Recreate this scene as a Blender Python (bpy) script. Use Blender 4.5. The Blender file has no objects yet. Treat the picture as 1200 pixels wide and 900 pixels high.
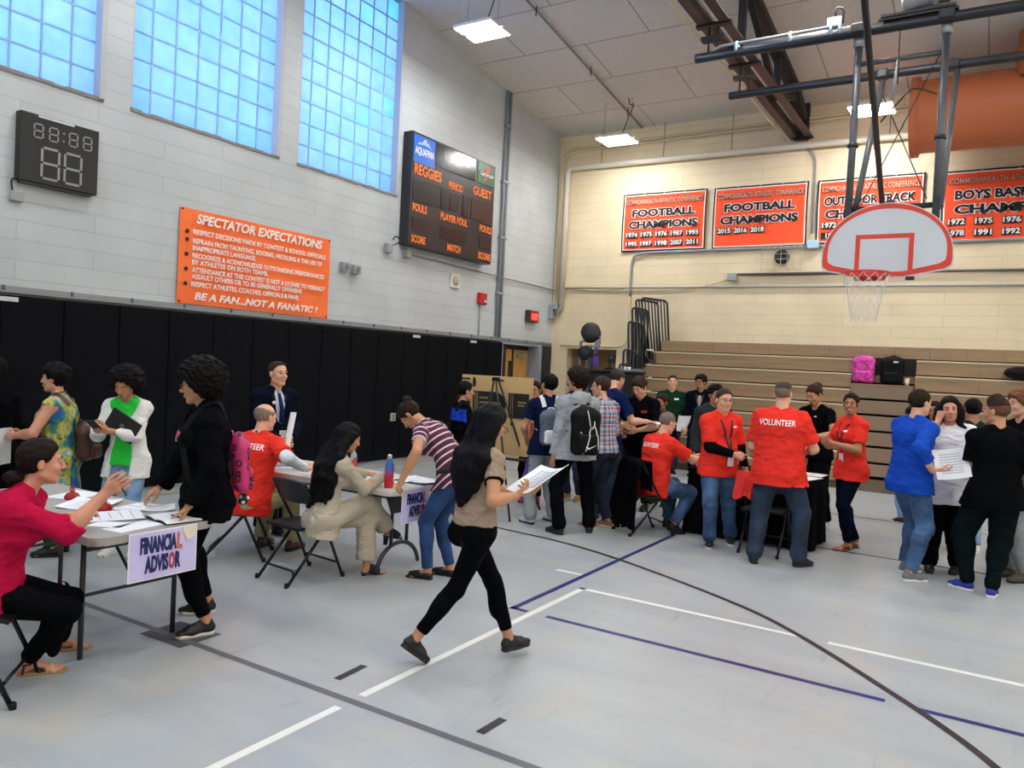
import bpy, bmesh, math, random
import numpy as np
from mathutils import Vector, Matrix
from mathutils.bvhtree import BVHTree
random.seed(7)
COL = bpy.context.scene.collection
PI = math.pi
rad = math.radians
f32 = np.float32

# ---------------------------------------------------------------- camera
CAM_H = 1.78
FPX = 907.6
YAW, PITCH, ROLL = -.5556249, -.024078, .0502209
_f = np.array([math.sin(YAW)*math.cos(PITCH), math.cos(YAW)*math.cos(PITCH), math.sin(PITCH)])
_r0 = np.array([math.cos(YAW), -math.sin(YAW), 0.])
_u0 = np.cross(_r0, _f)
_r = _r0*math.cos(ROLL)+_u0*math.sin(ROLL)
_u = -_r0*math.sin(ROLL)+_u0*math.cos(ROLL)
cd = bpy.data.cameras.new('camera'); cam = bpy.data.objects.new('camera', cd); COL.objects.link(cam)
cam.matrix_world = Matrix(((_r[0], _u[0], -_f[0], 0), (_r[1], _u[1], -_f[1], 0), (_r[2], _u[2], -_f[2], CAM_H), (0, 0, 0, 1)))
cd.sensor_width = 36; cd.lens = FPX*36/1200; cd.clip_end = 200
bpy.context.scene.camera = cam

# ---------------------------------------------------------------- materials
MATS = {}
def nmat(name):
    m = bpy.data.materials.new(name); m.use_nodes = True
    nt = m.node_tree; b = nt.nodes['Principled BSDF']
    return m, nt, b
def srgb(h):
    if isinstance(h, str):
        h = h.lstrip('#'); c = [int(h[i:i+2], 16)/255 for i in (0, 2, 4)]
    else: c = [v/255 for v in h]
    return tuple((v/12.92 if v <= .04045 else ((v+.055)/1.055)**2.4) for v in c)+(1,)
def N(nt, t, **kw):
    n = nt.nodes.new(t)
    for k, v in kw.items():
        if k in n.inputs: n.inputs[k].default_value = v
        else: setattr(n, k, v)
    return n
def plain(name, col, rough=.6, metal=0, bump=0, bscale=60, spec=.5, var=0, vscale=8, sheen=0):
    key = (name,)
    if key in MATS: return MATS[key]
    m, nt, b = nmat(name)
    c = srgb(col)
    b.inputs['Base Color'].default_value = c
    b.inputs['Roughness'].default_value = rough
    b.inputs['Metallic'].default_value = metal
    b.inputs['Specular IOR Level'].default_value = spec
    if sheen: b.inputs['Sheen Weight'].default_value = sheen
    tc = N(nt, 'ShaderNodeTexCoord')
    if var:
        n = N(nt, 'ShaderNodeTexNoise', Scale=vscale, Detail=4.)
        nt.links.new(tc.outputs['Object'], n.inputs['Vector'])
        mx = N(nt, 'ShaderNodeMix', data_type='RGBA')
        mx.inputs['A'].default_value = tuple(x*(1-var) for x in c[:3])+(1,)
        mx.inputs['B'].default_value = tuple(min(1, x*(1+var)) for x in c[:3])+(1,)
        nt.links.new(n.outputs['Fac'], mx.inputs['Factor']); nt.links.new(mx.outputs['Result'], b.inputs['Base Color'])
    if bump:
        n = N(nt, 'ShaderNodeTexNoise', Scale=bscale, Detail=3.)
        nt.links.new(tc.outputs['Object'], n.inputs['Vector'])
        bp = N(nt, 'ShaderNodeBump', Strength=bump, Distance=.01)
        nt.links.new(n.outputs['Fac'], bp.inputs['Height']); nt.links.new(bp.outputs['Normal'], b.inputs['Normal'])
    MATS[key] = m
    return m
def emis(name, col, s):
    m, nt, b = nmat(name)
    b.inputs['Base Color'].default_value = srgb(col)
    b.inputs['Emission Color'].default_value = srgb(col); b.inputs['Emission Strength'].default_value = s
    return m

# ---------------------------------------------------------------- objects
def link(o, parent=None):
    COL.objects.link(o)
    if parent is not None: o.parent = parent
    return o
def tag(o, label=None, cat=None, group=None, kind=None):
    if label: o['label'] = label
    if cat: o['category'] = cat
    if group: o['group'] = group
    if kind: o['kind'] = kind
    return o
def thing(name, label, cat, loc=(0, 0, 0), rz=0, group=None):
    o = bpy.data.objects.new(name, None); o.empty_display_size = .1
    o.location = loc; o.rotation_euler = (0, 0, rz)
    link(o); return tag(o, label, cat, group)
def copy_tree(o, parent=None):
    c = o.copy(); COL.objects.link(c)
    if parent is not None: c.parent = parent
    for ch in [x for x in COL.objects if x.parent == o]: copy_tree(ch, c)
    return c

class MB:
    """collects simple shapes into one mesh object"""
    def __init__(s): s.bm = bmesh.new(); s.mi = 0
    def _m(s, faces):
        for f in faces: f.material_index = s.mi
    def mat(s, i): s.mi = i; return s
    def box(s, c, d, rot=None, bev=0):
        n0 = len(s.bm.faces)
        M = Matrix.Translation(c)
        if rot is not None: M = M @ (rot if isinstance(rot, Matrix) else Matrix.Rotation(rot, 4, 'Z'))
        M = M @ Matrix.Diagonal((d[0], d[1], d[2], 1))
        r = bmesh.ops.create_cube(s.bm, size=1, matrix=M)
        vs = r['verts']
        if bev:
            es = list({e for v in vs for e in v.link_edges})
            bmesh.ops.bevel(s.bm, geom=es, offset=bev, segments=2, affect='EDGES', profile=.5)
        s.bm.faces.ensure_lookup_table()
        s._m(s.bm.faces[n0:]); return s
    def tube(s, pts, r, n=10, closed=False, caps=True, smooth=True):
        pts = [Vector(p) for p in pts]; L = len(pts)
        rr = r if isinstance(r, (list, tuple)) else [r]*L
        rings = []; up = None
        for i, p in enumerate(pts):
            if closed: t = (pts[(i+1) % L]-pts[i-1])
            else: t = (pts[min(i+1, L-1)]-pts[max(i-1, 0)])
            t.normalize()
            if up is None:
                up = t.orthogonal().normalized()
            up = (up-t*up.dot(t)).normalized(); w = t.cross(up)
            rings.append([s.bm.verts.new(p+(up*math.cos(a)+w*math.sin(a))*rr[i]) for a in [2*PI*k/n for k in range(n)]])
        fs = []
        for i in range(L if closed else L-1):
            A, B = rings[i], rings[(i+1) % L]
            for k in range(n):
                try: fs.append(s.bm.faces.new((A[k], A[(k+1) % n], B[(k+1) % n], B[k])))
                except ValueError: pass
        for f in fs: f.smooth = smooth
        if caps and not closed:
            fs.append(s.bm.faces.new(rings[0][::-1])); fs.append(s.bm.faces.new(rings[-1]))
        s._m(fs); return s
    def cyl(s, a, b, r, n=16): return s.tube([a, b], r, n)
    def bar(s, a, b, w, h, up=(0, 0, 1)):
        a = Vector(a); b = Vector(b); t = (b-a); L = t.length; t.normalize()
        u = Vector(up); u = (u-t*u.dot(t))
        if u.length < 1e-4: u = t.orthogonal()
        u.normalize(); x = t.cross(u)
        M = Matrix(((x.x, t.x, u.x, 0), (x.y, t.y, u.y, 0), (x.z, t.z, u.z, 0), (0, 0, 0, 1)))
        return s.box((a+b)/2, (w, L, h), M)
    def lathe(s, prof, c=(0, 0, 0), n=24, axis=None, smooth=True):
        M = Matrix.Translation(c)
        if axis is not None: M = M @ Vector((0, 0, 1)).rotation_difference(Vector(axis)).to_matrix().to_4x4()
        rings = []
        for r, z in prof:
            if r < 1e-5: rings.append([s.bm.verts.new(M @ Vector((0, 0, z)))])
            else: rings.append([s.bm.verts.new(M @ Vector((r*math.cos(2*PI*k/n), r*math.sin(2*PI*k/n), z))) for k in range(n)])
        fs = []
        for A, B in zip(rings, rings[1:]):
            for k in range(n):
                k2 = (k+1) % n
                if len(A) == 1 and len(B) == 1: continue
                if len(A) == 1: fs.append(s.bm.faces.new((A[0], B[k2], B[k])))
                elif len(B) == 1: fs.append(s.bm.faces.new((A[k], A[k2], B[0])))
                else: fs.append(s.bm.faces.new((A[k], A[k2], B[k2], B[k])))
        for f in fs: f.smooth = smooth
        s._m(fs); return s
    def prism(s, poly, o, ex, ey, ez, t):
        """poly (2d) in plane (ex,ey) at o, extruded along ez by t"""
        o, ex, ey, ez = map(Vector, (o, ex, ey, ez))
        A = [s.bm.verts.new(o+ex*x+ey*y) for x, y in poly]; B = [s.bm.verts.new(v.co+ez*t) for v in A]
        fs = []; n = len(A)
        for k in range(n): fs.append(s.bm.faces.new((A[k], A[(k+1) % n], B[(k+1) % n], B[k])))
        fs.append(s.bm.faces.new(A[::-1])); fs.append(s.bm.faces.new(B))
        s._m(fs); return s
    def grid(s, fn, nu, nv, th=0, smooth=True):
        """surface fn(u,v)->(x,y,z), optional thickness via offset list"""
        V = [[s.bm.verts.new(fn(i/nu, j/nv)) for j in range(nv+1)] for i in range(nu+1)]
        fs = [s.bm.faces.new((V[i][j], V[i+1][j], V[i+1][j+1], V[i][j+1])) for i in range(nu) for j in range(nv)]
        if th:
            s.bm.normal_update(); nn = {}
            for r in V:
                for v in r:
                    n = Vector((0, 0, 0))
                    for f in v.link_faces: n += f.normal
                    nn[v] = n.normalized() if n.length else Vector((0, 0, 1))
            W = [[s.bm.verts.new(v.co-nn[v]*th) for v in r] for r in V]
            g2 = [s.bm.faces.new((W[i][j+1], W[i+1][j+1], W[i+1][j], W[i][j])) for i in range(nu) for j in range(nv)]
            rim = []
            for i in range(nu):
                rim.append(s.bm.faces.new((V[i+1][0], V[i][0], W[i][0], W[i+1][0]))); rim.append(s.bm.faces.new((V[i][nv], V[i+1][nv], W[i+1][nv], W[i][nv])))
            for j in range(nv):
                rim.append(s.bm.faces.new((V[0][j], V[0][j+1], W[0][j+1], W[0][j]))); rim.append(s.bm.faces.new((V[nu][j+1], V[nu][j], W[nu][j], W[nu][j+1])))
            s._m(g2+rim)
            for f in rim: 
                for e in f.edges: e.smooth = False
            fs += g2
        for f in fs: f.smooth = smooth
        s._m(fs); return s
    def build(s, name, mats, parent=None, loc=None, norm=True):
        if norm: bmesh.ops.recalc_face_normals(s.bm, faces=s.bm.faces[:])
        me = bpy.data.meshes.new(name); s.bm.to_mesh(me); s.bm.free()
        for m in (mats if isinstance(mats, (list, tuple)) else [mats]): me.materials.append(m)
        o = bpy.data.objects.new(name, me)
        if loc is not None: o.location = loc
        return link(o, parent)

def arc(c, r, a0, a1, n, ex=(1, 0, 0), ey=(0, 1, 0)):
    c, ex, ey = map(Vector, (c, ex, ey))
    return [c+ex*(r*math.cos(a0+(a1-a0)*i/n))+ey*(r*math.sin(a0+(a1-a0)*i/n)) for i in range(n+1)]
def rounded(pts, r, seg=5, closed=False):
    """polyline with rounded corners"""
    P = [Vector(p) for p in pts]; out = []; n = len(P)
    for i, p in enumerate(P):
        if not closed and i in (0, n-1): out.append(p); continue
        a = P[i-1]; b = P[(i+1) % n]
        da = (a-p); db = (b-p); ra = min(r, da.length*.45); rb = min(r, db.length*.45)
        A = p+da.normalized()*ra; B = p+db.normalized()*rb
        for k in range(seg+1):
            t = k/seg; out.append(A*(1-t)**2+p*2*t*(1-t)+B*t*t)
    return out

def text_mesh(txt, size, offset=0, ext=.002, align='CENTER', xscale=1, shear=0, space=1, line=1):
    cu = bpy.data.curves.new('t', 'FONT'); cu.body = txt; cu.size = size; cu.align_x = align; cu.align_y = 'CENTER'
    cu.offset = offset; cu.extrude = ext; cu.shear = shear; cu.space_character = space; cu.space_line = line
    cu.resolution_u = 3
    o = bpy.data.objects.new('t', cu); COL.objects.link(o)
    dg = bpy.context.evaluated_depsgraph_get(); dg.update()
    me = bpy.data.meshes.new_from_object(o.evaluated_get(dg))
    bpy.data.objects.remove(o); bpy.data.curves.remove(cu)
    n = len(me.vertices); co = np.empty(n*3, f32); me.vertices.foreach_get('co', co)
    co = co.reshape(-1, 3)
    if xscale != 1: co[:, 0] *= xscale
    me.vertices.foreach_set('co', co.ravel()); me.update()
    return me
def text_on(name, txt, o, ex, ey, size, mat, parent, width=None, **kw):
    """lettering laid on a plane: o centre, ex reading direction, ey up; width = squeeze to this width"""
    me = text_mesh(txt, size, **kw)
    n = len(me.vertices)
    if n == 0: return None
    co = np.empty(n*3, f32); me.vertices.foreach_get('co', co); co = co.reshape(-1, 3)
    if width:
        w = co[:, 0].max()-co[:, 0].min(); c = (co[:, 0].max()+co[:, 0].min())/2
        co[:, 0] = (co[:, 0]-c)*width/w
    ex = np.array(Vector(ex).normalized()); ey = np.array(Vector(ey).normalized()); ez = np.cross(ex, ey)
    W = np.array(o)[None]+co[:, :1]*ex+co[:, 1:2]*ey+co[:, 2:3]*ez
    me.vertices.foreach_set('co', W.astype(f32).ravel()); me.update()
    me.materials.clear(); me.materials.append(mat)
    ob = bpy.data.objects.new(name, me)
    return link(ob, parent)

# ---------------------------------------------------------------- signed distance modelling
def V3(*a): return np.array(a, float)
def unit(v): v = np.asarray(v, float); return v/(np.linalg.norm(v)+1e-12)
def smin(a, b, k):
    h = np.clip(.5+.5*(b-a)/k, 0, 1).astype(f32)
    return b+(a-b)*h-k*h*(1-h)
def vnoise(P, s, seed=0):
    """cheap smooth noise in -1..1 from rotated sines"""
    r = np.random.RandomState(seed); out = 0
    for i in range(5):
        d = r.normal(size=3); d /= np.linalg.norm(d); ph = r.rand()*6.28; fr = s*(.7+.9*r.rand())
        e = r.normal(size=3); e /= np.linalg.norm(e)
        out = out+np.sin((P@d.astype(f32))*f32(fr)+f32(ph)+f32(1.3)*np.sin((P@e.astype(f32))*f32(fr*.7)+f32(ph*2)))
    return out/3.2

class SDF:
    def __init__(s): s.p = []; s.post = []
    def cone(s, a, b, r1, r2=None, k=.02, w=None, flat=1., cap=None, mode='u'):
        """round cone a->b; w = width axis, flat = depth scale (<1 thinner); cap: cut flat at b, 'ab' both ends"""
        a = np.asarray(a, float); b = np.asarray(b, float); r2 = r1 if r2 is None else r2
        ba = b-a; L2 = float(ba@ba)+1e-12; L = math.sqrt(L2)
        if w is not None:
            t = ba/L; w = unit(np.asarray(w, float)-t*(np.asarray(w, float)@t)); dp = np.cross(t, w)
        def fn(P):
            q = P-a.astype(f32); h = (q@ba.astype(f32))/f32(L2)
            hc = np.clip(h, 0, 1); R = r1+(r2-r1)*hc
            if w is None:
                d = np.linalg.norm(q-hc[:, None]*ba.astype(f32), axis=1)-R
            else:
                al = (h-hc)*L; qw = q@w.astype(f32); qd = (q@dp.astype(f32))/flat
                d = np.sqrt(al*al+qw*qw+qd*qd)-R
                if flat < 1: d = d*f32(flat**.5)
            if cap: 
                d = np.maximum(d, (h-1)*L)
                if cap == 'ab': d = np.maximum(d, -h*L)
            return d.astype(f32)
        s.p.append((fn, k, mode, np.minimum(a, b)-max(r1, r2), np.maximum(a, b)+max(r1, r2))); return s
    def ell(s, c, R, rr, k=.02, mode='u'):
        """ellipsoid, R rows = axes"""
        c = np.asarray(c, float).astype(f32); R = np.asarray(R, float).astype(f32); rr = np.asarray(rr, float).astype(f32)
        def fn(P):
            q = (P-c)@R.T; k0 = np.linalg.norm(q/rr, axis=1); k1 = np.linalg.norm(q/(rr*rr), axis=1)+1e-6
            return (k0*(k0-1)/k1).astype(f32)
        m = float(max(rr)); s.p.append((fn, k, mode, c-m, c+m)); return s
    def sph(s, c, r, k=.02, mode='u'): return s.ell(c, np.eye(3), (r, r, r), k, mode)
    def box(s, c, R, hs, rnd=.004, k=.01, mode='u'):
        c = np.asarray(c, float).astype(f32); R = np.asarray(R, float).astype(f32); hs = np.asarray(hs, float).astype(f32)-f32(rnd)
        def fn(P):
            q = np.abs((P-c)@R.T)-hs
            return (np.linalg.norm(np.maximum(q, 0), axis=1)+np.minimum(q.max(axis=1), 0)-rnd).astype(f32)
        m = float(np.linalg.norm(hs))+rnd; s.p.append((fn, k, mode, c-m, c+m)); return s
    def plane(s, o, n, k=.005, mode='i'):
        """keep side opposite to n"""
        o = np.asarray(o, float).astype(f32); n = unit(n).astype(f32)
        s.p.append((lambda P: ((P-o)@n).astype(f32), k, mode, None, None)); return s
    def custom(s, fn, k=.01, mode='u', lo=None, hi=None): s.p.append((fn, k, mode, lo, hi)); return s
    def disp(s, fn): s.post.append(fn); return s
    def field(s, P, cull=None, hd=0):
        F = np.full(len(P), 9., f32)
        for fn, k, mode, lo, hi in s.p:
            d = fn(P)
            if mode == 'u': F = smin(F, d, k)
            elif mode == 's': F = -smin(F*-1, d, k)
            elif mode == 'i': F = -smin(-F, -d, k)
        for g in s.post: F = F+g(P)
        return F
    def mesh(s, vox=.008, pad=.02):
        lo = np.min([p[3] for p in s.p if p[3] is not None and p[2] == 'u'], axis=0)-pad
        hi = np.max([p[4] for p in s.p if p[4] is not None and p[2] == 'u'], axis=0)+pad
        B = 6; bs = B*vox
        nb = np.ceil((hi-lo)/bs).astype(int)+1
        gx = [lo[i]+bs*(np.arange(nb[i])+.5)-vox*.5 for i in range(3)]
        Cc = np.stack(np.meshgrid(*gx, indexing='ij'), -1).reshape(-1, 3).astype(f32)
        # distances of every primitive at the block centres
        D = []; F = np.full(len(Cc), 9., f32)
        for fn, k, mode, _, _ in s.p:
            d = fn(Cc); D.append(d)
            if mode == 'u': F = smin(F, d, k)
            elif mode == 's': F = -smin(-F, d, k)
            else: F = -smin(-F, -d, k)
        hd = bs*.87
        keep = np.abs(F) < hd*1.25+.015
        kb = np.nonzero(keep)[0]
        off = np.stack(np.meshgrid(*[vox*(np.arange(B)-(B-1)/2)]*3, indexing='ij'), -1).reshape(-1, 3).astype(f32)
        PP = (Cc[kb][:, None, :]+off[None]); nP = B**3
        G = np.full((len(kb), nP), 9., f32)
        for (fn, k, mode, _, _), d in zip(s.p, D):
            dk = d[kb]
            if mode == 'u': sel = dk-hd < np.abs(F[kb])+hd+k+.02
            elif mode == 's': sel = dk-hd < k+hd+.01
            else: sel = np.ones(len(kb), bool)
            idx = np.nonzero(sel)[0]
            if not len(idx): continue
            dd = fn(PP[idx].reshape(-1, 3)).reshape(len(idx), nP)
            g = G[idx]
            if mode == 'u': g = smin(g, dd, k)
            elif mode == 's': g = -smin(-g, dd, k)
            else: g = -smin(-g, -dd, k)
            G[idx] = g
        if s.post:
            flat = PP.reshape(-1, 3)
            for gfn in s.post: G += gfn(flat).reshape(G.shape)
        V = np.where(F < 0, -1., 1.).astype(f32).reshape(nb)[:, None, :, None, :, None]*np.ones((1, B, 1, B, 1, B), f32)
        V = V.reshape(nb[0], B, nb[1], B, nb[2], B)
        bi = np.stack(np.unravel_index(kb, nb), 1)
        Vb = V.transpose(0, 2, 4, 1, 3, 5).copy()
        Vb[bi[:, 0], bi[:, 1], bi[:, 2]] = G.reshape(-1, B, B, B)
        V = Vb.transpose(0, 3, 1, 4, 2, 5).reshape(nb[0]*B, nb[1]*B, nb[2]*B)
        org = Cc[0]+off[0]
        return surface_nets(V, org, vox)

CORN = [(0, 0, 0), (1, 0, 0), (0, 1, 0), (1, 1, 0), (0, 0, 1), (1, 0, 1), (0, 1, 1), (1, 1, 1)]
EDG = [(0, 1), (2, 3), (4, 5), (6, 7), (0, 2), (1, 3), (4, 6), (5, 7), (0, 4), (1, 5), (2, 6), (3, 7)]
def surface_nets(V, org, vox):
    I = V < 0
    c = np.zeros(tuple(n-1 for n in V.shape), np.int8)
    for (x, y, z) in CORN:
        c += I[x:I.shape[0]-1+x, y:I.shape[1]-1+y, z:I.shape[2]-1+z]
    act = (c > 0) & (c < 8)
    ids = np.argwhere(act)
    idx = np.full(act.shape, -1, np.int32); idx[act] = np.arange(len(ids))
    cv = np.stack([V[ids[:, 0]+x, ids[:, 1]+y, ids[:, 2]+z] for x, y, z in CORN], 1)
    acc = np.zeros((len(ids), 3), f32); cnt = np.zeros(len(ids), f32)
    cc = np.array(CORN, f32)
    for a, b in EDG:
        va = cv[:, a]; vb = cv[:, b]; m = (va < 0) != (vb < 0)
        t = np.where(m, va/(va-vb+1e-12*(~m)), 0)[:, None]
        p = cc[a]+(cc[b]-cc[a])*t
        acc += np.where(m[:, None], p, 0); cnt += m
    vs = (ids+acc/cnt[:, None])*vox+org
    Q = []
    for ax in range(3):
        sl0 = [slice(None)]*3; sl1 = [slice(None)]*3
        sl0[ax] = slice(0, -1); sl1[ax] = slice(1, None)
        A = I[tuple(sl0)]; Bm = I[tuple(sl1)]
        m = A != Bm
        o1, o2 = [(1, 2), (2, 0), (0, 1)][ax]
        e = np.argwhere(m); e = e[(e[:, o1] > 0) & (e[:, o2] > 0) & (e[:, o1] < V.shape[o1]-1) & (e[:, o2] < V.shape[o2]-1)]
        ins = A[e[:, 0], e[:, 1], e[:, 2]]
        def cell(d1, d2):
            q = e.copy(); q[:, o1] -= d1; q[:, o2] -= d2
            return idx[q[:, 0], q[:, 1], q[:, 2]]
        q = np.stack([cell(1, 1), cell(0, 1), cell(0, 0), cell(1, 0)], 1)
        q[~ins] = q[~ins][:, ::-1]
        Q.append(q)
    Q = np.concatenate(Q); Q = Q[(Q >= 0).all(1)]
    return vs.astype(f32), Q.astype(np.int32)
def mesh_obj(name, vs, Q, mats, parent=None, mi=None, attrs=None, smooth=True):
    me = bpy.data.meshes.new(name)
    me.vertices.add(len(vs)); me.vertices.foreach_set('co', vs.astype(f32).ravel())
    me.loops.add(Q.size); me.loops.foreach_set('vertex_index', Q.ravel())
    me.polygons.add(len(Q)); me.polygons.foreach_set('loop_start', np.arange(0, Q.size, Q.shape[1], dtype=np.int32))
    for m in (mats if isinstance(mats, (list, tuple)) else [mats]): me.materials.append(m)
    if mi is not None: me.polygons.foreach_set('material_index', mi.astype(np.int32))
    me.update(calc_edges=True)
    me.polygons.foreach_set('use_smooth', np.full(len(Q), smooth))
    if attrs:
        for k, v in attrs.items():
            a = me.attributes.new(k, 'FLOAT', 'POINT'); a.data.foreach_set('value', v.astype(f32))
    o = bpy.data.objects.new(name, me)
    return link(o, parent)
# ================================================================ the gym
LX, BY = -8.48, 15.2          # left wall face, back wall face
RX, FY = 15.5, -9.5           # walls behind / right of the camera
def ceil_z(y): return 8.86-.1295*y
def wall_mat(name, c1, c2, axis, bump=.5):
    m, nt, b = nmat(name)
    tc = N(nt, 'ShaderNodeNewGeometry'); sep = N(nt, 'ShaderNodeSeparateXYZ'); cmb = N(nt, 'ShaderNodeCombineXYZ')
    nt.links.new(tc.outputs['Position'], sep.inputs[0])
    nt.links.new(sep.outputs[axis], cmb.inputs['X']); nt.links.new(sep.outputs['Z'], cmb.inputs['Y'])
    br = N(nt, 'ShaderNodeTexBrick', Scale=1.)
    br.inputs['Brick Width'].default_value = 1.6; br.inputs['Row Height'].default_value = .2
    br.inputs['Mortar Size'].default_value = .004; br.inputs['Mortar Smooth'].default_value = .6
    br.inputs['Color1'].default_value = srgb(c1); br.inputs['Color2'].default_value = srgb(c2)
    br.inputs['Mortar'].default_value = tuple(x*.72 for x in srgb(c1)[:3])+(1,)
    nt.links.new(cmb.outputs[0], br.inputs['Vector'])
    no = N(nt, 'ShaderNodeTexNoise', Scale=1.2, Detail=6.); nt.links.new(tc.outputs['Position'], no.inputs['Vector'])
    mx = N(nt, 'ShaderNodeMix', data_type='RGBA', blend_type='MULTIPLY'); mx.inputs['Factor'].default_value = .22
    nt.links.new(br.outputs['Color'], mx.inputs['A'])
    cr = N(nt, 'ShaderNodeValToRGB'); cr.color_ramp.elements[0].position = .35; cr.color_ramp.elements[0].color = (.55, .55, .55, 1); cr.color_ramp.elements[1].position = .6
    nt.links.new(no.outputs['Fac'], cr.inputs[0]); nt.links.new(cr.outputs[0], mx.inputs['B'])
    nt.links.new(mx.outputs['Result'], b.inputs['Base Color'])
    n2 = N(nt, 'ShaderNodeTexNoise', Scale=45., Detail=3.); nt.links.new(tc.outputs['Position'], n2.inputs['Vector'])
    ad = N(nt, 'ShaderNodeMath', operation='MULTIPLY_ADD'); ad.inputs[1].default_value = .12
    inv = N(nt, 'ShaderNodeMath', operation='SUBTRACT'); inv.inputs[0].default_value = 1
    nt.links.new(br.outputs['Fac'], inv.inputs[1]); nt.links.new(n2.outputs['Fac'], ad.inputs[0]); nt.links.new(inv.outputs[0], ad.inputs[2])
    bp = N(nt, 'ShaderNodeBump', Strength=bump, Distance=.006)
    nt.links.new(ad.outputs[0], bp.inputs['Height']); nt.links.new(bp.outputs['Normal'], b.inputs['Normal'])
    b.inputs['Roughness'].default_value = .55
    return m
M_wl = wall_mat('grey_white_block', '#bfc6ca', '#c3c9cc', 'Y')
M_wb = wall_mat('cream_block', '#e8d6b2', '#ead9b8', 'X')
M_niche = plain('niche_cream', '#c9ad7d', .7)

# floor
def floor_mat():
    m, nt, b = nmat('gym_floor')
    g = N(nt, 'ShaderNodeNewGeometry')
    mp = N(nt, 'ShaderNodeMapping'); mp.inputs['Scale'].default_value = (.5, 1.6, 1)
    mp.inputs['Rotation'].default_value = (0, 0, .25)
    nt.links.new(g.outputs['Position'], mp.inputs['Vector'])
    n1 = N(nt, 'ShaderNodeTexNoise', Scale=1.1, Detail=8.); n1.inputs['Roughness'].default_value = .6
    nt.links.new(mp.outputs[0], n1.inputs['Vector'])
    cr = N(nt, 'ShaderNodeValToRGB'); e = cr.color_ramp.elements
    e[0].position = .3; e[0].color = srgb('#9aa1a7'); e[1].position = .72; e[1].color = srgb('#b1b6b7')
    el = e.new(.5); el.color = srgb('#a6acaf')
    nt.links.new(n1.outputs['Fac'], cr.inputs[0])
    n2 = N(nt, 'ShaderNodeTexNoise', Scale=2.3, Detail=5.); nt.links.new(g.outputs['Position'], n2.inputs['Vector'])
    cr2 = N(nt, 'ShaderNodeValToRGB'); e = cr2.color_ramp.elements
    e[0].position = .52; e[0].color = (0, 0, 0, 1); e[1].position = .75; e[1].color = (1, 1, 1, 1)
    nt.links.new(n2.outputs['Fac'], cr2.inputs[0])
    mx = N(nt, 'ShaderNodeMix', data_type='RGBA'); mx.inputs['B'].default_value = srgb('#b8b19f')
    mu = N(nt, 'ShaderNodeMath', operation='MULTIPLY'); mu.inputs[1].default_value = .45
    nt.links.new(cr2.outputs[0], mu.inputs[0]); nt.links.new(mu.outputs[0], mx.inputs['Factor'])
    nt.links.new(cr.outputs[0], mx.inputs['A'])
    # scuffs: thin dark streaks
    mp3 = N(nt, 'ShaderNodeMapping'); mp3.inputs['Scale'].default_value = (3, .5, 1); mp3.inputs['Rotation'].default_value = (0, 0, 1.1)
    nt.links.new(g.outputs['Position'], mp3.inputs['Vector'])
    n3 = N(nt, 'ShaderNodeTexNoise', Scale=3.5, Detail=7.); n3.inputs['Roughness'].default_value = .7; nt.links.new(mp3.outputs[0], n3.inputs['Vector'])
    cr3 = N(nt, 'ShaderNodeValToRGB'); e = cr3.color_ramp.elements
    e[0].position = .3; e[0].color = (.8, .8, .8, 1); e[1].position = .42; e[1].color = (1, 1, 1, 1)
    nt.links.new(n3.outputs['Fac'], cr3.inputs[0])
    m2 = N(nt, 'ShaderNodeMix', data_type='RGBA', blend_type='MULTIPLY'); m2.inputs['Factor'].default_value = .8
    nt.links.new(mx.outputs['Result'], m2.inputs['A']); nt.links.new(cr3.outputs[0], m2.inputs['B'])
    nt.links.new(m2.outputs['Result'], b.inputs['Base Color'])
    b.inputs['Roughness'].default_value = .33; b.inputs['Specular IOR Level'].default_value = .5
    mr = N(nt, 'ShaderNodeMapRange'); mr.inputs['To Min'].default_value = .28; mr.inputs['To Max'].default_value = .45
    nt.links.new(n2.outputs['Fac'], mr.inputs['Value']); nt.links.new(mr.outputs[0], b.inputs['Roughness'])
    bp = N(nt, 'ShaderNodeBump', Strength=.05, Distance=.01); nt.links.new(n1.outputs['Fac'], bp.inputs['Height']); nt.links.new(bp.outputs['Normal'], b.inputs['Normal'])
    return m
fl = MB().box(((LX+RX)/2, (FY+BY)/2, -.1), (RX-LX+1, BY-FY+2.5, .2)).build('floor', floor_mat())
tag(fl, kind='structure')
LW = plain('line_white', '#e6e6e0', .45); LB = plain('line_blue', '#2c2a6e', .4); LK = plain('line_black', '#2c2629', .45)
LG = plain('line_grey', '#5f5f63', .5, var=.15, vscale=5)
def line(name, m, pts, w, z=.0012):
    b = MB(); P = [Vector((x, y, z)) for x, y in pts]
    L, R = [], []
    for i, p in enumerate(P):
        t = (P[min(i+1, len(P)-1)]-P[max(i-1, 0)]).normalized(); n = Vector((-t.y, t.x, 0))*w/2
        L.append(b.bm.verts.new(p+n)); R.append(b.bm.verts.new(p-n))
    for i in range(len(P)-1): b.bm.faces.new((R[i], R[i+1], L[i+1], L[i]))
    return b.build(name, m, fl)
line('white_line', LW, [(-2.735, 1.2), (-2.735, 2.89)], .05); line('white_line', LW, [(-2.735, 3.06), (-2.735, 5.67)], .05)
line('white_line', LW, [(-2.76, 5.645), (-1.03, 5.635)], .05); line('white_line', LW, [(-.86, 5.63), (9, 5.60)], .05)
line('white_line', LW, [(-3.18, 6.02), (-2.93, 6.02)], .05)
line('blue_line', LB, [(-2.9, 4.83), (-2.9, 12.2)], .05); line('blue_line', LB, [(-2.925, 4.85), (-2.78, 4.845)], .05)
line('blue_line', LB, [(-2.62, 4.84), (-.42, 4.82)], .05); line('blue_line', LB, [(-.28, 4.815), (9, 4.8)], .05)
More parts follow.
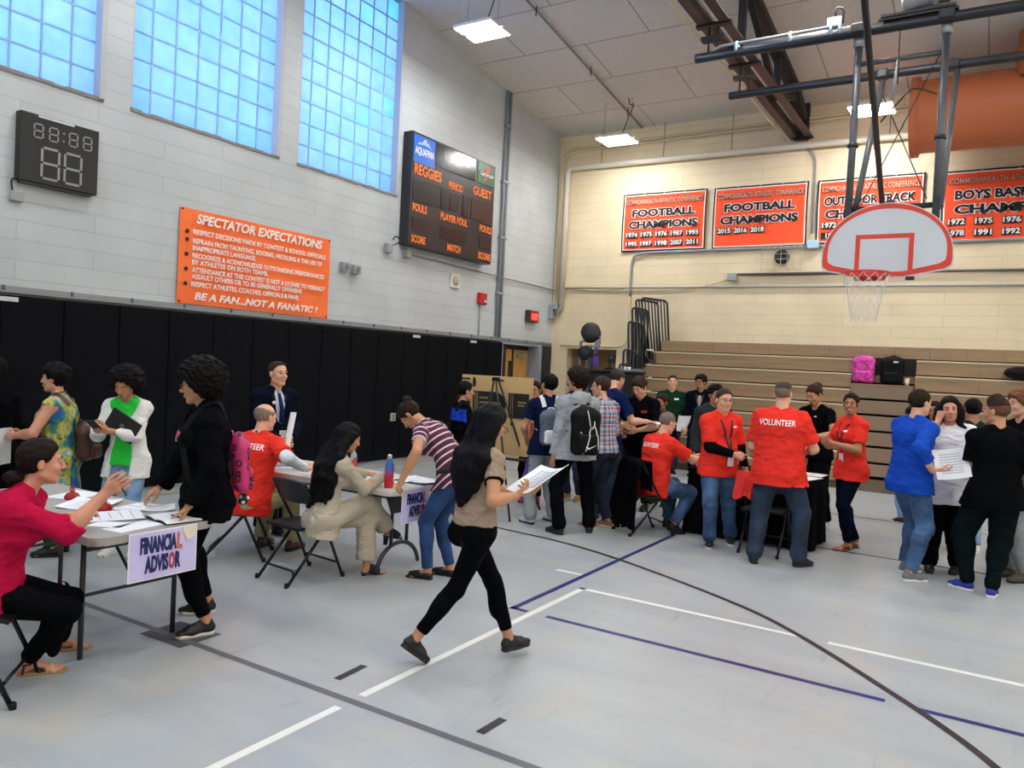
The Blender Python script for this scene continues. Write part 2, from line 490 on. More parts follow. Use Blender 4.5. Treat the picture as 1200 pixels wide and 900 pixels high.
line('grey_line', LG, [(-8.4, 2.97), (-1.6, 2.98)], .05, .001)
line('grey_line', LG, [(-1.6, 2.98), (3, 2.98)], .05, .001)
line('black_line', LK, [(-3.3, 8.77), (9, 8.77)], .05, .001)
line('black_line', LK, [(-8, 11.2), (9, 11.1)], .05, .001)
for a, b_ in (((-3.0, 3.35), (-2.99, 3.6)), ((-2.01, 3.38), (-2.0, 3.62))):
    pass
# free-throw-like arc from its measured points, continued as a circle
pts = [(-4.7, 7.16), (-4.426, 7.103), (-3.65, 7.0), (-2.932, 6.761), (-2.156, 6.392), (-1.70, 6.14), (-1.322, 5.889), (-.9, 5.5), (-.476, 5.046), (-.17, 4.7), (.102, 4.327), (.45, 3.7), (.7, 3.0), (.8, 2.2)]
def catmull(P, n=6):
    P = [Vector((*p, 0)) for p in P]; out = []
    for i in range(len(P)-1):
        p0, p1, p2, p3 = P[max(i-1, 0)], P[i], P[i+1], P[min(i+2, len(P)-1)]
        for k in range(n):
            t = k/n; out.append(.5*((2*p1)+(p2-p0)*t+(2*p0-5*p1+4*p2-p3)*t*t+(3*p1-p0-3*p2+p3)*t**3))
    out.append(P[-1]); return [(v.x, v.y) for v in out]
line('black_arc', LK, catmull(pts), .05, .0016)
line('tape_mark', LK, [(-2.985, 3.13), (-3.0, 3.37)], .05); line('tape_mark', LK, [(-2.01, 3.10), (-2.0, 3.30)], .05)
line('tape_mark', plain('tape_dark', '#4b4a4e', .6), [(-4.42, 3.02), (-4.02, 3.03)], .3, .0008)

# left wall with three glass block windows and a door recess
WIN = [(-2.67, -.53), (.05, 2.19), (2.70, 4.845), (5.16, 7.315), (7.635, 9.78)]
WZ0, WZ1 = 4.47, 7.6
DO0, DO1, DOZ = 13.25, 14.78, 2.21
def wall_left():
    b = MB(); T = .34
    def seg(y0, y1, z0, z1): b.box((LX-T/2, (y0+y1)/2, (z0+z1)/2), (T, y1-y0, z1-z0))
    def top(y0, y1, z0):
        b.prism([(y0, z0), (y1, z0), (y1, ceil_z(y1)+.1), (y0, ceil_z(y0)+.1)], (LX-T, 0, 0), (0, 1, 0), (0, 0, 1), (1, 0, 0), T)
    seg(FY, DO0, 0, WZ0); seg(DO1, BY+.3, 0, DOZ); seg(DO0, BY+.3, DOZ, WZ0)
    y = FY
    for a, c in WIN:
        top(y, a, WZ0); top(a, c, WZ1); y = c
    top(y, BY+.3, WZ0)
    return b.build('wall_left', M_wl)
tag(wall_left(), kind='structure')
def glass_mat():
    m, nt, b = nmat('glass_block')
    g = N(nt, 'ShaderNodeAttribute', attribute_name='tint')
    cr = N(nt, 'ShaderNodeValToRGB'); e = cr.color_ramp.elements
    e[0].position = 0; e[0].color = srgb('#9fc4f4'); e[1].position = 1; e[1].color = srgb('#7fd2ff'); el = e.new(.6); el.color = srgb('#8fbdf6')
    nt.links.new(g.outputs['Fac'], cr.inputs[0])
    no = N(nt, 'ShaderNodeTexNoise', Scale=5., Detail=3.); ge = N(nt, 'ShaderNodeNewGeometry'); nt.links.new(ge.outputs['Position'], no.inputs['Vector'])
    mx = N(nt, 'ShaderNodeMix', data_type='RGBA', blend_type='MULTIPLY'); mx.inputs['Factor'].default_value = .35
    nt.links.new(cr.outputs[0], mx.inputs['A']); nt.links.new(no.outputs['Fac'], mx.inputs['B'])
    tr = N(nt, 'ShaderNodeBsdfTranslucent'); nt.links.new(mx.outputs['Result'], tr.inputs['Color'])
    gl = N(nt, 'ShaderNodeBsdfGlossy', Roughness=.5)
    di = N(nt, 'ShaderNodeMixShader'); di.inputs[0].default_value = .06
    nt.links.new(tr.outputs[0], di.inputs[1]); nt.links.new(gl.outputs[0], di.inputs[2])
    nt.links.new(di.outputs[0], nt.nodes['Material Output'].inputs['Surface'])
    return m
M_glass = glass_mat(); M_mort = plain('window_mortar', '#8fb6d9', .7); M_sill = plain('rough_sill', '#8a8680', .9, bump=.6, bscale=30)
M_frame = plain('window_frame', '#b9bcc0', .6)
def window(i, y0, y1):
    bm = bmesh.new(); lay = bm.faces.layers.int.new('k')
    nc, nr = 7, 10; w = (y1-y0)/nc; h = (WZ1-WZ0)/nr; X = LX-.1; me_t = []
    rnd = random.Random(i*13+5)
    for c in range(nc):
        for r in range(nr):
            t = rnd.random()*.6+(.5 if rnd.random() < .12 or (i == 4 and c > 3 and r > 4) else 0)
            ya, za = y0+c*w, WZ0+r*h; g = .009
            # slightly pillowed block face
            K = 5; vs = [[None]*(K+1) for _ in range(K+1)]
            for a in range(K+1):
                for d in range(K+1):
                    u, v = a/K, d/K; p = (max(0, 1-(2*u-1)**4)*max(0, 1-(2*v-1)**4))
                    vs[a][d] = bm.verts.new((X-.012+.012*p, ya+g+(w-2*g)*u, za+g+(h-2*g)*v)); me_t.append(min(1, t))
            for a in range(K):
                for d in range(K): bm.faces.new((vs[a][d], vs[a+1][d], vs[a+1][d+1], vs[a][d+1])).smooth = True
    n = len(bm.verts)
    me = bpy.data.meshes.new('window'); bm.to_mesh(me); bm.free()
    at = me.attributes.new('tint', 'FLOAT', 'POINT'); at.data.foreach_set('value', np.array(me_t, f32))
    me.materials.append(M_glass)
    o = link(bpy.data.objects.new('window_%d' % i, me)); tag(o, kind='structure')
    b = MB()
    for c in range(nc+1): b.box((X-.014, y0+c*w, (WZ0+WZ1)/2), (.02, .02, WZ1-WZ0))
    for r in range(nr+1): b.box((X-.014, (y0+y1)/2, WZ0+r*h), (.019, y1-y0, .02))
    b.build('mortar_grid', M_mort, o)
    b = MB(); b.box((LX-.03, y1-.03, (WZ0+WZ1)/2), (.13, .06, WZ1-WZ0)); b.box((LX-.05, y0+.01, (WZ0+WZ1)/2), (.1, .02, WZ1-WZ0))
    b.build('window_frame', M_frame, o)
    b = MB(); rn = random.Random(i)
    k = 16
    for j in range(k):
        a = y0+(y1-y0)*j/k; b.box((LX-.05, a+(y1-y0)/k/2, WZ0-.008+rn.uniform(-.008, .006)), (.13, (y1-y0)/k+.004, .034+rn.uniform(0, .012)), bev=.004)
    b.build('sill', M_sill, o)
for i, (a, c) in enumerate(WIN): window(5-i, a, c)

def wall_back():
    b = MB(); T = .3
    N0, N1, NZ = -8.05, -6.86, 2.22
    def seg(x0, x1, z0, z1): b.box(((x0+x1)/2, BY+T/2, (z0+z1)/2), (x1-x0, T, z1-z0))
    seg(LX-.34, N0, 0, NZ); seg(N1, RX, 0, NZ); seg(LX-.34, RX, NZ, ceil_z(BY)+.1)
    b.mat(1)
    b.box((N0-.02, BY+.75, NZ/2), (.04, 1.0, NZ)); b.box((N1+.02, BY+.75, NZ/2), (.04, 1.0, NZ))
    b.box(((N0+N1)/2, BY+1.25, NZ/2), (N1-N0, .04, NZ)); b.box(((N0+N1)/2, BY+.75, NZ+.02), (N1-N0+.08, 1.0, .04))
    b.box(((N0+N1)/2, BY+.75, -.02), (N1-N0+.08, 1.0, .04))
    return b.build('wall_back', [M_wb, M_niche])
tag(wall_back(), kind='structure')
tag(MB().box((RX+.15, (FY+BY)/2, 5.2), (.3, BY-FY+.6, 10.4)).build('wall_right', M_wb), kind='structure')
tag(MB().box(((LX+RX)/2, FY-.15, 5.2), (RX-LX+.6, .3, 10.4)).build('wall_front', M_wl), kind='structure')
def ceil_mat():
    m, nt, b = nmat('ceiling_panels')
    g = N(nt, 'ShaderNodeNewGeometry')
    mp = N(nt, 'ShaderNodeMapping'); mp.inputs['Location'].default_value = (.35, .04, 0)
    nt.links.new(g.outputs['Position'], mp.inputs['Vector'])
    br = N(nt, 'ShaderNodeTexBrick', Scale=1.)
    br.inputs['Brick Width'].default_value = 2.36; br.inputs['Row Height'].default_value = 1.19
    br.inputs['Mortar Size'].default_value = .012; br.inputs['Mortar Smooth'].default_value = .2
    br.inputs['Color1'].default_value = srgb('#dedad3'); br.inputs['Color2'].default_value = srgb('#e2ded8'); br.inputs['Mortar'].default_value = srgb('#a39c94')
    nt.links.new(mp.outputs[0], br.inputs['Vector'])
    no = N(nt, 'ShaderNodeTexNoise', Scale=14., Detail=6.); nt.links.new(g.outputs['Position'], no.inputs['Vector'])
    mx = N(nt, 'ShaderNodeMix', data_type='RGBA', blend_type='MULTIPLY'); mx.inputs['Factor'].default_value = .25
    nt.links.new(br.outputs['Color'], mx.inputs['A']); nt.links.new(no.outputs['Fac'], mx.inputs['B']); nt.links.new(mx.outputs['Result'], b.inputs['Base Color'])
    n2 = N(nt, 'ShaderNodeTexNoise', Scale=60., Detail=3.); nt.links.new(g.outputs['Position'], n2.inputs['Vector'])
    bp = N(nt, 'ShaderNodeBump', Strength=.4, Distance=.01); nt.links.new(n2.outputs['Fac'], bp.inputs['Height']); nt.links.new(bp.outputs['Normal'], b.inputs['Normal'])
    b.inputs['Roughness'].default_value = .9
    return m
cb_ = MB(); y0, y1 = FY-.3, BY+.3
cb_.prism([(y0, ceil_z(y0)), (y1, ceil_z(y1)), (y1, ceil_z(y1)+.2), (y0, ceil_z(y0)+.2)], (LX-.34, 0, 0), (0, 1, 0), (0, 0, 1), (1, 0, 0), RX-LX+.7)
tag(cb_.build('ceiling', ceil_mat()), kind='structure')

# corner pads, door
M_dark = plain('dark_paint', '#1b1c20', .5); M_gal = plain('grey_paint', '#8e949a', .5, var=.08)
M_wood = None
def wood_mat(name, c1, c2, scale=(1, 1, 12), rough=.45):
    m, nt, b = nmat(name)
    tc = N(nt, 'ShaderNodeNewGeometry'); mp = N(nt, 'ShaderNodeMapping'); mp.inputs['Scale'].default_value = scale
    nt.links.new(tc.outputs['Position'], mp.inputs['Vector'])
    no = N(nt, 'ShaderNodeTexNoise', Scale=3., Detail=6.); no.inputs['Roughness'].default_value = .65
    nt.links.new(mp.outputs[0], no.inputs['Vector'])
    cr = N(nt, 'ShaderNodeValToRGB'); e = cr.color_ramp.elements
    e[0].position = .3; e[0].color = srgb(c1); e[1].position = .7; e[1].color = srgb(c2)
    nt.links.new(no.outputs['Fac'], cr.inputs[0]); nt.links.new(cr.outputs[0], b.inputs['Base Color'])
    b.inputs['Roughness'].default_value = rough
    return m
M_door = wood_mat('door_wood', '#c08a42', '#d6a65c', (6, 6, 1))
d = MB(); dx = LX-.28
d.mat(0)
d.box((dx, 13.25+.43, 1.06), (.045, .66, 2.12)); d.box((dx, 13.25+1.14, 1.06), (.045, .66, 2.12))
dd = d.build('door_1', M_door); tag(dd, kind='structure')
MB().box((dx+.0, 13.25+.79, 1.06), (.06, .07, 2.12)).box((dx, 13.25+.05, 1.06), (.08, .1, 2.2)).box((dx, 14.78-.03, 1.06), (.08, .06, 2.2)).box((dx, 14.0, 2.165), (.08, 1.55, .09)).build('door_frame', M_dark, dd)
MB().box((dx+.05, 14.3, 2.0), (.06, .26, .07), bev=.006).box((dx+.1, 14.3, 2.045), (.012, .3, .02)).build('door_closer', M_gal, dd)
MB().box((dx+.05, 13.6, 1.02), (.06, .5, .05), bev=.01).box((dx+.05, 14.4, 1.02), (.06, .5, .05), bev=.01).build('push_bar', M_gal, dd)
MB().box((dx+.03, 13.93, 1.7), (.01, .1, .35)).build('vision_panel', M_dark, dd)
MB().box((LX-.15, 14.72, DOZ/2), (.37, .14, DOZ)).mat(0).build('door_jamb', M_gal, dd)
tag(MB().box((LX+.03, 14.98, 1.12), (.06, .38, 2.24), bev=.015).build('trim_1', plain('black_corner_pad', '#17181b', .6)), kind='structure')
tag(MB().box((LX+.02, (FY+BY)/2, 2.3), (.05, BY-FY, .05)).box((LX+.05, (FY+13.1)/2, 2.265), (.10, 13.1-FY, .02)).build('trim_2', plain('rail_grey', '#8d9296', .5, metal=.3)), kind='structure')
rl = MB()
for yy in np.arange(3.2, 15, .68): rl.box((LX+.05, yy, 2.3), (.02, .02, .055))
tag(rl.build('trim_3', plain('rail_clip', '#55585c', .5)), kind='structure')

MB().box((LX-.13, 13.3, DOZ/2), (.28, .1, DOZ)).build('dark_jamb', M_dark, dd)
# black wall padding
M_pad = plain('black_vinyl', '#0c0e13', .55, bump=.25, bscale=900, var=.12, vscale=2, spec=.07)
pads = thing('wall_padding', 'long run of black vinyl gym padding along the lower left wall', 'wall padding', (LX, 8, 0))
ys = [13.1-.617*k for k in range(0, 33)]
for k in range(len(ys)-1):
    a, c = ys[k+1], ys[k]
    MB().box((.045, (a+c)/2-8, 1.18), (.09, (c-a)-.004, 2.1), bev=.018).build('pad_panel', M_pad, pads)
for yy in (3.9, 10.35, 12.05):
    MB().box((.098, yy-8, 2.19), (.004, .2, .045)).build('maker_label', plain('white_label', '#c8ccd0', .6), pads)
MB().box((.05, 2.3, .06), (.11, 19.2, .12)).build('kick_strip', M_dark, pads) if False else None

# ---------------------------------------------------------------- lights
M_led = emis('led_lens', '#fffdf9', 66.)
M_white = plain('white_enamel', '#e4e4e2', .5)
def fixture():
    t = thing('ceiling_light', 'x', 'ceiling light')
    for s in (-1, 1):
        b = MB(); y = s*.165
        b.box((0, y, .03), (.68, .25, .05), bev=.008); b.build('housing', M_white, t)
        b = MB()
        for q in (-.06, .06): b.box((0, y+q, 0), (.64, .1, .014), bev=.004)
        b.build('led_lens', M_led, t)
    MB().box((0, 0, .075), (.3, .12, .05), bev=.006).build('driver_box', M_white, t)
    b = MB()
    for sx in (-.28, .28): b.cyl((sx, 0, .05), (sx, 0, .8), .004, 6)
    b.build('hanger', M_gal, t)
    return t
f0 = fixture(); first = True
LP = []
for y in (13.9, 9.7, 5.5, 1.3, -2.9, -7.1):
    for x in (-6.5, -1.95, 2.7, 7.35, 12.0):
        if y == 9.7 and x < -6: x = -6.87
        LP.append((x, 12.3 if (y == 13.9 and x > 0) else y))
for x, y in LP:
    o = f0 if first else copy_tree(f0); first = False
    o.location = (x, y, ceil_z(y)-.8)
    if x < -6 and y > 13: lab = 'bright twin strip light hanging by the corner of the cream wall'
    elif x < -6 and 9 < y < 11: lab = 'largest bright twin strip light, above the scoreboard'
    elif -3 < x < 0 and y > 13: lab = 'bright strip light seen behind the basketball hoop poles'
    else: lab = 'twin strip light on the gym ceiling outside the photo'
    o['label'] = lab; o['group'] = 'ceiling strip lights'

# ---------------------------------------------------------------- sky outside the glass blocks
w = bpy.data.worlds.new('sky'); bpy.context.scene.world = w; w.use_nodes = True
bg = w.node_tree.nodes['Background']; bg.inputs['Color'].default_value = srgb('#b9d6ff'); bg.inputs['Strength'].default_value = 2.2
sc = bpy.context.scene
sc.view_settings.view_transform = 'Standard'; sc.view_settings.look = 'None'
sc.view_settings.exposure = .55; sc.view_settings.gamma = 1
sc.view_settings.use_curve_mapping = False
# ================================================================ things on the left wall
M_black = plain('black_enamel', '#141418', .45, bump=.1, bscale=200)
M_white_l = plain('lettering_white', '#eeece6', .6)
M_or = plain('banner_orange', '#ff7636', .6, bump=.25, bscale=14)
M_orl = emis('score_orange', '#f07a2c', .15)
M_blk_l = plain('lettering_black', '#1a1418', .6)
M_gbox = plain('junction_grey', '#9ba0a2', .5, metal=.2)
M_cream_pipe = plain('cream_painted_pipe', '#d2c2a0', .5, var=.06)
M_white_pipe = plain('white_painted_pipe', '#d8d2c2', .5)

def seg_digit(b, X, y, z, w, h, t, on=True, skew=.0):
    for (cy, cz, hor) in ((0, h/2, 1), (0, 0, 1), (0, -h/2, 1), (-w/2, h/4, 0), (w/2, h/4, 0), (-w/2, -h/4, 0), (w/2, -h/4, 0)):
        if hor: b.box((X, y+cy, z+cz), (.004, w-t*1.1, t), bev=.001)
        else: b.box((X, y+cy, z+cz), (.004, t, h/2-t*1.1), bev=.001)
ck = thing('shot_clock', 'small black wall clock with unlit grey digits above the orange banner', 'scoreboard clock', (LX, 4.36, 3.74))
MB().box((.05, 0, 0), (.1, .8, .69), bev=.008).build('case', M_black, ck)
b = MB(); m_seg = plain('unlit_segment', '#8d9093', .5)
for yy in (-.225, -.075, .125, .275): seg_digit(b, .103, yy, .18, .085, .135, .014)
for zz in (.14, .22): b.box((.103, .025, zz), (.004, .018, .018))
for yy in (-.1, .13): seg_digit(b, .103, yy, -.13, .17, .31, .024)
so = b.build('digit_segments', m_seg, ck); so['kind'] = 'stuff'
MB().box((.102, -.05, .328), (.004, .36, .02)).build('maker_strip', plain('strip_white', '#cfd2d4', .5), ck)
MB().box((.06, -.02, -.36), (.06, .72, .025)).build('lower_bracket', M_dark, ck)
MB().tube(rounded([(LX+.03, 4.0, 3.4), (LX+.03, 3.9, 3.42), (LX+.03, 3.87, 3.3), (LX+.03, 3.93, 3.22)], .05), .012, 8).build('cable', M_dark) if False else None
t = thing('junction_box', 'small grey electrical box under the black wall clock with a looped cable', 'electrical box', (LX, 3.98, 3.23))
MB().box((.03, 0, 0), (.06, .12, .1), bev=.006).build('box', M_gbox, t)
MB().tube(rounded([(.03, -.04, .05), (.03, -.06, .17), (.06, .04, .2), (.06, .16, .17)], .05), .009, 8).build('cable', M_dark, t)
for y, z, l in ((8.62, 3.14, 'left one of two small grey conduit boxes right of the orange banner'), (8.86, 3.13, 'right one of two small grey conduit boxes right of the orange banner')):
    t = thing('junction_box', l, 'electrical box', (LX, y, z), 0)
    MB().box((.045, 0, 0), (.09, .15, .14), bev=.006).build('box', M_gbox, t)
    MB().cyl((.09, 0, 0), (.1, 0, 0), .045, 14).build('cover', plain('cover_grey', '#7d8183', .4, metal=.4), t)

# orange rules banner
bn = thing('rules_banner', 'long orange vinyl banner of spectator rules in white letters', 'banner', (LX+.012, 7.07, 2.92))
def rumple(y, z): return .007*math.sin(5*y+3*z)+.004*math.sin(11*z-4*y)
MB().grid(lambda u, v: (.012+rumple(-1.26+2.52*u, v), -1.25+2.5*u, -.585+1.165*v), 40, 20, th=.003).build('sheet', M_or, bn)
def bt(txt, y0, y1, z, size, bold=.02, sh=.0):
    text_on('lettering', txt, (.034, (y0+y1)/2-7.07, z-2.92), (0, 1, 0), (0, 0, 1), size, M_white_l, bn, width=y1-y0, offset=bold*size, shear=sh)
bt('SPECTATOR EXPECTATIONS', 6.04, 8.14, 3.385, .16, .03, .2)
for s_, y1_, z_ in (('RESPECT DECISIONS MADE BY CONTEST & SCHOOL OFFICIALS.', 8.23, 3.22), ('REFRAIN FROM TAUNTING, BOOING, HECKLING & THE USE OF', 8.15, 3.11), ('INAPPROPRIATE LANGUAGE.', 6.96, 3.025),
    ('RECOGNIZE & ACKNOWLEDGE OUTSTANDING PERFORMANCES', 8.2, 2.93), ('BY ATHLETES ON BOTH TEAMS.', 7.17, 2.85), ('ATTENDANCE AT THIS CONTEST IS NOT A LICENSE TO VERBALLY', 8.23, 2.755),
    ('ASSAULT OTHERS OR TO BE GENERALLY OFFENSIVE.', 7.8, 2.675), ('RESPECT ATHLETES, COACHES, OFFICIALS & FANS.', 7.74, 2.58)):
    bt(s_, 6.0, y1_, z_, .085, .02)
bt('BE A FAN...NOT A FANATIC !', 6.05, 8.1, 2.435, .125, .03, .25)
for z_ in (3.22, 3.12, 2.94, 2.76, 2.58): MB().cyl((.028, 5.92-7.07, z_-2.92), (.034, 5.92-7.07, z_-2.92), .026, 14).build('bullet_dot', M_blk_l, bn)
b = MB()
for yy in (-1.22, 1.22): 
    for zz in (-.56, .56): b.lathe([(.012, 0), (.012, .01), (0, .012)], (.02, yy, zz), 10, axis=(1, 0, 0))
g_ = b.build('grommet', plain('grommet', '#3a3a3c', .4, metal=.8), bn); g_['kind'] = 'stuff'

# big scoreboard
sb = thing('scoreboard', 'large black gym scoreboard with orange lettering beside the glass block window', 'scoreboard', (LX, 11.11, 4.61))
def Y_(y): return y-11.11
def Z_(z): return z-4.61
M_sb = plain('scoreboard_face', '#232225', .4, bump=.08, bscale=120)
MB().box((.105, 0, 0), (.2, 2.47, 1.86), bev=.01).build('case', M_sb, sb)
MB().box((.212, Y_(11.08), Z_(5.31)), (.008, 1.19, .4), bev=.004).build('top_panel', plain('gloss_black_panel', '#2a2a2c', .18), sb)
m_win = plain('dark_display_red', '#2b1c1c', .3); m_win2 = plain('dark_display', '#1a1a1d', .3)
m_rim = plain('display_rim', '#3a3a3d', .4)
for (ya, yb, za, zb, mm) in ((9.94, 10.6, 4.43, 4.77, m_win2), (10.69, 10.85, 4.43, 4.78, m_win2), (10.96, 11.22, 4.46, 4.76, m_win2), (11.34, 11.53, 4.42, 4.79, m_win), (11.6, 12.29, 4.42, 4.79, m_win),
    (9.97, 10.27, 3.95, 4.16, m_win), (10.72, 11.48, 3.93, 4.14, m_win), (11.92, 12.28, 3.95, 4.17, m_win)):
    p = MB().box((.21, Y_((ya+yb)/2), Z_((za+zb)/2)), (.008, yb-ya, zb-za), bev=.003).build('digit_window', mm, sb)
    r_ = .008; MB().tube([(.212, Y_(ya), Z_(za)), (.212, Y_(yb), Z_(za)), (.212, Y_(yb), Z_(zb)), (.212, Y_(ya), Z_(zb))], .006, 6, closed=True).build('window_rim', m_rim, p)
def st(txt, y0, y1, z, size, m=M_orl, bold=.02, x=.211, sh=0): return text_on('lettering', txt, (x, Y_((y0+y1)/2), Z_(z)), (0, 1, 0), (0, 0, 1), size, m, sb, width=y1-y0, offset=bold*size, shear=sh)
st('REGGIES', 9.95, 10.68, 4.935, .24); st('PERIOD', 10.9, 11.32, 4.875, .17); st('GUEST', 11.64, 12.24, 4.945, .22)
st('FOULS', 9.95, 10.32, 4.305, .17); st('PLAYER FOUL', 10.71, 11.51, 4.3, .17); st('FOULS', 11.91, 12.3, 4.3, .17)
st('SCORE', 9.95, 10.32, 3.79, .17); st('MATCH', 10.94, 11.33, 3.795, .17); st('SCORE', 11.9, 12.3, 3.795, .17)
MB().box((.212, Y_(10.185), Z_(5.27)), (.008, .56, .46), bev=.003).build('blue_sponsor_panel', plain('sponsor_blue', '#1c63c4', .35), sb)
text_on('lettering', 'AQUAFINA', (.217, Y_(10.19), Z_(5.24)), (0, 1, 0), (0, 0, 1), .17, M_white_l, sb, width=.5, offset=.001)
text_on('lettering', 'PURE WATER', (.217, Y_(10.19), Z_(5.13)), (0, 1, 0), (0, 0, 1), .05, plain('pale_blue_ink', '#9cc4ee', .5), sb, width=.28) if False else None
MB().prism([(-.2, 0), (-.13, .06), (-.09, .04), (-.03, .11), (.03, .05), (.08, .09), (.13, .03), (.2, 0), (.1, .02), (0, .03), (-.1, .02)], (.216, Y_(10.19), Z_(5.34)), (0, 1, 0), (0, 0, 1), (1, 0, 0), .003).build('mountain_emblem', plain('pale_blue', '#8fb9ec', .5), sb)
MB().lathe([(.035, 0), (.03, .003), (0, .004)], (.217, Y_(10.2), Z_(5.43)), 14, axis=(1, 0, 0)).build('sun_emblem', plain('sun_orange', '#f0b080', .5), sb)
MB().box((.212, Y_(12.04), Z_(5.31)), (.008, .57, .38), bev=.003).build('green_sponsor_panel', plain('sponsor_green', '#17603f', .4), sb)
MB().prism([(.02, .16), (.12, .15), (.04, .02), (.1, .0), (-.12, -.17), (-.03, -.03), (-.08, -.01)], (.216, Y_(12.04), Z_(5.31)), (0, 1, 0), (0, 0, 1), (1, 0, 0), .003).build('bolt_emblem', plain('bolt_orange', '#e8502a', .5), sb)
text_on('lettering', 'Gatorade', (.222, Y_(12.04), Z_(5.31)), (0, 1, 0), (0, 0, 1), .12, plain('sponsor_outline', '#10251c', .5), sb, width=.47, offset=.012, shear=.3)
text_on('lettering', 'Gatorade', (.224, Y_(12.04), Z_(5.31)), (0, 1, 0), (0, 0, 1), .12, M_white_l, sb, width=.44, offset=.002, shear=.3)
MB().box((.08, -.3, .945), (.05, .9, .03)).box((.08, .75, .94), (.05, .7, .02)).build('hanger_rail', M_dark, sb)
t = thing('conduit', 'grey conduit running under the scoreboard to the corner of the room', 'conduit', (LX+.012, 11, 3.5))
MB().tube(rounded([(.03, -.9, .06), (.03, -.2, .06), (.03, 1.6, .03), (.03, 4.18, -.0)], .05), .014, 8).build('pipe', M_gal, t)
MB().box((.05, -.95, .06), (.1, .12, .14), bev=.006).build('pull_box', M_gbox, t)
MB().tube(rounded([(.06, -1.35, .22), (.09, -1.3, .3), (.12, -1.22, .22), (.1, -1.3, .15), (.05, -1.38, .12)], .05), .01, 8).build('cable', M_dark, t)
MB().box((.05, -1.43, .07), (.09, .13, .15), bev=.006).build('small_box', M_gbox, t)
t = thing('conduit', 'tall pair of grey conduits rising from the pads to the ceiling beside the scoreboard', 'conduit', (LX+.012, 12.96, 0))
for dy in (-.05, .06): MB().cyl((.03, dy, 2.33), (.03, dy, ceil_z(12.96)), .032, 10).build('pipe', M_gal, t)
for zz in (3.2, 4.3, 5.4, 6.5): MB().box((.03, 0, zz), (.08, .22, .04)).build('strap', M_gbox, t)
t = thing('speaker_plate', 'small square cream wall speaker between scoreboard and red alarm', 'wall speaker', (LX, 11.47, 3.27))
MB().box((.02, 0, 0), (.04, .28, .26), bev=.008).build('plate', plain('ivory', '#d8d3c4', .5), t)
MB().lathe([(.09, .0), (.09, .006), (.03, .009), (0, .009)], (.04, 0, 0), 20, axis=(1, 0, 0)).build('grille', plain('ivory_dark', '#b5b0a2', .6, bump=.8, bscale=300), t)
t = thing('fire_alarm', 'red fire alarm strobe on the white wall with a conduit below', 'fire alarm', (LX, 12.35, 3.03))
MB().box((.04, 0, 0), (.08, .24, .22), bev=.01).build('housing', plain('alarm_red', '#b5141f', .4), t)
MB().box((.09, .05, -.05), (.03, .1, .05), bev=.008).build('strobe_lens', plain('strobe', '#c9c3c6', .2), t)
MB().cyl((.02, -.03, -.1), (.02, -.03, -.72), .012, 8).build('conduit', M_gal, t)
t = thing('exit_sign', 'dark exit sign with red letters near the corner above the door', 'exit sign', (LX, 14.25, 2.84))
MB().box((.05, 0, 0), (.1, .42, .25), bev=.008).build('housing', plain('exit_dark', '#3d2a2a', .5), t)
MB().box((.102, .03, 0), (.006, .32, .2)).build('lit_panel', emis('exit_red_panel', '#a8261f', .25), t)
text_on('lettering', 'EXIT', (.107, .03, -.01), (0, 1, 0), (0, 0, 1), .17, emis('exit_letters', '#ff5a48', .9), t, width=.27, offset=.004)
t = thing('vertical_pipes', 'cream and white pipes turning down the corner between grey and cream walls', 'pipes', (-8.2, 15.1, 0))
MB().tube(rounded([(0, 0, 3.15), (0, 0, 6.15), (.2, 0, 6.16), (9, 0, 6.12), (17, 0, 6.08)], .14, 8), .06, 14).build('white_pipe', M_white_pipe, t)
MB().tube(rounded([(-.16, .02, 3.3), (-.16, .02, 6.55), (.2, .02, 6.6), (17, .02, 6.75)], .35, 10), .028, 10).build('cream_conduit', M_cream_pipe, t)
MB().tube(rounded([(-.1, -.0, 2.95), (-.1, .0, 6.48), (.25, .0, 6.53), (17, .0, 6.68)], .3, 10), .022, 10).build('thin_conduit', M_cream_pipe, t)
MB().box((-.22, -.03, 3.0), (.12, .12, .3), bev=.01).box((-.12, -.03, 3.12), (.14, .12, .12), bev=.01).tube(rounded([(0, 0, 3.2), (0, 0, 3.05), (-.15, 0, 3.0)], .08), .05, 12).build('pipe_elbow', M_gbox, t)
b = MB()
for xx in np.arange(.8, 16, 1.4): b.cyl((xx, 0, 6.2), (xx, 0, ceil_z(15.1)), .006, 6)
h_ = b.build('hanger_rod', M_dark, t); h_['kind'] = 'stuff'
t = thing('conduit', 'long thin conduits strung across the cream wall above the bleachers', 'conduit', (0, 15.16, 0))
MB().tube([(-8.15, 0, 3.545), (-6.6, 0, 3.535), (8, 0, 3.48)], .018, 8).build('lower_conduit', M_gal, t)
MB().tube([(-4.36, -.02, 3.77), (8, -.02, 3.74)], .022, 8).build('upper_conduit', plain('pipe_dark', '#5d5a52', .5), t)
def sag(xa, xb, za, zb, d, n=10): return [(xa+(xb-xa)*i/n, -.03, za+(zb-za)*i/n-d*4*(i/n)*(1-i/n)) for i in range(n+1)]
m_cab = plain('yellowed_cable', '#9c8a5e', .6)
MB().tube(sag(-8.1, -6.6, 3.54, 3.53, .06), .007, 6).build('cable', m_cab, t)
MB().tube(sag(-8.1, -5.2, 3.5, 3.5, .05)+sag(-5.2, -4.4, 3.5, 3.72, .02)[1:], .007, 6).build('cable', m_cab, t)
MB().tube(sag(-4.3, -1.5, 3.75, 3.78, .03)+sag(-1.5, 3, 3.78, 3.76, .03)[1:], .012, 6).build('cable', plain('cable_dark', '#4b443a', .6), t)
MB().box((-4.45, -.04, 3.72), (.19, .1, .15), bev=.008).build('pull_box', M_gbox, t)
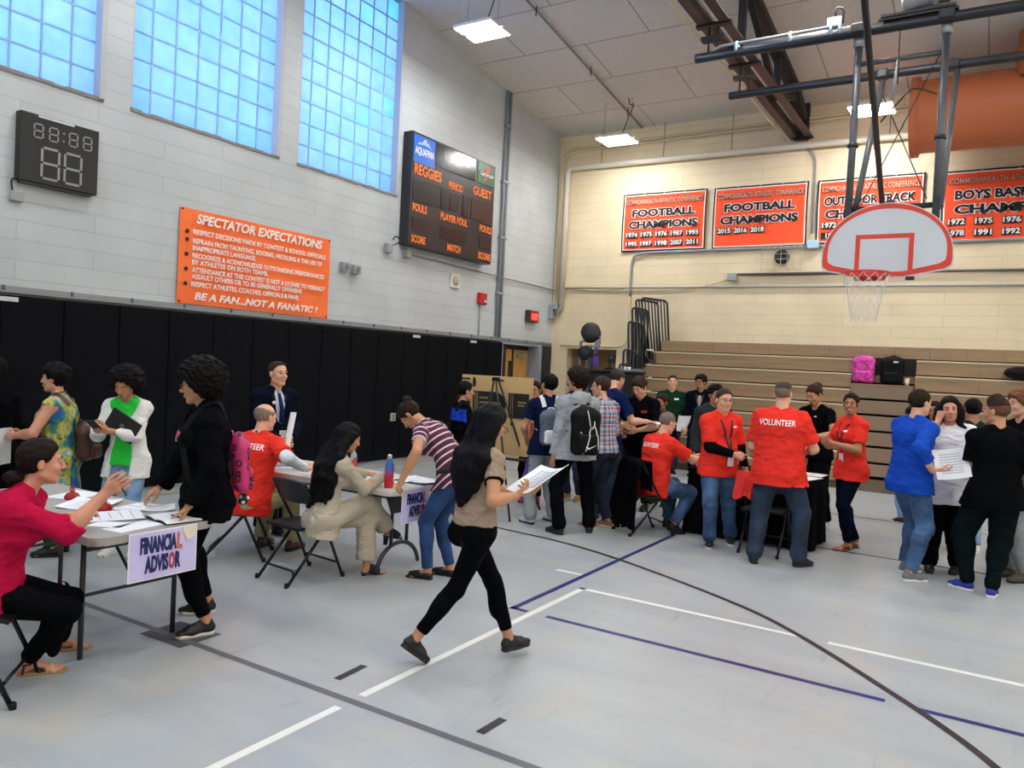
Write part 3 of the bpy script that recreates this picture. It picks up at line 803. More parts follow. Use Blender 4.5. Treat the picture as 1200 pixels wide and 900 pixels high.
t = thing('conduit', 'grey conduit bent around under the football champions banners', 'conduit', (0, 15.15, 0))
MB().tube(rounded([(-6.42, 0, 2.6), (-6.6, 0, 3.3), (-6.6, 0, 4.2), (-6.3, 0, 4.26), (-2.95, 0, 4.27), (7, 0, 4.24)], .22, 8)[6:], .025, 10).build('pipe', M_gal, t)
MB().box((-2.98, -.03, 4.3), (.2, .08, .15), bev=.006).build('blue_tape', plain('pale_blue_tape', '#a9cbe0', .6), t)
MB().tube(rounded([(-6.6, 0, 4.2), (-6.6, 0, 2.4), (-6.75, 0, 2.28), (-8.2, 0, 2.28)], .15, 6), .018, 8).build('pipe', M_cream_pipe, t)
MB().tube(rounded([(-3.02, 0, 4.5), (-3.02, 0, 5.95), (-3.3, -.0, 6.2)], .2, 6), .016, 8).build('pipe', M_gal, t)
t = thing('caged_speaker', 'black round speaker in a wire cage on the cream wall', 'caged speaker', (-3.53, 15.18, 4.08))
MB().lathe([(.12, 0), (.14, .03), (.13, .07), (.06, .1), (.05, .08), (0, .07)], (0, -.02, 0), 20, axis=(0, -1, 0)).build('speaker', M_black, t)
b = MB()
for k in range(7): b.tube(rounded([(-.36+.12*k, 0, -.24), (-.36+.12*k, -.14, -.24), (-.36+.12*k, -.14, .24), (-.36+.12*k, 0, .24)], .03), .004, 5)
for k in range(6): b.tube(rounded([(-.38, 0, -.24+.096*k), (-.38, -.14, -.24+.096*k), (.38, -.14, -.24+.096*k), (.38, 0, -.24+.096*k)], .03), .004, 5)
c_ = b.build('wire_cage', plain('cage_cream', '#c9bc9c', .5), t); c_['kind'] = 'stuff'

# championship banners
M_bo = plain('felt_orange', '#ff5426', .85, bump=.3, bscale=10, sheen=.3)
M_bw = plain('felt_white', '#ece8e4', .8); M_bk = plain('felt_black', '#1d1720', .8)
def champ(x0, x1, z0, z1, lab, lines, years):
    xc, zc = (x0+x1)/2, (z0+z1)/2; w, h = x1-x0, z1-z0
    t = thing('champion_banner', lab, 'banner', (xc, BY-.035, zc), 0, None)
    ph = x0*3
    def f(e, d): 
        def g(u, v):
            x = -w/2+e+(w-2*e)*u; z = -h/2+e+(h-2*e)*v
            return (x+.006*math.sin(z*4+ph), -d-.006*math.sin(x*9+ph+z*2)-.004*math.sin(x*23+z*7+ph), z+.01*math.cos(3.1*(u-.5))*0)
        return g
    MB().grid(f(0, .006), 40, 24, th=-.003).build('black_border', M_bk, t)
    MB().grid(f(.03, .010), 40, 24, th=-.003).build('white_border', M_bw, t)
    MB().grid(f(.052, .014), 40, 24, th=-.003).build('orange_field', M_bo, t)
    def lay(txt, x, z, wd, sz, bold, m1=M_bk, m2=M_bw, o2=.012):
        if m2: text_on('lettering', txt, (x, -.034, z), (1, 0, 0), (0, 0, 1), sz, m2, t, width=wd+.02, offset=bold+o2)
        text_on('lettering', txt, (x, -.038, z), (1, 0, 0), (0, 0, 1), sz, m1, t, width=wd, offset=bold)
    lay('COMMONWEALTH ATHLETIC CONFERENCE', 0, h*.345, w*.91, .145, .001, plain('felt_peach', '#f4b49a', .8), M_bk, .006)
    lay(lines[0], 0, h*.15, w*lines[2], .2, .008); lay(lines[1], 0, -h*.05, w*.82, .2, .008)
    for r, row in enumerate(years):
        for c, yv in enumerate(row):
            if not yv: continue
            xx = -w/2+.24+.325*c*(w-.1)/1.7; zz = -h*.215-r*.19
            MB().box((xx, -.03, zz), (.27, .004, .125)).build('year_patch', M_bk, t)
            text_on('lettering', yv, (xx, -.036, zz), (1, 0, 0), (0, 0, 1), .125, M_bw, t, width=.25 if len(yv) > 2 else .11, offset=.004)
    for k in range(5): MB().lathe([(.014, 0), (.014, .01), (0, .012)], (-w/2+.05+(w-.1)*k/4, -.014, h/2-.012), 8, axis=(0, -1, 0)).build('grommet', M_gbox, t)
    return t
champ(-6.86, -5.05, 4.29, 5.5, 'orange football champions banner with ten years in two rows, leftmost of four', ('FOOTBALL', 'CHAMPIONS', .75), [['1974', '1975', '1976', '1987', '1993'], ['1995', '1997', '1998', '2007', '2011']])
champ(-4.91, -3.12, 4.28, 5.49, 'orange football champions banner with only three years, second from left', ('FOOTBALL', 'CHAMPIONS', .75), [['2015', '2016', '2018']])
champ(-2.96, -1.19, 4.3, 5.48, 'orange outdoor track champions banner half hidden behind the basketball backboard', ('OUTDOOR TRACK', 'CHAMPIONS', .85), [['1972', '', '', '', ''], ['19', '', '', '', '']])
champ(-.93, 1.25, 4.24, 5.46, 'orange boys basketball champions banner, rightmost and widest', ('BOYS BASKETBALL', 'CHAMPIONS', .82), [['1972', '1975', '1976', '1977', ''], ['1978', '1991', '1992', '1998', '']])

# ---------------------------------------------------------------- roof truss, duct
M_beam = plain('brown_steel', '#4a3a35', .55, var=.15, vscale=3); M_bsteel = plain('black_steel', '#17161a', .5, var=.2, vscale=3)
tr = thing('roof_truss', 'brown and black steel roof truss reaching the cream wall', 'roof truss', (-3.3, 15.2, 6.3))
b = MB(); b.bar((-.14, 0, 0), (-.14, -22, 0), .13, .02); b.bar((.14, 0, 0), (.14, -22, 0), .13, .02); b.bar((-.08, 0, .07), (-.08, -22, .07), .02, .14); b.bar((.08, 0, .07), (.08, -22, .07), .02, .14)
b.build('bottom_chord', M_beam, tr)
b = MB(); b.bar((0, 0, .25), (0, -1.2, .72), .2, .2); b.bar((0, -1.2, .72), (0, -22, .72+.129*20.8), .2, .2); b.build('top_chord', M_bsteel, tr)
zt = lambda y: .72+.129*(-y-1.2)
for i, y in enumerate(np.arange(-2.1, -22, -2.1)):
    MB().bar((0, y, .1), (0, y, zt(y)), .1, .1, (0, 1, 0)).build('web_post', M_bsteel, tr)
    if i: MB().bar((0, y+2.1 if i % 2 else y, .1), (0, y if i % 2 else y+2.1, zt(y if i % 2 else y+2.1)), .09, .09, (1, 0, 0)).build('web_diagonal', M_bsteel, tr)
MB().bar((0, -2.1, .12), (0, -.1, .75), .12, .12, (1, 0, 0)).build('web_diagonal', M_bsteel, tr)
MB().tube([(-.26, -.2, -.05), (-.26, -22, -.05)], .016, 8).build('conduit', M_cream_pipe, tr)
MB().bar((-.0, -.1, -.05), (0, -.1, .9), .26, .1, (0, 1, 0)).build('wall_bracket', M_bsteel, tr)

M_duct = plain('orange_duct', '#b8643c', .5, var=.06, vscale=2)
du = thing('air_duct', 'big round orange air duct at the top right by the cream wall', 'air duct', (-1.32, 13.9, 6.05))
b = MB(); b.lathe([(0, 0), (.3, 0), (.56, .0), (.575, .02), (.575, .06), (.56, .08), (.56, 3.0), (.575, 3.0), (.575, 3.06), (.56, 3.06), (.56, 9)], (0, 0, 0), 48, axis=(1, 0, 0)); b.build('round_duct', M_duct, du)
MB().lathe([(.62, 0), (.62, .1), (.56, .1)], (-.02, 0, -.0), 48, axis=(1, 0, 0)).build('end_collar', M_duct, du)
b = MB(); b.lathe([(.5, .3), (.5, .62), (.54, .62), (.54, .7), (.5, .7), (.5, .98)], (1.85, -.3, 0), 40); b.build('riser', M_duct, du)

# ---------------------------------------------------------------- basketball rig
M_pole = plain('grey_rig_steel', '#55585c', .45, metal=.3, var=.1); M_rigd = plain('dark_rig_steel', '#2c2f33', .45, metal=.3)
bk = thing('basketball_hoop', 'ceiling-hung basketball hoop with white fan backboard, orange rim and net', 'basketball hoop', (-1.14, 9.8, 3.0))
BX = 1.14
def px(x): return x+BX
# backboard outline
def fan(e, n=28):
    out = []; hw = .69-e; z0 = .02+e; 
    pts = [(-.19-e*0, z0-.02), (-hw+.07, z0+.06), (-hw+.01, z0+.1), (-hw, z0+.16)]
    cxr = hw; zc = z0+.22; top = .86-e
    for i in range(1, n):
        a = PI-PI*i/n; s_ = 1.0
        out.append((cxr*math.cos(a), zc+(top-zc)*math.sin(a)))
    L = pts+out+[(-x, z) for x, z in pts[::-1]]
    return L
b = MB(); b.prism(fan(0), (0, 0, 0), (1, 0, 0), (0, 0, 1), (0, 1, 0), .03); b.mat(0)
M_bbw = plain('backboard_white', '#ccd3d8', .35, var=.03); M_bbr = plain('backboard_red', '#d8402c', .4)
bo = b.build('backboard', M_bbw, bk)
def ring(A, B, y, nm, m, par):
    b = MB(); n = len(A)
    va = [b.bm.verts.new((x, y, z)) for x, z in A]; vb = [b.bm.verts.new((x, y, z)) for x, z in B]
    va2 = [b.bm.verts.new((x, y-.003, z)) for x, z in A]; vb2 = [b.bm.verts.new((x, y-.003, z)) for x, z in B]
    for k in range(n):
        k2 = (k+1) % n
        b.bm.faces.new((va2[k], va2[k2], vb2[k2], vb2[k])); b.bm.faces.new((va[k], va[k2], va2[k2], va2[k])); b.bm.faces.new((vb[k], vb2[k], vb2[k2], vb[k2]))
    return b.build(nm, m, par)
ring(fan(.012), fan(.068), 0, 'red_border', M_bbr, bo)
ring([(-.32, .03), (-.32, .50), (.29, .50), (.29, .03)], [(-.27, .03), (-.27, .45), (.24, .45), (.24, .03)], -.001, 'target_square', M_bbr, bo)
rc = (-.13, -.42, -.0); Rr = .245
MB().tube([(rc[0]+Rr*math.cos(a), rc[1]+Rr*math.sin(a), rc[2]) for a in np.linspace(0, 2*PI, 33)[:-1]], .011, 8, closed=True).build('rim', plain('rim_orange', '#c8341e', .4), bk)
b = MB(); b.prism([(-.16, .05), (.16, .05), (.12, -.06), (-.12, -.06)], (rc[0]+.02, -.03, .02), (1, 0, 0), (0, 0, 1), (0, 1, 0), .02)
b.bar((rc[0]-.1, -.03, -.03), (rc[0]-.13, -.2, -.005), .03, .012).bar((rc[0]+.12, -.03, -.03), (rc[0]+.14, -.2, -.005), .03, .012).box((rc[0], -.1, -.01), (.2, .12, .01)); b.build('rim_bracket', plain('rim_orange', '#c8341e', .4), bk)
# net: criss-cross strings
b = MB(); ns = 12; rows = 7; rn = random.Random(3)
def npt(k, r):
    fr = r/rows; R_ = Rr*(1-.48*fr**.8); a = 2*PI*(k+(.5 if r % 2 else 0))/ns
    return Vector((rc[0]+R_*math.cos(a), rc[1]+R_*math.sin(a), -.53*fr-.008+(.0 if r < rows else rn.uniform(-.02, .02))))
for r in range(rows):
    for k in range(ns):
        p = npt(k, r); q1 = npt(k, r+1); q2 = npt(k-1 if r % 2 == 0 else k+1, r+1)
        for q in (q1, q2): b.tube([p, (p+q)/2+Vector((0, 0, -.004)), q], .0032, 5, caps=False)
nt_ = b.build('net', plain('net_white', '#d6d5d0', .8), bk)
for xx in (-.27, .27): MB().box((xx, .02, -.01), (.09, .06, .04), bev=.005).build('corner_clamp', M_rigd, bk)
# frame poles
ZP = 2.9
MB().tube([(px(-1.575), .08, .35), (px(-1.565), .08, 2.8)], .042, 14).build('front_pole', M_pole, bk)
MB().tube([(px(-.655), .08, .35), (px(-.665), .08, 2.8)], .042, 14).build('front_pole', M_pole, bk)
for xx in (-1.567, -.66):
    MB().cyl((px(xx), .08, 1.55), (px(xx), .08, 1.59), .062, 14).build('pole_collar', M_rigd, bk)
    MB().cyl((px(xx), .08, 2.72), (px(xx), .08, 2.82), .06, 14).build('pole_socket', M_gbox, bk)
MB().tube([(px(-1.50), .12, .85), (px(-1.46), 1.45, 2.78)], .036, 12).build('rear_brace', M_pole, bk)
MB().tube([(px(-.62), .12, .8), (px(-.61), 1.45, 2.78)], .036, 12).build('rear_brace', M_pole, bk)
MB().tube([(px(-1.56), .08, 2.52), (px(-.7), .08, 2.52)], .03, 12).build('cross_tube', M_pole, bk)
MB().tube([(px(-1.6), .09, .82), (px(-.62), .09, .82)], .032, 12).build('lower_cross_tube', M_rigd, bk)
MB().bar((px(-1.575), .06, .4), (px(-.66), .06, .4), .04, .05).build('backboard_mount', M_rigd, bk)
for xx in (-1.575, -.655): MB().bar((px(xx), .06, .35), (px(xx), .06, .9), .07, .05, (0, 1, 0)).build('mount_rail', M_rigd, bk)
MB().tube([(px(-1.2), -.02, .84), (px(-.95), -3.8, 1.51)], .034, 12).tube([(px(-.95), -3.8, 1.51), (px(-.93), -5.3, 4.0)], .034).build('long_brace', M_bsteel, bk) if False else MB().tube([(px(-1.21), .06, .86), (px(-1.08), -2.9, 1.98), (px(-.84), -6.0, 4.9)], .03, 12).build('long_brace', M_bsteel, bk)
MB().lathe([(.05, 0), (.05, .05), (.02, .07), (0, .07)], (px(-1.13), .06, .83), 12).build('brace_knuckle', M_rigd, bk)
m_wire = plain('steel_cable', '#3a3836', .4, metal=.6)
for a_, c_ in (((-1.42, 1.2, 2.5), (-.76, .1, .9)), ((-.72, .1, 2.5), (-1.45, .1, .85)), ((-1.13, 0, 2.95), (-1.12, 0, 2.2)), ((-1.03, .0, 6), (-1.1, .1, .95))):
    if a_[2] < 5: MB().tube([(px(a_[0]), a_[1], a_[2]), (px(c_[0]), c_[1], c_[2])], .007, 6).build('guy_cable', m_wire, bk)
MB().tube([(px(-1.13), .05, 2.5), (px(-1.17), .05, 2.05)], .02, 8).build('spring_rod', M_gbox, bk)
MB().tube(rounded([(px(-1.3), .2, 1.85), (px(-1.0), .2, 2.2), (px(-.9), .25, 2.2), (px(-.82), 1.4, 2.5)], .1, 8), .01, 6).build('loose_cable', M_dark, bk)
# carrying pipes
MB().tube([(px(-3.52), 0, 2.88), (px(3.4), 0, 2.84)], .06, 16).build('carrying_pipe', M_rigd, bk)
MB().tube([(px(-3.5), 1.45, 2.86), (px(3.4), 1.45, 2.84)], .055, 16).build('carrying_pipe', M_rigd, bk)
MB().tube(rounded([(px(-3.3), -.02, 2.93), (px(-3.2), -.02, 2.98), (px(-1.9), -.02, 2.98)], .06), .02, 10).build('conduit', M_gal, bk)
MB().tube([(px(-2.9), -.0, 2.9), (px(-1.3), .0, 2.9)], .062, 16).build('worn_sleeve', plain('bare_steel', '#8d8a85', .4, metal=.4, var=.2), bk)
for xx in (-3.0, -2.35, -1.88, -1.78): MB().cyl((px(xx), -.01, 2.935), (px(xx)+.03, -.01, 2.935), .078, 14).build('tape_band', plain('pale_blue_tape', '#a9cbe0', .6), bk)
MB().box((px(-1.83), -.02, 3.02), (.16, .1, .11), bev=.01).build('switch_box', M_white, bk)
MB().tube(rounded([(px(-1.83), -.02, 3.07), (px(-1.83), -.02, 3.2), (px(-1.74), -.02, 3.18), (px(-1.74), -.02, 3.0)], .05), .012, 8).build('flex_cable', M_dark, bk)
b = MB(); b.lathe([(.05, 0), (.1, .02), (.1, .03), (.085, .05), (.085, .3), (.11, .31), (.11, .36), (.06, .37)], (px(-1.12), -.05, 3.07), 24, axis=(1, .0, .08)); b.build('winch_motor', plain('motor_grey', '#8b8d8e', .45, metal=.4), bk)
MB().box((px(-.7), -.05, 3.14), (.12, .16, .2), bev=.01).build('winch_housing', M_bsteel, bk)
MB().box((px(-.7), -.133, 3.15), (.09, .004, .13)).build('data_plate', M_white, bk)
MB().box((px(-.95), -.02, 2.97), (.75, .14, .03)).box((px(-.95), -.02, 2.94), (.8, .1, .02)).build('winch_plate', M_rigd, bk)
for xx, yy in ((-3.3, 0), (-3.3, 1.45)):
    MB().box((px(xx), yy, 3.1), (.3, .12, .05)).cyl((px(xx)-.06, yy, 2.9), (px(xx)-.06, yy, 3.28), .014, 8).cyl((px(xx)+.06, yy, 2.9), (px(xx)+.06, yy, 3.28), .014, 8).box((px(xx), yy, 3.28), (.46, .1, .04)).build('beam_clamp', M_bsteel, bk)
for xx in (-.665,):
    MB().box((px(xx), .02, 2.9), (.16, .2, .12), bev=.02).build('pipe_clamp', M_rigd, bk); MB().box((px(xx), 1.45, 2.86), (.16, .16, .12), bev=.02).build('pipe_clamp', M_rigd, bk)
    MB().box((px(-1.565), .02, 2.9), (.16, .2, .12), bev=.02).build('pipe_clamp', M_rigd, bk); MB().box((px(-1.47), 1.45, 2.86), (.14, .16, .12), bev=.02).build('pipe_clamp', M_rigd, bk)

# thin conduit and dangling cables on the ceiling
t = thing('conduit', 'thin conduit crossing the ceiling panels towards the cream wall', 'conduit', (-6.5, 0, 0))
MB().tube([(0, y, ceil_z(y)-.05) for y in (-5, 5, 10, 15.1)], .018, 8).build('pipe', plain('pipe_taupe', '#8b807a', .5), t)
for y in (8.9, 10.6, 12.6, 14.3): MB().cyl((.02, y, ceil_z(y)), (.02, y, ceil_z(y)-.16), .01, 6).build('hanger', M_dark, t)
for (x, y, l) in ((-6.75, 9.75, 'black cable dangling from the ceiling above the largest strip light'), (-6.3, 13.9, 'black looped cable dangling from the ceiling by the corner strip light')):
    z = ceil_z(y)
    t = thing('hanging_cable', l, 'cable', (x, y, z))
    MB().tube(rounded([(0, 0, 0), (.03, 0, -.15), (.12, .02, -.1), (.05, 0, -.3), (-.1, .0, -.68)], .08), .009, 6).build('cable', M_dark, t)

# ---------------------------------------------------------------- bleachers
M_bl = wood_mat('bleacher_tan', '#846b4e', '#9c8262', (.5, .5, 9), .5)
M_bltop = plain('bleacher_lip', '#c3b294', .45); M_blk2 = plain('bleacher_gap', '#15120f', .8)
blc = thing('bleachers', 'closed wooden pull-out bleachers along the cream wall', 'bleachers', (-1.6, 14.4, 0))
def bx(x): return x+1.6
RE = 7.5
def board(x0, x1, y, z0, z1, lip=True, panel=None):
    o = MB().box((bx((x0+x1)/2), y-14.4+.02, (z0+z1)/2), (x1-x0, .04, z1-z0-.035), bev=.004).build('seat_front', M_bl, blc)
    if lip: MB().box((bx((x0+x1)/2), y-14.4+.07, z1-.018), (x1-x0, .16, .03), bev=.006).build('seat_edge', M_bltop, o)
    if panel:
        b = MB()
        for xx in np.arange(x0+panel, x1, panel): b.box((bx(xx), y-14.4-.001, (z0+z1)/2), (.008, .006, z1-z0-.04))
        p_ = b.build('panel_seam', plain('seam_brown', '#6f5d49', .7), o); p_['kind'] = 'stuff'
# z limits measured row by row
board(-5.6, RE, 14.5, 2.20, 2.43, False, .52)
zs = [2.20, 1.94, 1.675, 1.412, 1.15, .89, .63, .37, .12]
NL, NR = -2.07, -1.1
for i in range(len(zs)-1):
    y = 14.4-.1*min(i, 3)-.07*max(0, i-3)
    xl = (-5.86, -5.93, -5.89, -5.89)[min(i, 3)]
    board(xl, NL, y, zs[i+1], zs[i], True)
    board(NR, RE, y, zs[i+1], zs[i], True, .9 if i < 4 else None)
mz = [1.773, 1.51, 1.254, .985, .733, .469, .24]
for i in range(len(mz)-1): 
    MB().box((bx(-1.585), 14.2-.06*i-14.4+.04, (mz[i]+mz[i+1])/2), (.95, .04, mz[i]-mz[i+1]-.035), bev=.004).build('step_front', plain('bleacher_step_wood', '#86705a', .55, var=.1), blc)  # middle step boards in their own brown wood colour
MB().box((bx(-1.585), 14.4-14.4+.02, 1.76), (.95, .42, .02)).build('shelf', M_bl, blc)
MB().box((bx(-1.585), .11, 2.06), (.95, .02, .28)).build('shelf_back', M_blk2, blc)
MB().box((bx(-1.585), .1, 1.86), (.95, .03, .12)).build('shelf_riser', M_bl, blc)
MB().box((bx((RE-5.85)/2), 14.85-14.4, 1.12), (RE+5.7, .6, 2.2)).build('inner_frame', M_blk2, blc)
MB().box((bx((RE-5.86)/2), 13.98-14.4, .1), (RE+5.8, .1, .2)).build('toe_board', plain('toe_board_brown', '#6b5a46', .6), blc)
M_rail = plain('rail_black', '#1b1b1f', .4)
def guard(x0, x1, y, z0, z1, lean, nbar, dy):
    b = MB()
    c = [(bx(x0), y-14.4, z0), (bx(x0)+lean, y-14.4, z1), (bx(x1)+lean*.6, y-14.4+dy, z1-.04), (bx(x1)+.0, y-14.4+dy, z0)]
    b.tube(rounded(c, .08, 5, True), .022, 8, closed=True)
    for k in range(1, nbar+1):
        f = k/(nbar+1); A = Vector(c[0]).lerp(Vector(c[3]), f); B_ = Vector(c[1]).lerp(Vector(c[2]), f); b.tube([A, B_], .017, 6)
    b.build('guard_rail', M_rail, blc)
guard(-5.78, -5.44, 14.3, 2.0, 3.24, -.2, 7, .3); guard(-5.86, -5.6, 14.25, 1.9, 3.2, -.22, 6, .3)
guard(-5.98, -5.8, 14.15, 1.5, 3.04, -.12, 4, .25); guard(-6.0, -5.84, 14.0, 1.3, 2.75, -.1, 4, .25)
guard(-6.04, -5.86, 13.8, 1.0, 2.2, -.04, 3, .2); guard(-6.08, -5.92, 13.7, .7, 1.92, -.02, 3, .2)
MB().box((bx(-5.75), -.08, 2.215), (.12, .08, .03)).build('white_tag', M_white, blc)
MB().box((bx(-5.9), 14.25-14.4, 1.05), (.05, .5, 2.1)).build('end_panel', M_blk2, blc)
# ================================================================ furniture and small things
M_tgrey = plain('table_granite', '#a39e99', .55, bump=.15, bscale=350, var=.05, vscale=60)
M_twhite = plain('table_ivory', '#cdc9c0', .5, bump=.12, bscale=300)
M_leg = plain('table_leg_grey', '#3c3b3d', .4, metal=.3)
M_paper = plain('paper_white', '#eceef2', .7)
M_ink = plain('print_grey', '#9aa0ad', .8)
def slab(x0, x1, y0, y1, z0, z1, r):
    c = [(x0, y0), (x1, y0), (x1, y1), (x0, y1)]
    P = rounded([(a, b_, 0) for a, b_ in c], r, 6, True)
    b = MB(); b.prism([(p.x, p.y) for p in P], (0, 0, z0), (1, 0, 0), (0, 1, 0), (0, 0, 1), z1-z0)
    es = [e for e in b.bm.edges if abs(e.verts[0].co.z-e.verts[1].co.z) < 1e-6]
    bmesh.ops.bevel(b.bm, geom=es, offset=.008, segments=2, affect='EDGES')
    return b
TH = .735
def table_straight(loc, label, top, ln=1.83, dp=.76):
    t = thing('folding_table', label, 'table', loc)
    h, d = ln/2, dp/2
    slab(-h, h, -d, d, TH-.045, TH, .06).build('tabletop', top, t)
    MB().bar((-h+.1, -d+.07, TH-.055), (h-.1, -d+.07, TH-.055), .025, .025).build('side_rail', M_leg, t)
    MB().bar((-h+.1, d-.07, TH-.055), (h-.1, d-.07, TH-.055), .025, .025).build('side_rail', M_leg, t)
    for s in (-1, 1):
        x = s*(h-.26)
        for q in (-1, 1): MB().tube([(x, q*(d-.09), .0), (x, q*(d-.09), TH-.05)], .0155, 10).build('leg', M_leg, t)
        MB().tube([(x, -d+.09, .36), (x, d-.09, .36)], .011, 8).build('cross_bar', M_leg, t)
        MB().tube([(x, -d+.09, .62), (x, d-.09, .62)], .013, 8).build('upper_bar', M_leg, t)
        MB().tube([(x, 0, .36), (x-s*.02, 0, .44), (x-s*.28, 0, TH-.06)], .009, 8).build('folding_brace', M_leg, t)
    return t
T1 = table_straight((-4.945, 2.725, 0), 'grey folding table with straight legs and the large lavender sign', M_tgrey)
def table_arch(loc, label, top, ln=1.83, dp=.76):
    t = thing('folding_table', label, 'table', loc)
    h, d = ln/2, dp/2
    slab(-h, h, -d, d, TH-.045, TH, .06).build('tabletop', top, t)
    MB().bar((-h+.1, -d+.07, TH-.06), (h-.1, -d+.07, TH-.06), .025, .03).build('side_rail', M_leg, t)
    MB().bar((-h+.1, d-.07, TH-.06), (h-.1, d-.07, TH-.06), .025, .03).build('side_rail', M_leg, t)
    for s in (-1, 1):
        x = s*(h-.22)
        MB().tube([(x, .27*math.cos(a)*-1, .235*math.sin(a)) for a in np.linspace(.12, PI-.12, 16)], .018, 10).build('arched_foot', M_leg, t)
        for q in (-.1, .1): MB().tube([(x, q, .21), (x, q, .5), (x, q*1.9, TH-.05)], .015, 10).build('leg', M_leg, t)
        MB().prism([(-.19, TH-.05), (.19, TH-.05), (.1, .52), (.1, .49), (-.1, .49), (-.1, .52)], (x-.006, 0, 0), (0, 1, 0), (0, 0, 1), (1, 0, 0), .012).build('gusset', M_leg, t)
        MB().tube([(x, 0, .55), (x-s*.35, 0, TH-.06)], .01, 8).build('folding_brace', M_leg, t)
    return t
T2 = table_arch((-4.9, 5.08, 0), 'ivory folding table with arched feet where the red shirted man and blazer woman sit', M_twhite)
T3 = table_straight((-2.2, 8.84, 0), 'folding table hidden under the long black cloth', M_tgrey, 1.28)
# black cloth to the floor
def cloth_table():
    x0, x1, y0, y1 = -2.86, -1.525, 8.43, 9.25
    b = MB(); per = []
    c = rounded([(x0, y0, 0), (x1, y0, 0), (x1, y1, 0), (x0, y1, 0)], .07, 5, True)
    P = []
    for i in range(len(c)):
        a, d_ = c[i], c[(i+1) % len(c)]; n = max(1, int((d_-a).length/.045))
        P += [a.lerp(d_, k/n) for k in range(n)]
    L = len(P); cx, cy = (x0+x1)/2, (y0+y1)/2; rings = []
    S = 0; arcs = []
    for i in range(L): arcs.append(S); S += (P[(i+1) % L]-P[i]).length
    for k in range(12):
        f = k/11; z = TH+.006-(TH-.004)*f; ring = []
        for i, p in enumerate(P):
            t_ = (P[(i+1) % L]-P[i-1]).normalized(); n_ = Vector((t_.y, -t_.x, 0))
            w_ = (.02*f+.022*f*math.sin(arcs[i]*17+math.sin(arcs[i]*5)*2)+.012*f*math.sin(arcs[i]*41+1))
            ring.append(b.bm.verts.new((p.x+n_.x*w_, p.y+n_.y*w_, max(.003, z))))
        rings.append(ring)
    for A, B_ in zip(rings, rings[1:]):
        for i in range(L): b.bm.faces.new((A[i], A[(i+1) % L], B_[(i+1) % L], B_[i])).smooth = True
    ctr = b.bm.verts.new((cx, cy, TH+.008))
    for i in range(L): b.bm.faces.new((rings[0][(i+1) % L], rings[0][i], ctr))
    return b.build('tablecloth', plain('black_cloth', '#0a0a0e', .9, bump=.2, bscale=60, spec=.05))
tag(cloth_table(), 'black cloth reaching the floor on the volunteers table', 'tablecloth')

M_cf = plain('chair_black', '#0f1012', .38, metal=.2)
def make_chair():
    t = thing('folding_chair', 'x', 'folding chair', (0, 0, 0))
    M_pad_ = M_cf
    for s in (-1, 1):
        MB().tube(rounded([(s*.215, .25, 0), (s*.215, .06, .43), (s*.205, -.13, .74), (s*.2, -.15, .79)], .05), .0125, 10).build('front_leg', M_cf, t)
        MB().tube([(s*.19, -.27, 0), (s*.19, .1, .43)], .0125, 10).build('rear_leg', M_cf, t)
        MB().lathe([(0, 0), (.017, 0), (.017, .03), (.012, .035)], (s*.215, .252, 0), 10).lathe([(0, 0), (.017, 0), (.017, .03), (.012, .035)], (s*.19, -.272, 0), 10).build('foot_caps', plain('rubber', '#0d0d0e', .8), t)
        MB().box((s*.2, .02, .40), (.012, .26, .03), bev=.004).build('hinge_bar', M_cf, t)
    def seatf(u, v):
        x = (u-.5)*(.41-.03*(v)); y = -.2+.42*v
        return (x, y, .445-.018*math.sin(PI*u)*math.sin(PI*v)-.02*max(0, v-.85)/.15)
    b = MB(); b.grid(seatf, 12, 12, th=.022); b.build('seat', M_cf, t)
    def backf(u, v):
        x = (u-.5)*.4; z = .615+.185*v-.02*(2*u-1)**2*(v > .5); y = -.075-.07*v-.035*math.sin(PI*u)
        return (x, y, z-.025*(abs(2*u-1) > .93)*(1 if v > .5 else -1))
    b = MB(); b.grid(backf, 16, 6, th=.016); b.build('backrest', M_cf, t)
    MB().tube([(-.2, .205, .12), (.2, .205, .12)], .009, 8).build('front_stretcher', M_cf, t)
    MB().tube(rounded([(-.19, -.215, .07), (-.17, -.2, .11), (.17, -.2, .11), (.19, -.215, .07)], .03), .009, 8).build('rear_stretcher', M_cf, t)
    return t
ch0 = make_chair(); ch_n = 0
def chair(x, y, rz, lab):
    global ch_n
    o = ch0 if ch_n == 0 else copy_tree(ch0); ch_n += 1
    o.location = (x, y, 0); o.rotation_euler = (0, 0, rad(rz)); o['label'] = lab; o['group'] = 'black folding chairs'
    return o
chair(-4.64, 4.40, -6, 'black folding chair the blazer woman perches on, empty at its left')
chair(-5.52, 4.50, -50, 'black folding chair under the bald man at the ivory table')
chair(-4.26, 1.87, -42, 'black folding chair under the woman in the crimson shirt')
chair(-3.22, 8.1, -38, 'black folding chair hidden under the draped black jacket')
chair(-1.92, 8.16, 2, 'black folding chair behind the tall volunteer seen from the back')

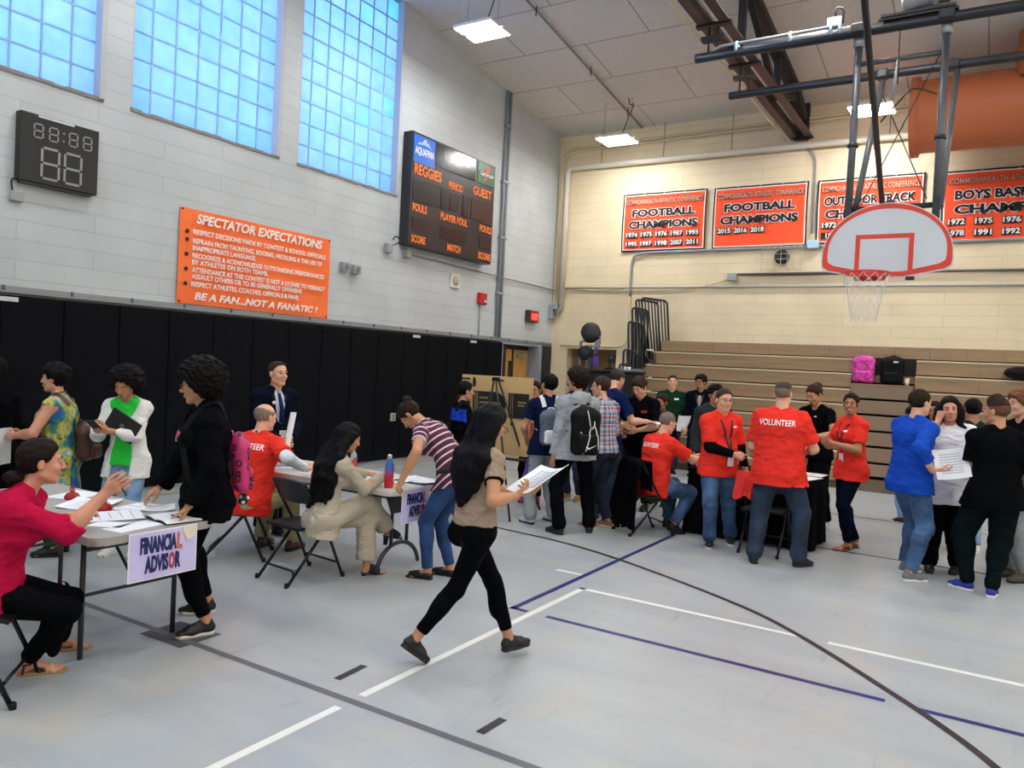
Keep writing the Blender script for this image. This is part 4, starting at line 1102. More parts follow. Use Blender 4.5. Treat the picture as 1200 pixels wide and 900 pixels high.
# signs hung on table ends
M_lav = plain('lavender_paper', '#cfc6f2', .7, var=.12, vscale=25); M_navy = plain('sign_navy', '#1f2160', .7); M_sor = plain('sign_orange', '#d8642e', .7); M_syel = plain('sign_cream', '#e9dcc0', .7)
def sign(loc, w, h, lab, rz=0):
    t = thing('paper_sign', lab, 'sign', loc, rz)
    def f(d): return lambda u, v: (.004+d+.002*math.sin(3*u)*(1-v), -w/2+w*u, -h+h*v)
    MB().grid(f(0), 12, 8, th=.0015).build('white_edge', M_paper, t)
    MB().grid(lambda u, v: (.0065+.002*math.sin(3*u)*(1-v), -w/2+.008+(w-.016)*u, -h+.008+(h-.016)*v), 12, 8, th=.001).build('lavender_sheet', M_lav, t)
    s = w/.43
    P = [(s*(a-.5)*.43, s*(b_-.5)*.28) for a, b_ in ((.76, .98), (.96, .96), (.97, .74), (.85, .68), (.8, .8))]
    MB().prism([(a, b_-h/2) for a, b_ in P], (.0088, 0, 0), (0, 1, 0), (0, 0, 1), (1, 0, 0), .001).build('cream_patch', M_syel, t)
    X_ = .0105
    text_on('lettering', 'FINANCIA', (X_, -.035*s, -h/2+.055*s), (0, 1, 0), (0, 0, 1), .125*s, M_navy, t, width=.225*s, offset=.0052*s)
    text_on('lettering', 'L', (X_, .098*s, -h/2+.055*s), (0, 1, 0), (0, 0, 1), .125*s, M_sor, t, width=.03*s, offset=.0052*s)
    text_on('lettering', 'ADVIS', (X_, -.045*s, -h/2-.055*s), (0, 1, 0), (0, 0, 1), .125*s, M_navy, t, width=.145*s, offset=.0052*s)
    text_on('lettering', 'O', (X_, .05*s, -h/2-.055*s), (0, 1, 0), (0, 0, 1), .125*s, plain('sign_red', '#b8304c', .7), t, width=.036*s, offset=.0052*s)
    text_on('lettering', 'R', (X_, .089*s, -h/2-.055*s), (0, 1, 0), (0, 0, 1), .125*s, M_navy, t, width=.034*s, offset=.0052*s)
    return t
sign((-4.025, 2.75, .735), .435, .28, 'lavender sign taped to the end of the grey table')
sign((-3.982, 5.02, .735), .40, .28, 'lavender sign on the ivory table half hidden by the leaning woman')

# papers
def paper(x, y, z, w, h, rz, lab, lines=6, curl=.0, group=None, m=M_paper):
    t = thing('paper_sheet', lab, 'paper', (x, y, z), rad(rz), group)
    MB().grid(lambda u, v: (w*(u-.5), h*(v-.5), .002+curl*((2*u-1)**2)*.5+curl*max(0, v-.7)), 8, 8, th=.0018).build('sheet', m, t)
    if lines:
        b = MB()
        for k in range(lines): b.box((-.01*(k % 3), h*(.34-.68*k/max(1, lines-1)), .0045+curl*.2), (w*(.78-.1*(k % 3)), .004, .0006))
        q = b.build('printed_lines', M_ink, t); q['kind'] = 'stuff'
    return t
z1 = TH+.001
paper(-5.32, 2.95, z1, .24, .3, 20, 'white sheet at the far edge of the grey table behind the crimson sleeve', 0)
paper(-5.62, 2.66, z1, .24, .3, 5, 'white sheet at the far left of the grey table behind her back', 0)
paper(-4.93, 2.83, z1, .3, .3, 35, 'open white booklet under the raised forearm of the crimson shirted woman', 5, .03)
paper(-4.52, 2.72, z1, .3, .36, -25, 'large white form next to the red trinket nearest the sign', 5, .01)
paper(-4.68, 3.0, z1, .2, .26, 15, 'white sheet beyond the small red trinket', 3)
paper(-4.55, 3.06, z1+.0, .2, .18, 55, 'curled white paper near the left hand of the girl in the black hoodie', 3, .02)
paper(-4.18, 2.66, z1, .16, .3, 8, 'narrow white sheet beside the open booklet near the sign', 0)
paper(-4.32, 2.60, z1, .2, .14, 30, 'small white slip at the table corner by the crimson elbow', 0)
# open booklet with dark cover
t = thing('booklet', 'open white booklet with a dark cover under the hoodie girl\'s hands', 'booklet', (-4.21, 2.93, z1), rad(-8))
MB().box((0, 0, .004), (.3, .22, .008), bev=.003).build('cover', plain('cover_dark', '#2a2c35', .5), t)
MB().grid(lambda u, v: (.31*(u-.5), .22*(v-.5), .012+.012*abs(math.sin(PI*2*u))), 12, 4, th=.003).build('pages', M_paper, t)
MB().box((.04, .0, .026), (.1, .025, .002)).build('printed_strip', plain('print_brown', '#5a3a3a', .7), t)
# red trinkets
for (x, y, l) in ((-5.2, 2.86, 'small red trinket with two loops behind the crimson shoulder'), (-4.72, 2.80, 'small red trinket with two loops in the middle of the grey table')):
    t = thing('red_trinket', l, 'trinket', (x, y, z1))
    MB().lathe([(0, 0), (.045, 0), (.05, .015), (.035, .04), (.012, .05), (0, .05)], n=18).build('dome', plain('glossy_red', '#a8141c', .25), t)
    b = MB()
    for s in (-1, 1): b.tube([(s*.012+.012*math.cos(a), 0, .065+.018*math.sin(a)) for a in np.linspace(0, 2*PI, 13)[:-1]], .004, 6, closed=True)
    b.build('loops', plain('glossy_red', '#a8141c', .25), t)
# ivory table top things
paper(-4.95, 5.15, z1, .3, .42, 60, 'white sheets spread at the middle of the ivory table', 4)
paper(-4.62, 5.0, z1, .3, .4, 30, 'white form being filled in by the blazer woman', 6)
paper(-4.33, 5.12, z1, .3, .24, 10, 'white sheet curling beside the water bottle', 4, .02)
paper(-4.18, 5.3, z1+.006, .36, .24, -5, 'white sheet on the black folder at the end of the ivory table', 4, .015)
paper(-5.5, 5.1, z1, .24, .3, 40, 'white sheet in front of the bald man at the ivory table', 3)
t = thing('folder', 'black folder under papers at the end of the ivory table', 'folder', (-4.17, 5.26, z1), rad(-5)); MB().box((0, 0, .003), (.38, .26, .006), bev=.002).build('cover', M_black, t)
def grad_mat():
    m, nt, b = nmat('blue_red_gradient'); tc = N(nt, 'ShaderNodeTexCoord'); s = N(nt, 'ShaderNodeSeparateXYZ'); nt.links.new(tc.outputs['Object'], s.inputs[0])
    mr = N(nt, 'ShaderNodeMapRange'); mr.inputs['From Min'].default_value = .09; mr.inputs['From Max'].default_value = .17; nt.links.new(s.outputs['Z'], mr.inputs['Value'])
    cr = N(nt, 'ShaderNodeValToRGB'); cr.color_ramp.elements[0].color = srgb('#c8283c'); cr.color_ramp.elements[1].color = srgb('#3a6fc4')
    nt.links.new(mr.outputs[0], cr.inputs[0]); nt.links.new(cr.outputs[0], b.inputs['Base Color']); b.inputs['Roughness'].default_value = .3; b.inputs['Metallic'].default_value = .2
    return m
t = thing('water_bottle', 'metal water bottle fading from blue to red on the ivory table', 'bottle', (-4.13, 4.83, TH))
MB().lathe([(0, 0), (.036, 0), (.037, .01), (.037, .17), (.032, .195), (.02, .22), (.018, .235)], n=28).build('body', grad_mat(), t)
MB().lathe([(.02, .235), (.022, .24), (.022, .262), (.014, .272), (0, .273)], n=24).build('cap', plain('steel_cap', '#c4c7cb', .25, metal=.8), t)
t = thing('soda_bottle', 'clear plastic soda bottle with a red label on the ivory table', 'bottle', (-4.93, 5.26, TH))
def clear_mat():
    m, nt, b = nmat('clear_plastic'); b.inputs['Base Color'].default_value = (.85, .87, .88, 1); b.inputs['Transmission Weight'].default_value = .9; b.inputs['Roughness'].default_value = .08; b.inputs['IOR'].default_value = 1.2; return m
MB().lathe([(0, .002), (.028, 0), (.031, .02), (.029, .07), (.031, .12), (.026, .16), (.012, .19), (.011, .2)], n=24).build('body', clear_mat(), t)
MB().lathe([(.0318, .045), (.0318, .105)], n=24).build('label', plain('label_red', '#c03038', .5), t)
MB().lathe([(.013, .198), (.0145, .2), (.0145, .218), (0, .22)], n=18).build('cap', plain('cap_black', '#17171a', .4), t)
# black table things
z3 = TH+.01
paper(-1.72, 8.62, z3, .34, .42, 75, 'large white sheet nearest the edge of the black table', 0, .0)
paper(-1.66, 8.98, z3, .3, .32, 85, 'pair of pale sheets at the far end of the black table', 4, .0, m=plain('paper_cream', '#e9e2da', .7))
paper(-2.68, 8.62, z3, .24, .3, 30, 'white sheet in front of the seated volunteer on the black table', 2)

# display board on its easel
t = thing('cardboard_board', 'large brown cardboard sheet with black printed shapes on the easel', 'display board', (-5.33, 8.15, 0), rad(6))
M_card = plain('cardboard', '#c7a672', .8, var=.05, vscale=5)
MB().box((0, .06, 1.145), (1.0, .03, .98), Matrix.Rotation(rad(-4), 4, 'X')).build('sheet', M_card, t)
m_pr = plain('board_print', '#16150f', .7); m_pr2 = plain('board_print_pale', '#8b7750', .7)
def brd(px_, py_):  # board layout in metres from its left top corner
    return (-.5+px_, .045-math.tan(rad(-4))*(1.635-py_-1.145)*-1-.006, 1.635-py_)
def bshape(poly, nm='printed_shape', m=m_pr, d=0):
    b = MB(); o = [brd(a, c) for a, c in poly]
    vs = [b.bm.verts.new((x, y-.012-d, z)) for x, y, z in o]; v2 = [b.bm.verts.new((x, y-.004-d, z)) for x, y, z in o]
    b.bm.faces.new(vs); n = len(vs)
    for k in range(n): b.bm.faces.new((vs[k], vs[(k+1) % n], v2[(k+1) % n], v2[k]))
    return b.build(nm, m, t)
def ov(cx, cy, rx, ry, n=20): return [(cx+rx*math.cos(a), cy+ry*math.sin(a)) for a in np.linspace(0, 2*PI, n+1)[:-1]]
bshape(ov(.04, .36, .12, .16)); bshape([(.2, .2), (.52, .2)]+[(.52+.15*math.sin(a), .355-.155*math.cos(a)) for a in np.linspace(.2, PI-.2, 10)]+[(.52, .51), (.2, .51)])
bshape([(.71, .2), (.99, .2), (.99, .51), (.71, .51)])
for cy in (.585, .665, .745): bshape(ov(.765, cy, .022, .028, 12))
bshape([(.77, .85), (.79, .85), (.79, 1.0), (.77, 1.0)][::1] if False else [(.77, .82), (.79, .82), (.79, .95), (.77, .95)])
bshape([(.04, .04), (.16, .04), (.16, .065), (.04, .065)]); bshape(ov(.22, .09, .024, .065, 14)); bshape([(.47, .04), (.64, .04), (.64, .065), (.47, .065)])
for (a, c, w_) in ((.3, .27, .12), (.3, .33, .3), (.84, .3, .12), (.84, .34, .09), (.02, .355, .1), (.25, .22, .004)):
    bshape([(a, c), (a+w_, c), (a+w_, c+.022), (a, c+.022)], 'printed_letters', m_pr2, .003)
for a in (.23, .25, .27, .74, .765): bshape([(a, .21), (a+.008, .21), (a+.008, .5), (a, .5)], 'printed_bars', m_pr2, .003)
t = thing('easel', 'black three-legged easel holding the cardboard sheet', 'easel', (-5.2, 8.1, 0))
MB().tube([(-.03, -.06, 1.6), (.62, -.62, 0.0)], .012, 8).build('leg', M_cf, t)
MB().tube([(.0, -.05, 1.6), (.5, .28, .0)], .012, 8).build('leg', M_cf, t)
MB().tube([(-.06, -.05, 1.6), (-.55, .28, 0)], .012, 8).build('leg', M_cf, t)
MB().box((-.03, -.05, 1.6), (.1, .05, .05), bev=.01).build('apex_hinge', M_cf, t)
MB().box((0.02, -.05, .635), (.9, .12, .02)).build('ledge', M_cf, t)

# aluminium robot tower and cart near the cream wall
M_alu = plain('aluminium', '#9da3a8', .35, metal=.7)
t = thing('aluminium_robot_tower', 'tall aluminium frame tower with black drum wheels and purple cards by the cream wall', 'robot', (-6.5, 13.2, 0))
b = MB()
MB().box((-.02, 0, 1.12), (.09, .09, 2.24), bev=.004).build('mast', M_alu, t)
MB().box((-.2, 0, 2.08), (.04, .05, .44)).build('side_plate', M_alu, t)
MB().tube(rounded([(-.2, 0, 2.25), (-.18, 0, 2.32), (0, 0, 2.28), (.02, 0, 2.4), (.2, 0, 2.4), (.18, 0, 2.2)], .03), .016, 8).build('top_frame', M_alu, t)
MB().lathe([(0, -.1), (.17, -.1), (.185, -.06), (.185, .06), (.17, .1), (0, .1)], (0, 0, 2.47), 28, axis=(.25, -.9, .3)).build('drum_wheel', plain('rubber_black', '#17181a', .6), t)
MB().lathe([(0, -.1), (.13, -.1), (.14, 0), (.13, .1), (0, .1)], (-.09, 0, 2.08), 24, axis=(.3, -1, .1)).build('drum_wheel', plain('rubber_black', '#17181a', .6), t)
MB().box((.17, -.06, 2.24), (.11, .02, .16), Matrix.Rotation(.4, 4, 'Y')).build('tilted_plate', M_alu, t)
MB().box((.17, -.08, 1.93), (.1, .02, .2)).build('purple_card', plain('purple_card', '#5a3f96', .5), t)
MB().box((.16, -.08, 2.13), (.05, .02, .12)).build('purple_tag', plain('purple_card', '#5a3f96', .5), t)
b = MB()
for k in range(4): b.tube(rounded([(-.03+.05*k, -.05, 2.15), (.03+.02*k, -.12, 2.0-.04*k), (-.02+.04*k, -.05, 1.7)], .05), .006, 6)
q = b.build('wiring', M_dark, t); q['kind'] = 'stuff'
MB().box((0, 0, .1), (.5, .5, .2), bev=.01).build('base', M_alu, t)
t = thing('equipment_cart', 'tall black draped equipment cart left of the bleacher rails', 'cart', (-5.95, 13.25, 0))
MB().box((0, 0, .87), (.88, .5, 1.74), bev=.02).build('cabinet', plain('cart_black', '#0b0c10', .6), t)
MB().box((0, 0, 1.76), (.94, .56, .04), bev=.008).build('top', plain('cart_black', '#0b0c10', .6), t)
MB().box((.18, .1, 1.8), (.6, .04, .06)).build('rail', M_alu, t)
t = thing('black_camera', 'small black device on a stalk on top of the black cart', 'camera', (-6.08, 13.2, 1.79))
MB().box((0, 0, .02), (.16, .14, .04), bev=.01).build('base', M_black, t)
MB().cyl((0, 0, .03), (.02, 0, .16), .02, 10).build('stalk', M_black, t)
MB().box((.03, 0, .21), (.12, .1, .17), Matrix.Rotation(.15, 4, 'Y'), bev=.01).build('body', M_black, t)
MB().box((.05, -.053, .23), (.05, .01, .05)).build('screen', plain('screen_grey', '#5c6068', .2), t)
for x, l in ((-5.72, 'left white cup on the black cart'), (-5.64, 'right white cup on the black cart')):
    tag(MB().lathe([(0, 0), (.025, 0), (.03, .07), (0, .07)], (x, 13.1, 1.785), 14).build('small_cup', M_white), l, 'cup')

# ---------------------------------------------------------------- bags
def bag_mat(name, base, kind, c2=None):
    m, nt, b = nmat(name); tc = N(nt, 'ShaderNodeTexCoord')
    if kind == 'floral':
        vo = N(nt, 'ShaderNodeTexVoronoi', Scale=16.); nt.links.new(tc.outputs['Object'], vo.inputs['Vector'])
        cr = N(nt, 'ShaderNodeValToRGB'); e = cr.color_ramp.elements; e[0].position = .2; e[0].color = srgb(base); e[1].position = .5; e[1].color = srgb(base)
        for p, c in ((.22, c2), (.36, c2), (.40, base)): x = e.new(p); x.color = srgb(c)
        x = e.new(.06); x.color = srgb(c2); x = e.new(.1); x.color = srgb(base)
        nt.links.new(vo.outputs['Distance'], cr.inputs[0]); nt.links.new(cr.outputs[0], b.inputs['Base Color'])
    elif kind == 'pattern':
        no = N(nt, 'ShaderNodeTexNoise', Scale=14., Detail=2.); no.inputs['Distortion'].default_value = 1.5; nt.links.new(tc.outputs['Object'], no.inputs['Vector'])
        cr = N(nt, 'ShaderNodeValToRGB'); e = cr.color_ramp.elements; e[0].position = .45; e[0].color = srgb(base); e[1].position = .55; e[1].color = srgb(c2)
        nt.links.new(no.outputs['Fac'], cr.inputs[0]); nt.links.new(cr.outputs[0], b.inputs['Base Color'])
    b.inputs['Roughness'].default_value = .6
    return m
def backpack(label, loc, rz, W, H_, D, mat, mat2, straps=None, trim=None, tilt=0, name='backpack'):
    """local: back panel at y=0 facing +Y (wearer), body bulges to -Y, z from 0"""
    t = thing(name, label, 'backpack', loc, rad(rz)); t.rotation_euler = (rad(tilt), 0, rad(rz))
    s = SDF(); I = np.eye(3)
    s.box((0, -D*.42, H_*.48), I, (W*.48, D*.40, H_*.46), .07, .02)
    s.ell((0, -D*.42, H_*.78), I, (W*.46, D*.38, H_*.24), .05)
    s.disp(lambda P: (.004*vnoise(P, 28, 3)).astype(f32))
    v, q = s.mesh(.009); mesh_obj('body', v, q, mat, t); v0, q0 = v, q
    s = SDF(); s.box((0, -D*.86, H_*.26), I, (W*.36, D*.16, H_*.2), .04, .02); s.disp(lambda P: (.003*vnoise(P, 34, 5)).astype(f32))
    v, q = s.mesh(.008); mesh_obj('front_pocket', v, q, mat2, t)
    MB().tube(rounded([(-.04, -.01, H_*.96), (-.035, -.01, H_*1.04), (.035, -.01, H_*1.04), (.04, -.01, H_*.96)], .03), .008, 8).build('top_handle', mat2, t)
    MB().tube([(W*.42*math.cos(a), -D*.72+.0, H_*.5+H_*.42*math.sin(a)) for a in np.linspace(.2, PI-.2, 14)], .005, 6).build('zip', plain('zip_dark', '#101012', .5), t)
    if trim:
        bv = BVHTree.FromPolygons([tuple(x) for x in v0.astype(float)], [tuple(x) for x in q0.tolist()]); bv2 = BVHTree.FromPolygons([tuple(x) for x in v.astype(float)], [tuple(x) for x in q.tolist()])
        def sf_(x, z):
            ys = [h[0].y for h in (k_.ray_cast(Vector((x, -1, z)), Vector((0, 1, 0))) for k_ in (bv, bv2)) if h[0] is not None]
            return (x, (min(ys) if ys else -D)-.003, z)
        for pts in (((-.02, .93), (.0, .8), (.07, .62)), ((.10, .60), (.03, .42), (-.12, .06)), ((.22, .62), (.30, .5), (.33, .1)), ((.20, .72), (.22, .64), (.14, .56)), ((-.26, .5), (-.2, .47))):
            P_ = [Vector((a*W, 0, c*H_)) for a, c in pts]; P_ = rounded(P_, .1, 6) if len(P_) > 2 else [P_[0].lerp(P_[1], i/4) for i in range(5)]
            P2 = []
            for A_, B_ in zip(P_, P_[1:]): P2 += [A_.lerp(B_, i/3) for i in range(3)]
            P2.append(P_[-1]); MB().tube([sf_(p.x, p.z) for p in P2], .006, 6).build('white_piping', trim, t)
    return t
M_mag = bag_mat('magenta_print', '#b3187f', 'pattern', '#d64fb0')
backpack('magenta patterned backpack on the bleacher shelf', (-2.02+.13, 14.42, 1.772), 0, .36, .47, .2, M_mag, M_mag)
M_bb = plain('black_nylon', '#090a0c', .6, bump=.3, bscale=40, spec=.15)
t = backpack('black backpack on the bleacher shelf beside the magenta one', (-1.45, 14.42, 1.772), 0, .37, .47, .2, M_bb, M_bb)
MB().box((.06, -.195, .38), (.07, .01, .025)).build('white_logo', M_white, t)
t = thing('paper_cup', 'white paper cup on the bleacher shelf right of the black backpack', 'cup', (-1.22, 14.33, 1.772))
MB().lathe([(0, 0), (.03, 0), (.04, .1), (0, .1)], n=20).build('cup', plain('cup_cream', '#d9c9a5', .6), t); MB().lathe([(.043, .1), (.043, .112), (.036, .12), (0, .12)], n=20).build('lid', M_white, t)
s = SDF(); s.ell((0, 0, .1), np.eye(3), (.2, .13, .1), .02); s.ell((.12, .02, .08), np.eye(3), (.14, .1, .08), .05); s.disp(lambda P: (.006*vnoise(P, 30, 9)).astype(f32)); v, q = s.mesh(.01)
o = mesh_obj('duffel_bag', v, q, M_bb); o.location = (.33, 14.28, 1.95); tag(o, 'black soft bag lying on the bleachers at the right edge', 'bag')

# jacket over the chair back
def draped(name, label, cat, loc, rz, w, hback, hfront, mat, seed=1, top=.8, yb=-.13, extra=None):
    def f(u, v):
        # v 0 = front hem, .. over the top .. 1 = rear hem
        x = (u-.5)*w*(1+.25*abs(v-.35)); tot = hback+hfront; s_ = v*tot
        if s_ < hfront: y, z = yb+.045, top-(hfront-s_)
        else: y, z = yb-.05-.10*((s_-hfront)/hback)**.7, top-(s_-hfront)*.985
        if abs(s_-hfront) < .04: z = top+.012; y = yb+.045-(s_-hfront+.04)/.08*.09
        y += (.018*math.sin(u*13+seed+v*2)+.008*math.sin(u*31+v*7+seed)+.012*math.sin(u*5-v*6))*(-1 if s_ > hfront else 1)*min(1, abs(s_-hfront)*4)
        z += .02*math.sin(u*9+seed)*(v > .9 or v < .05)
        return (x, y, max(.01, z))
    o = MB().grid(f, 40, 44, th=.006).build(name, mat)
    o.location = loc; o.rotation_euler = (0, 0, rad(rz)); return tag(o, label, cat)
j = draped('black_jacket', 'long black jacket draped over a folding chair and hanging to the floor', 'jacket', (-3.22, 8.1, 0), -38, .5, .74, .3, plain('jacket_black', '#07080b', .9, spec=.04))
for k, (a, z) in enumerate(((-.235, .12), (-.235, .1), (-.235, .08), (.06, .1), (.06, .075), (.06, .05))):
    MB().lathe([(.007, 0), (.007, .004), (0, .005)], (a, -.315 if a > 0 else -.3, z), 8, axis=(0, -1, 0)).build('button', M_white, j)
draped('red_shirt', 'red shirt hanging over the chair back between the two standing volunteers', 'shirt', (-2.08, 8.14, 0), 2, .2, .24, .2, plain('volunteer_red', '#d62a22', .8), 3)

t = thing('wall_outlet', 'small pale electrical outlet on the black padding behind the ivory table', 'outlet', (LX+.09, 9.82, .83))
MB().box((.012, 0, 0), (.024, .12, .13), bev=.004).build('plate', plain('outlet_grey', '#a8aaa4', .5), t); MB().box((.026, 0, .02), (.004, .04, .03)).build('socket', M_dark, t); MB().box((.026, 0, -.03), (.004, .04, .03)).build('socket', M_dark, t)
# ================================================================ people
def rotz(v, a): c, s_ = math.cos(a), math.sin(a); return np.array([v[0]*c-v[1]*s_, v[0]*s_+v[1]*c, v[2]])
def frame(lean=0, side=0, tw=0):
    a, b_, t = rad(lean), rad(side), rad(tw)
    R = V3(math.cos(t), math.sin(t), 0); F = V3(-math.sin(t), math.cos(t), 0); U = V3(0, 0, 1)
    U, F = U*math.cos(a)+F*math.sin(a), F*math.cos(a)-U*math.sin(a)
    U, R = U*math.cos(b_)+R*math.sin(b_), R*math.cos(b_)-U*math.sin(b_)
    return R, F, U
def ik(A, T, l1, l2, pole):
    A = np.asarray(A, float); T = np.asarray(T, float); d = T-A; L = np.linalg.norm(d)
    L_ = min(L, (l1+l2)*.995); L_ = max(L_, abs(l1-l2)+.02); t = d/(L+1e-9); T = A+t*L_
    x = (l1*l1-l2*l2+L_*L_)/(2*L_); h = math.sqrt(max(0, l1*l1-x*x))
    p = np.asarray(pole, float); p = p-t*(p@t); p = unit(p)
    return A+t*x+p*h, T
SK = {}
def skin_mat(col):
    if col in SK: return SK[col]
    m, nt, b = nmat('skin_'+col.strip('#'))
    c = srgb(col); b.inputs['Base Color'].default_value = c; b.inputs['Roughness'].default_value = .5
    b.inputs['Subsurface Weight'].default_value = .08; b.inputs['Subsurface Radius'].default_value = (.012, .005, .003)
    tc = N(nt, 'ShaderNodeTexCoord'); n = N(nt, 'ShaderNodeTexNoise', Scale=22., Detail=4.); nt.links.new(tc.outputs['Object'], n.inputs['Vector'])
    mx = N(nt, 'ShaderNodeMix', data_type='RGBA'); mx.inputs['A'].default_value = (c[0]*.93, c[1]*.88, c[2]*.86, 1); mx.inputs['B'].default_value = (min(1, c[0]*1.06), c[1]*1.05, c[2]*1.05, 1)
    nt.links.new(n.outputs['Fac'], mx.inputs['Factor']); nt.links.new(mx.outputs['Result'], b.inputs['Base Color'])
    l, nt2, b2 = nmat('lip_'+col.strip('#')); b2.inputs['Base Color'].default_value = (c[0]*.72, c[1]*.42, c[2]*.42, 1); b2.inputs['Roughness'].default_value = .4
    SK[col] = (m, l); return SK[col]
def hair_mat(col):
    k = 'hair_'+col.strip('#')
    if k in MATS: return MATS[k]
    m, nt, b = nmat(k); c = srgb(col)
    tc = N(nt, 'ShaderNodeTexCoord'); mp = N(nt, 'ShaderNodeMapping'); mp.inputs['Scale'].default_value = (9, 9, 1.2); nt.links.new(tc.outputs['Object'], mp.inputs['Vector'])
    n = N(nt, 'ShaderNodeTexNoise', Scale=22., Detail=5.); nt.links.new(mp.outputs[0], n.inputs['Vector'])
    mx = N(nt, 'ShaderNodeMix', data_type='RGBA'); mx.inputs['A'].default_value = tuple(x*.55 for x in c[:3])+(1,); mx.inputs['B'].default_value = tuple(min(1, x*1.25+.001) for x in c[:3])+(1,)
    nt.links.new(n.outputs['Fac'], mx.inputs['Factor']); nt.links.new(mx.outputs['Result'], b.inputs['Base Color'])
    bp = N(nt, 'ShaderNodeBump', Strength=.5, Distance=.004); nt.links.new(n.outputs['Fac'], bp.inputs['Height']); nt.links.new(bp.outputs['Normal'], b.inputs['Normal'])
    b.inputs['Roughness'].default_value = .6; b.inputs['Specular IOR Level'].default_value = .1
    MATS[k] = m; return m
def cloth(name, col, rough=.88, bump=.25, scale=220, var=.06):
    """woven cloth: fine weave over soft irregular creases"""
    if name in MATS: return MATS[name]
    m, nt, b = nmat(name); c = srgb(col); b.inputs['Base Color'].default_value = c; b.inputs['Roughness'].default_value = rough; b.inputs['Specular IOR Level'].default_value = .04
    tc = N(nt, 'ShaderNodeTexCoord'); n1 = N(nt, 'ShaderNodeTexNoise', Scale=scale, Detail=2.); nt.links.new(tc.outputs['Object'], n1.inputs['Vector'])
    mp = N(nt, 'ShaderNodeMapping'); mp.inputs['Scale'].default_value = (1, 1, 1.7); mp.inputs['Rotation'].default_value = (.3, .4, 0); nt.links.new(tc.outputs['Object'], mp.inputs['Vector'])
    n2 = N(nt, 'ShaderNodeTexNoise', Scale=7.5, Detail=3.); n2.inputs['Distortion'].default_value = .8; nt.links.new(mp.outputs[0], n2.inputs['Vector'])
    b1 = N(nt, 'ShaderNodeBump', Strength=bump, Distance=.003); nt.links.new(n1.outputs['Fac'], b1.inputs['Height'])
    b2 = N(nt, 'ShaderNodeBump', Strength=.55, Distance=.035); nt.links.new(n2.outputs['Fac'], b2.inputs['Height']); nt.links.new(b1.outputs['Normal'], b2.inputs['Normal'])
    nt.links.new(b2.outputs['Normal'], b.inputs['Normal'])
    MATS[name] = m; return m
def denim(name, col, fade):
    if name in MATS: return MATS[name]
    m, nt, b = nmat(name); tc = N(nt, 'ShaderNodeTexCoord')
    n = N(nt, 'ShaderNodeTexNoise', Scale=5., Detail=5.); nt.links.new(tc.outputs['Object'], n.inputs['Vector'])
    n2 = N(nt, 'ShaderNodeTexNoise', Scale=120., Detail=3.); nt.links.new(tc.outputs['Object'], n2.inputs['Vector'])
    ad = N(nt, 'ShaderNodeMath', operation='MULTIPLY_ADD'); ad.inputs[1].default_value = .35; nt.links.new(n2.outputs['Fac'], ad.inputs[0]); nt.links.new(n.outputs['Fac'], ad.inputs[2])
    cr = N(nt, 'ShaderNodeValToRGB'); e = cr.color_ramp.elements; e[0].position = .5; e[0].color = srgb(col); e[1].position = .85; e[1].color = srgb(fade)
    nt.links.new(ad.outputs[0], cr.inputs[0]); nt.links.new(cr.outputs[0], b.inputs['Base Color']); b.inputs['Roughness'].default_value = .85
    bp = N(nt, 'ShaderNodeBump', Strength=.25, Distance=.004); nt.links.new(n2.outputs['Fac'], bp.inputs['Height']); nt.links.new(bp.outputs['Normal'], b.inputs['Normal'])
    MATS[name] = m; return m
def band_mat(name, stops, period, attr='su', attr2=None, stops2=None, period2=1):
    """stripes along attribute su (and sv): stops [(pos,color)] constant"""
    if name in MATS: return MATS[name]
    m, nt, b = nmat(name)
    def chain(a, stp, per):
        at = N(nt, 'ShaderNodeAttribute', attribute_name=a); mu = N(nt, 'ShaderNodeMath', operation='DIVIDE'); mu.inputs[1].default_value = per
        fr = N(nt, 'ShaderNodeMath', operation='FRACT'); nt.links.new(at.outputs['Fac'], mu.inputs[0]); nt.links.new(mu.outputs[0], fr.inputs[0])
        cr = N(nt, 'ShaderNodeValToRGB'); cr.color_ramp.interpolation = 'CONSTANT'; e = cr.color_ramp.elements
        e[0].position = 0; e[0].color = srgb(stp[0][1]); e[1].position = stp[1][0]; e[1].color = srgb(stp[1][1])
        for p, c in stp[2:]: x = e.new(p); x.color = srgb(c)
        nt.links.new(fr.outputs[0], cr.inputs[0]); return cr
    c1 = chain(attr, stops, period)
    out = c1.outputs[0]
    if attr2:
        c2 = chain(attr2, stops2, period2); mx = N(nt, 'ShaderNodeMix', data_type='RGBA'); mx.inputs['Factor'].default_value = .5
        nt.links.new(out, mx.inputs['A']); nt.links.new(c2.outputs[0], mx.inputs['B']); out = mx.outputs['Result']
    nt.links.new(out, b.inputs['Base Color']); b.inputs['Roughness'].default_value = .85
    MATS[name] = m; return m

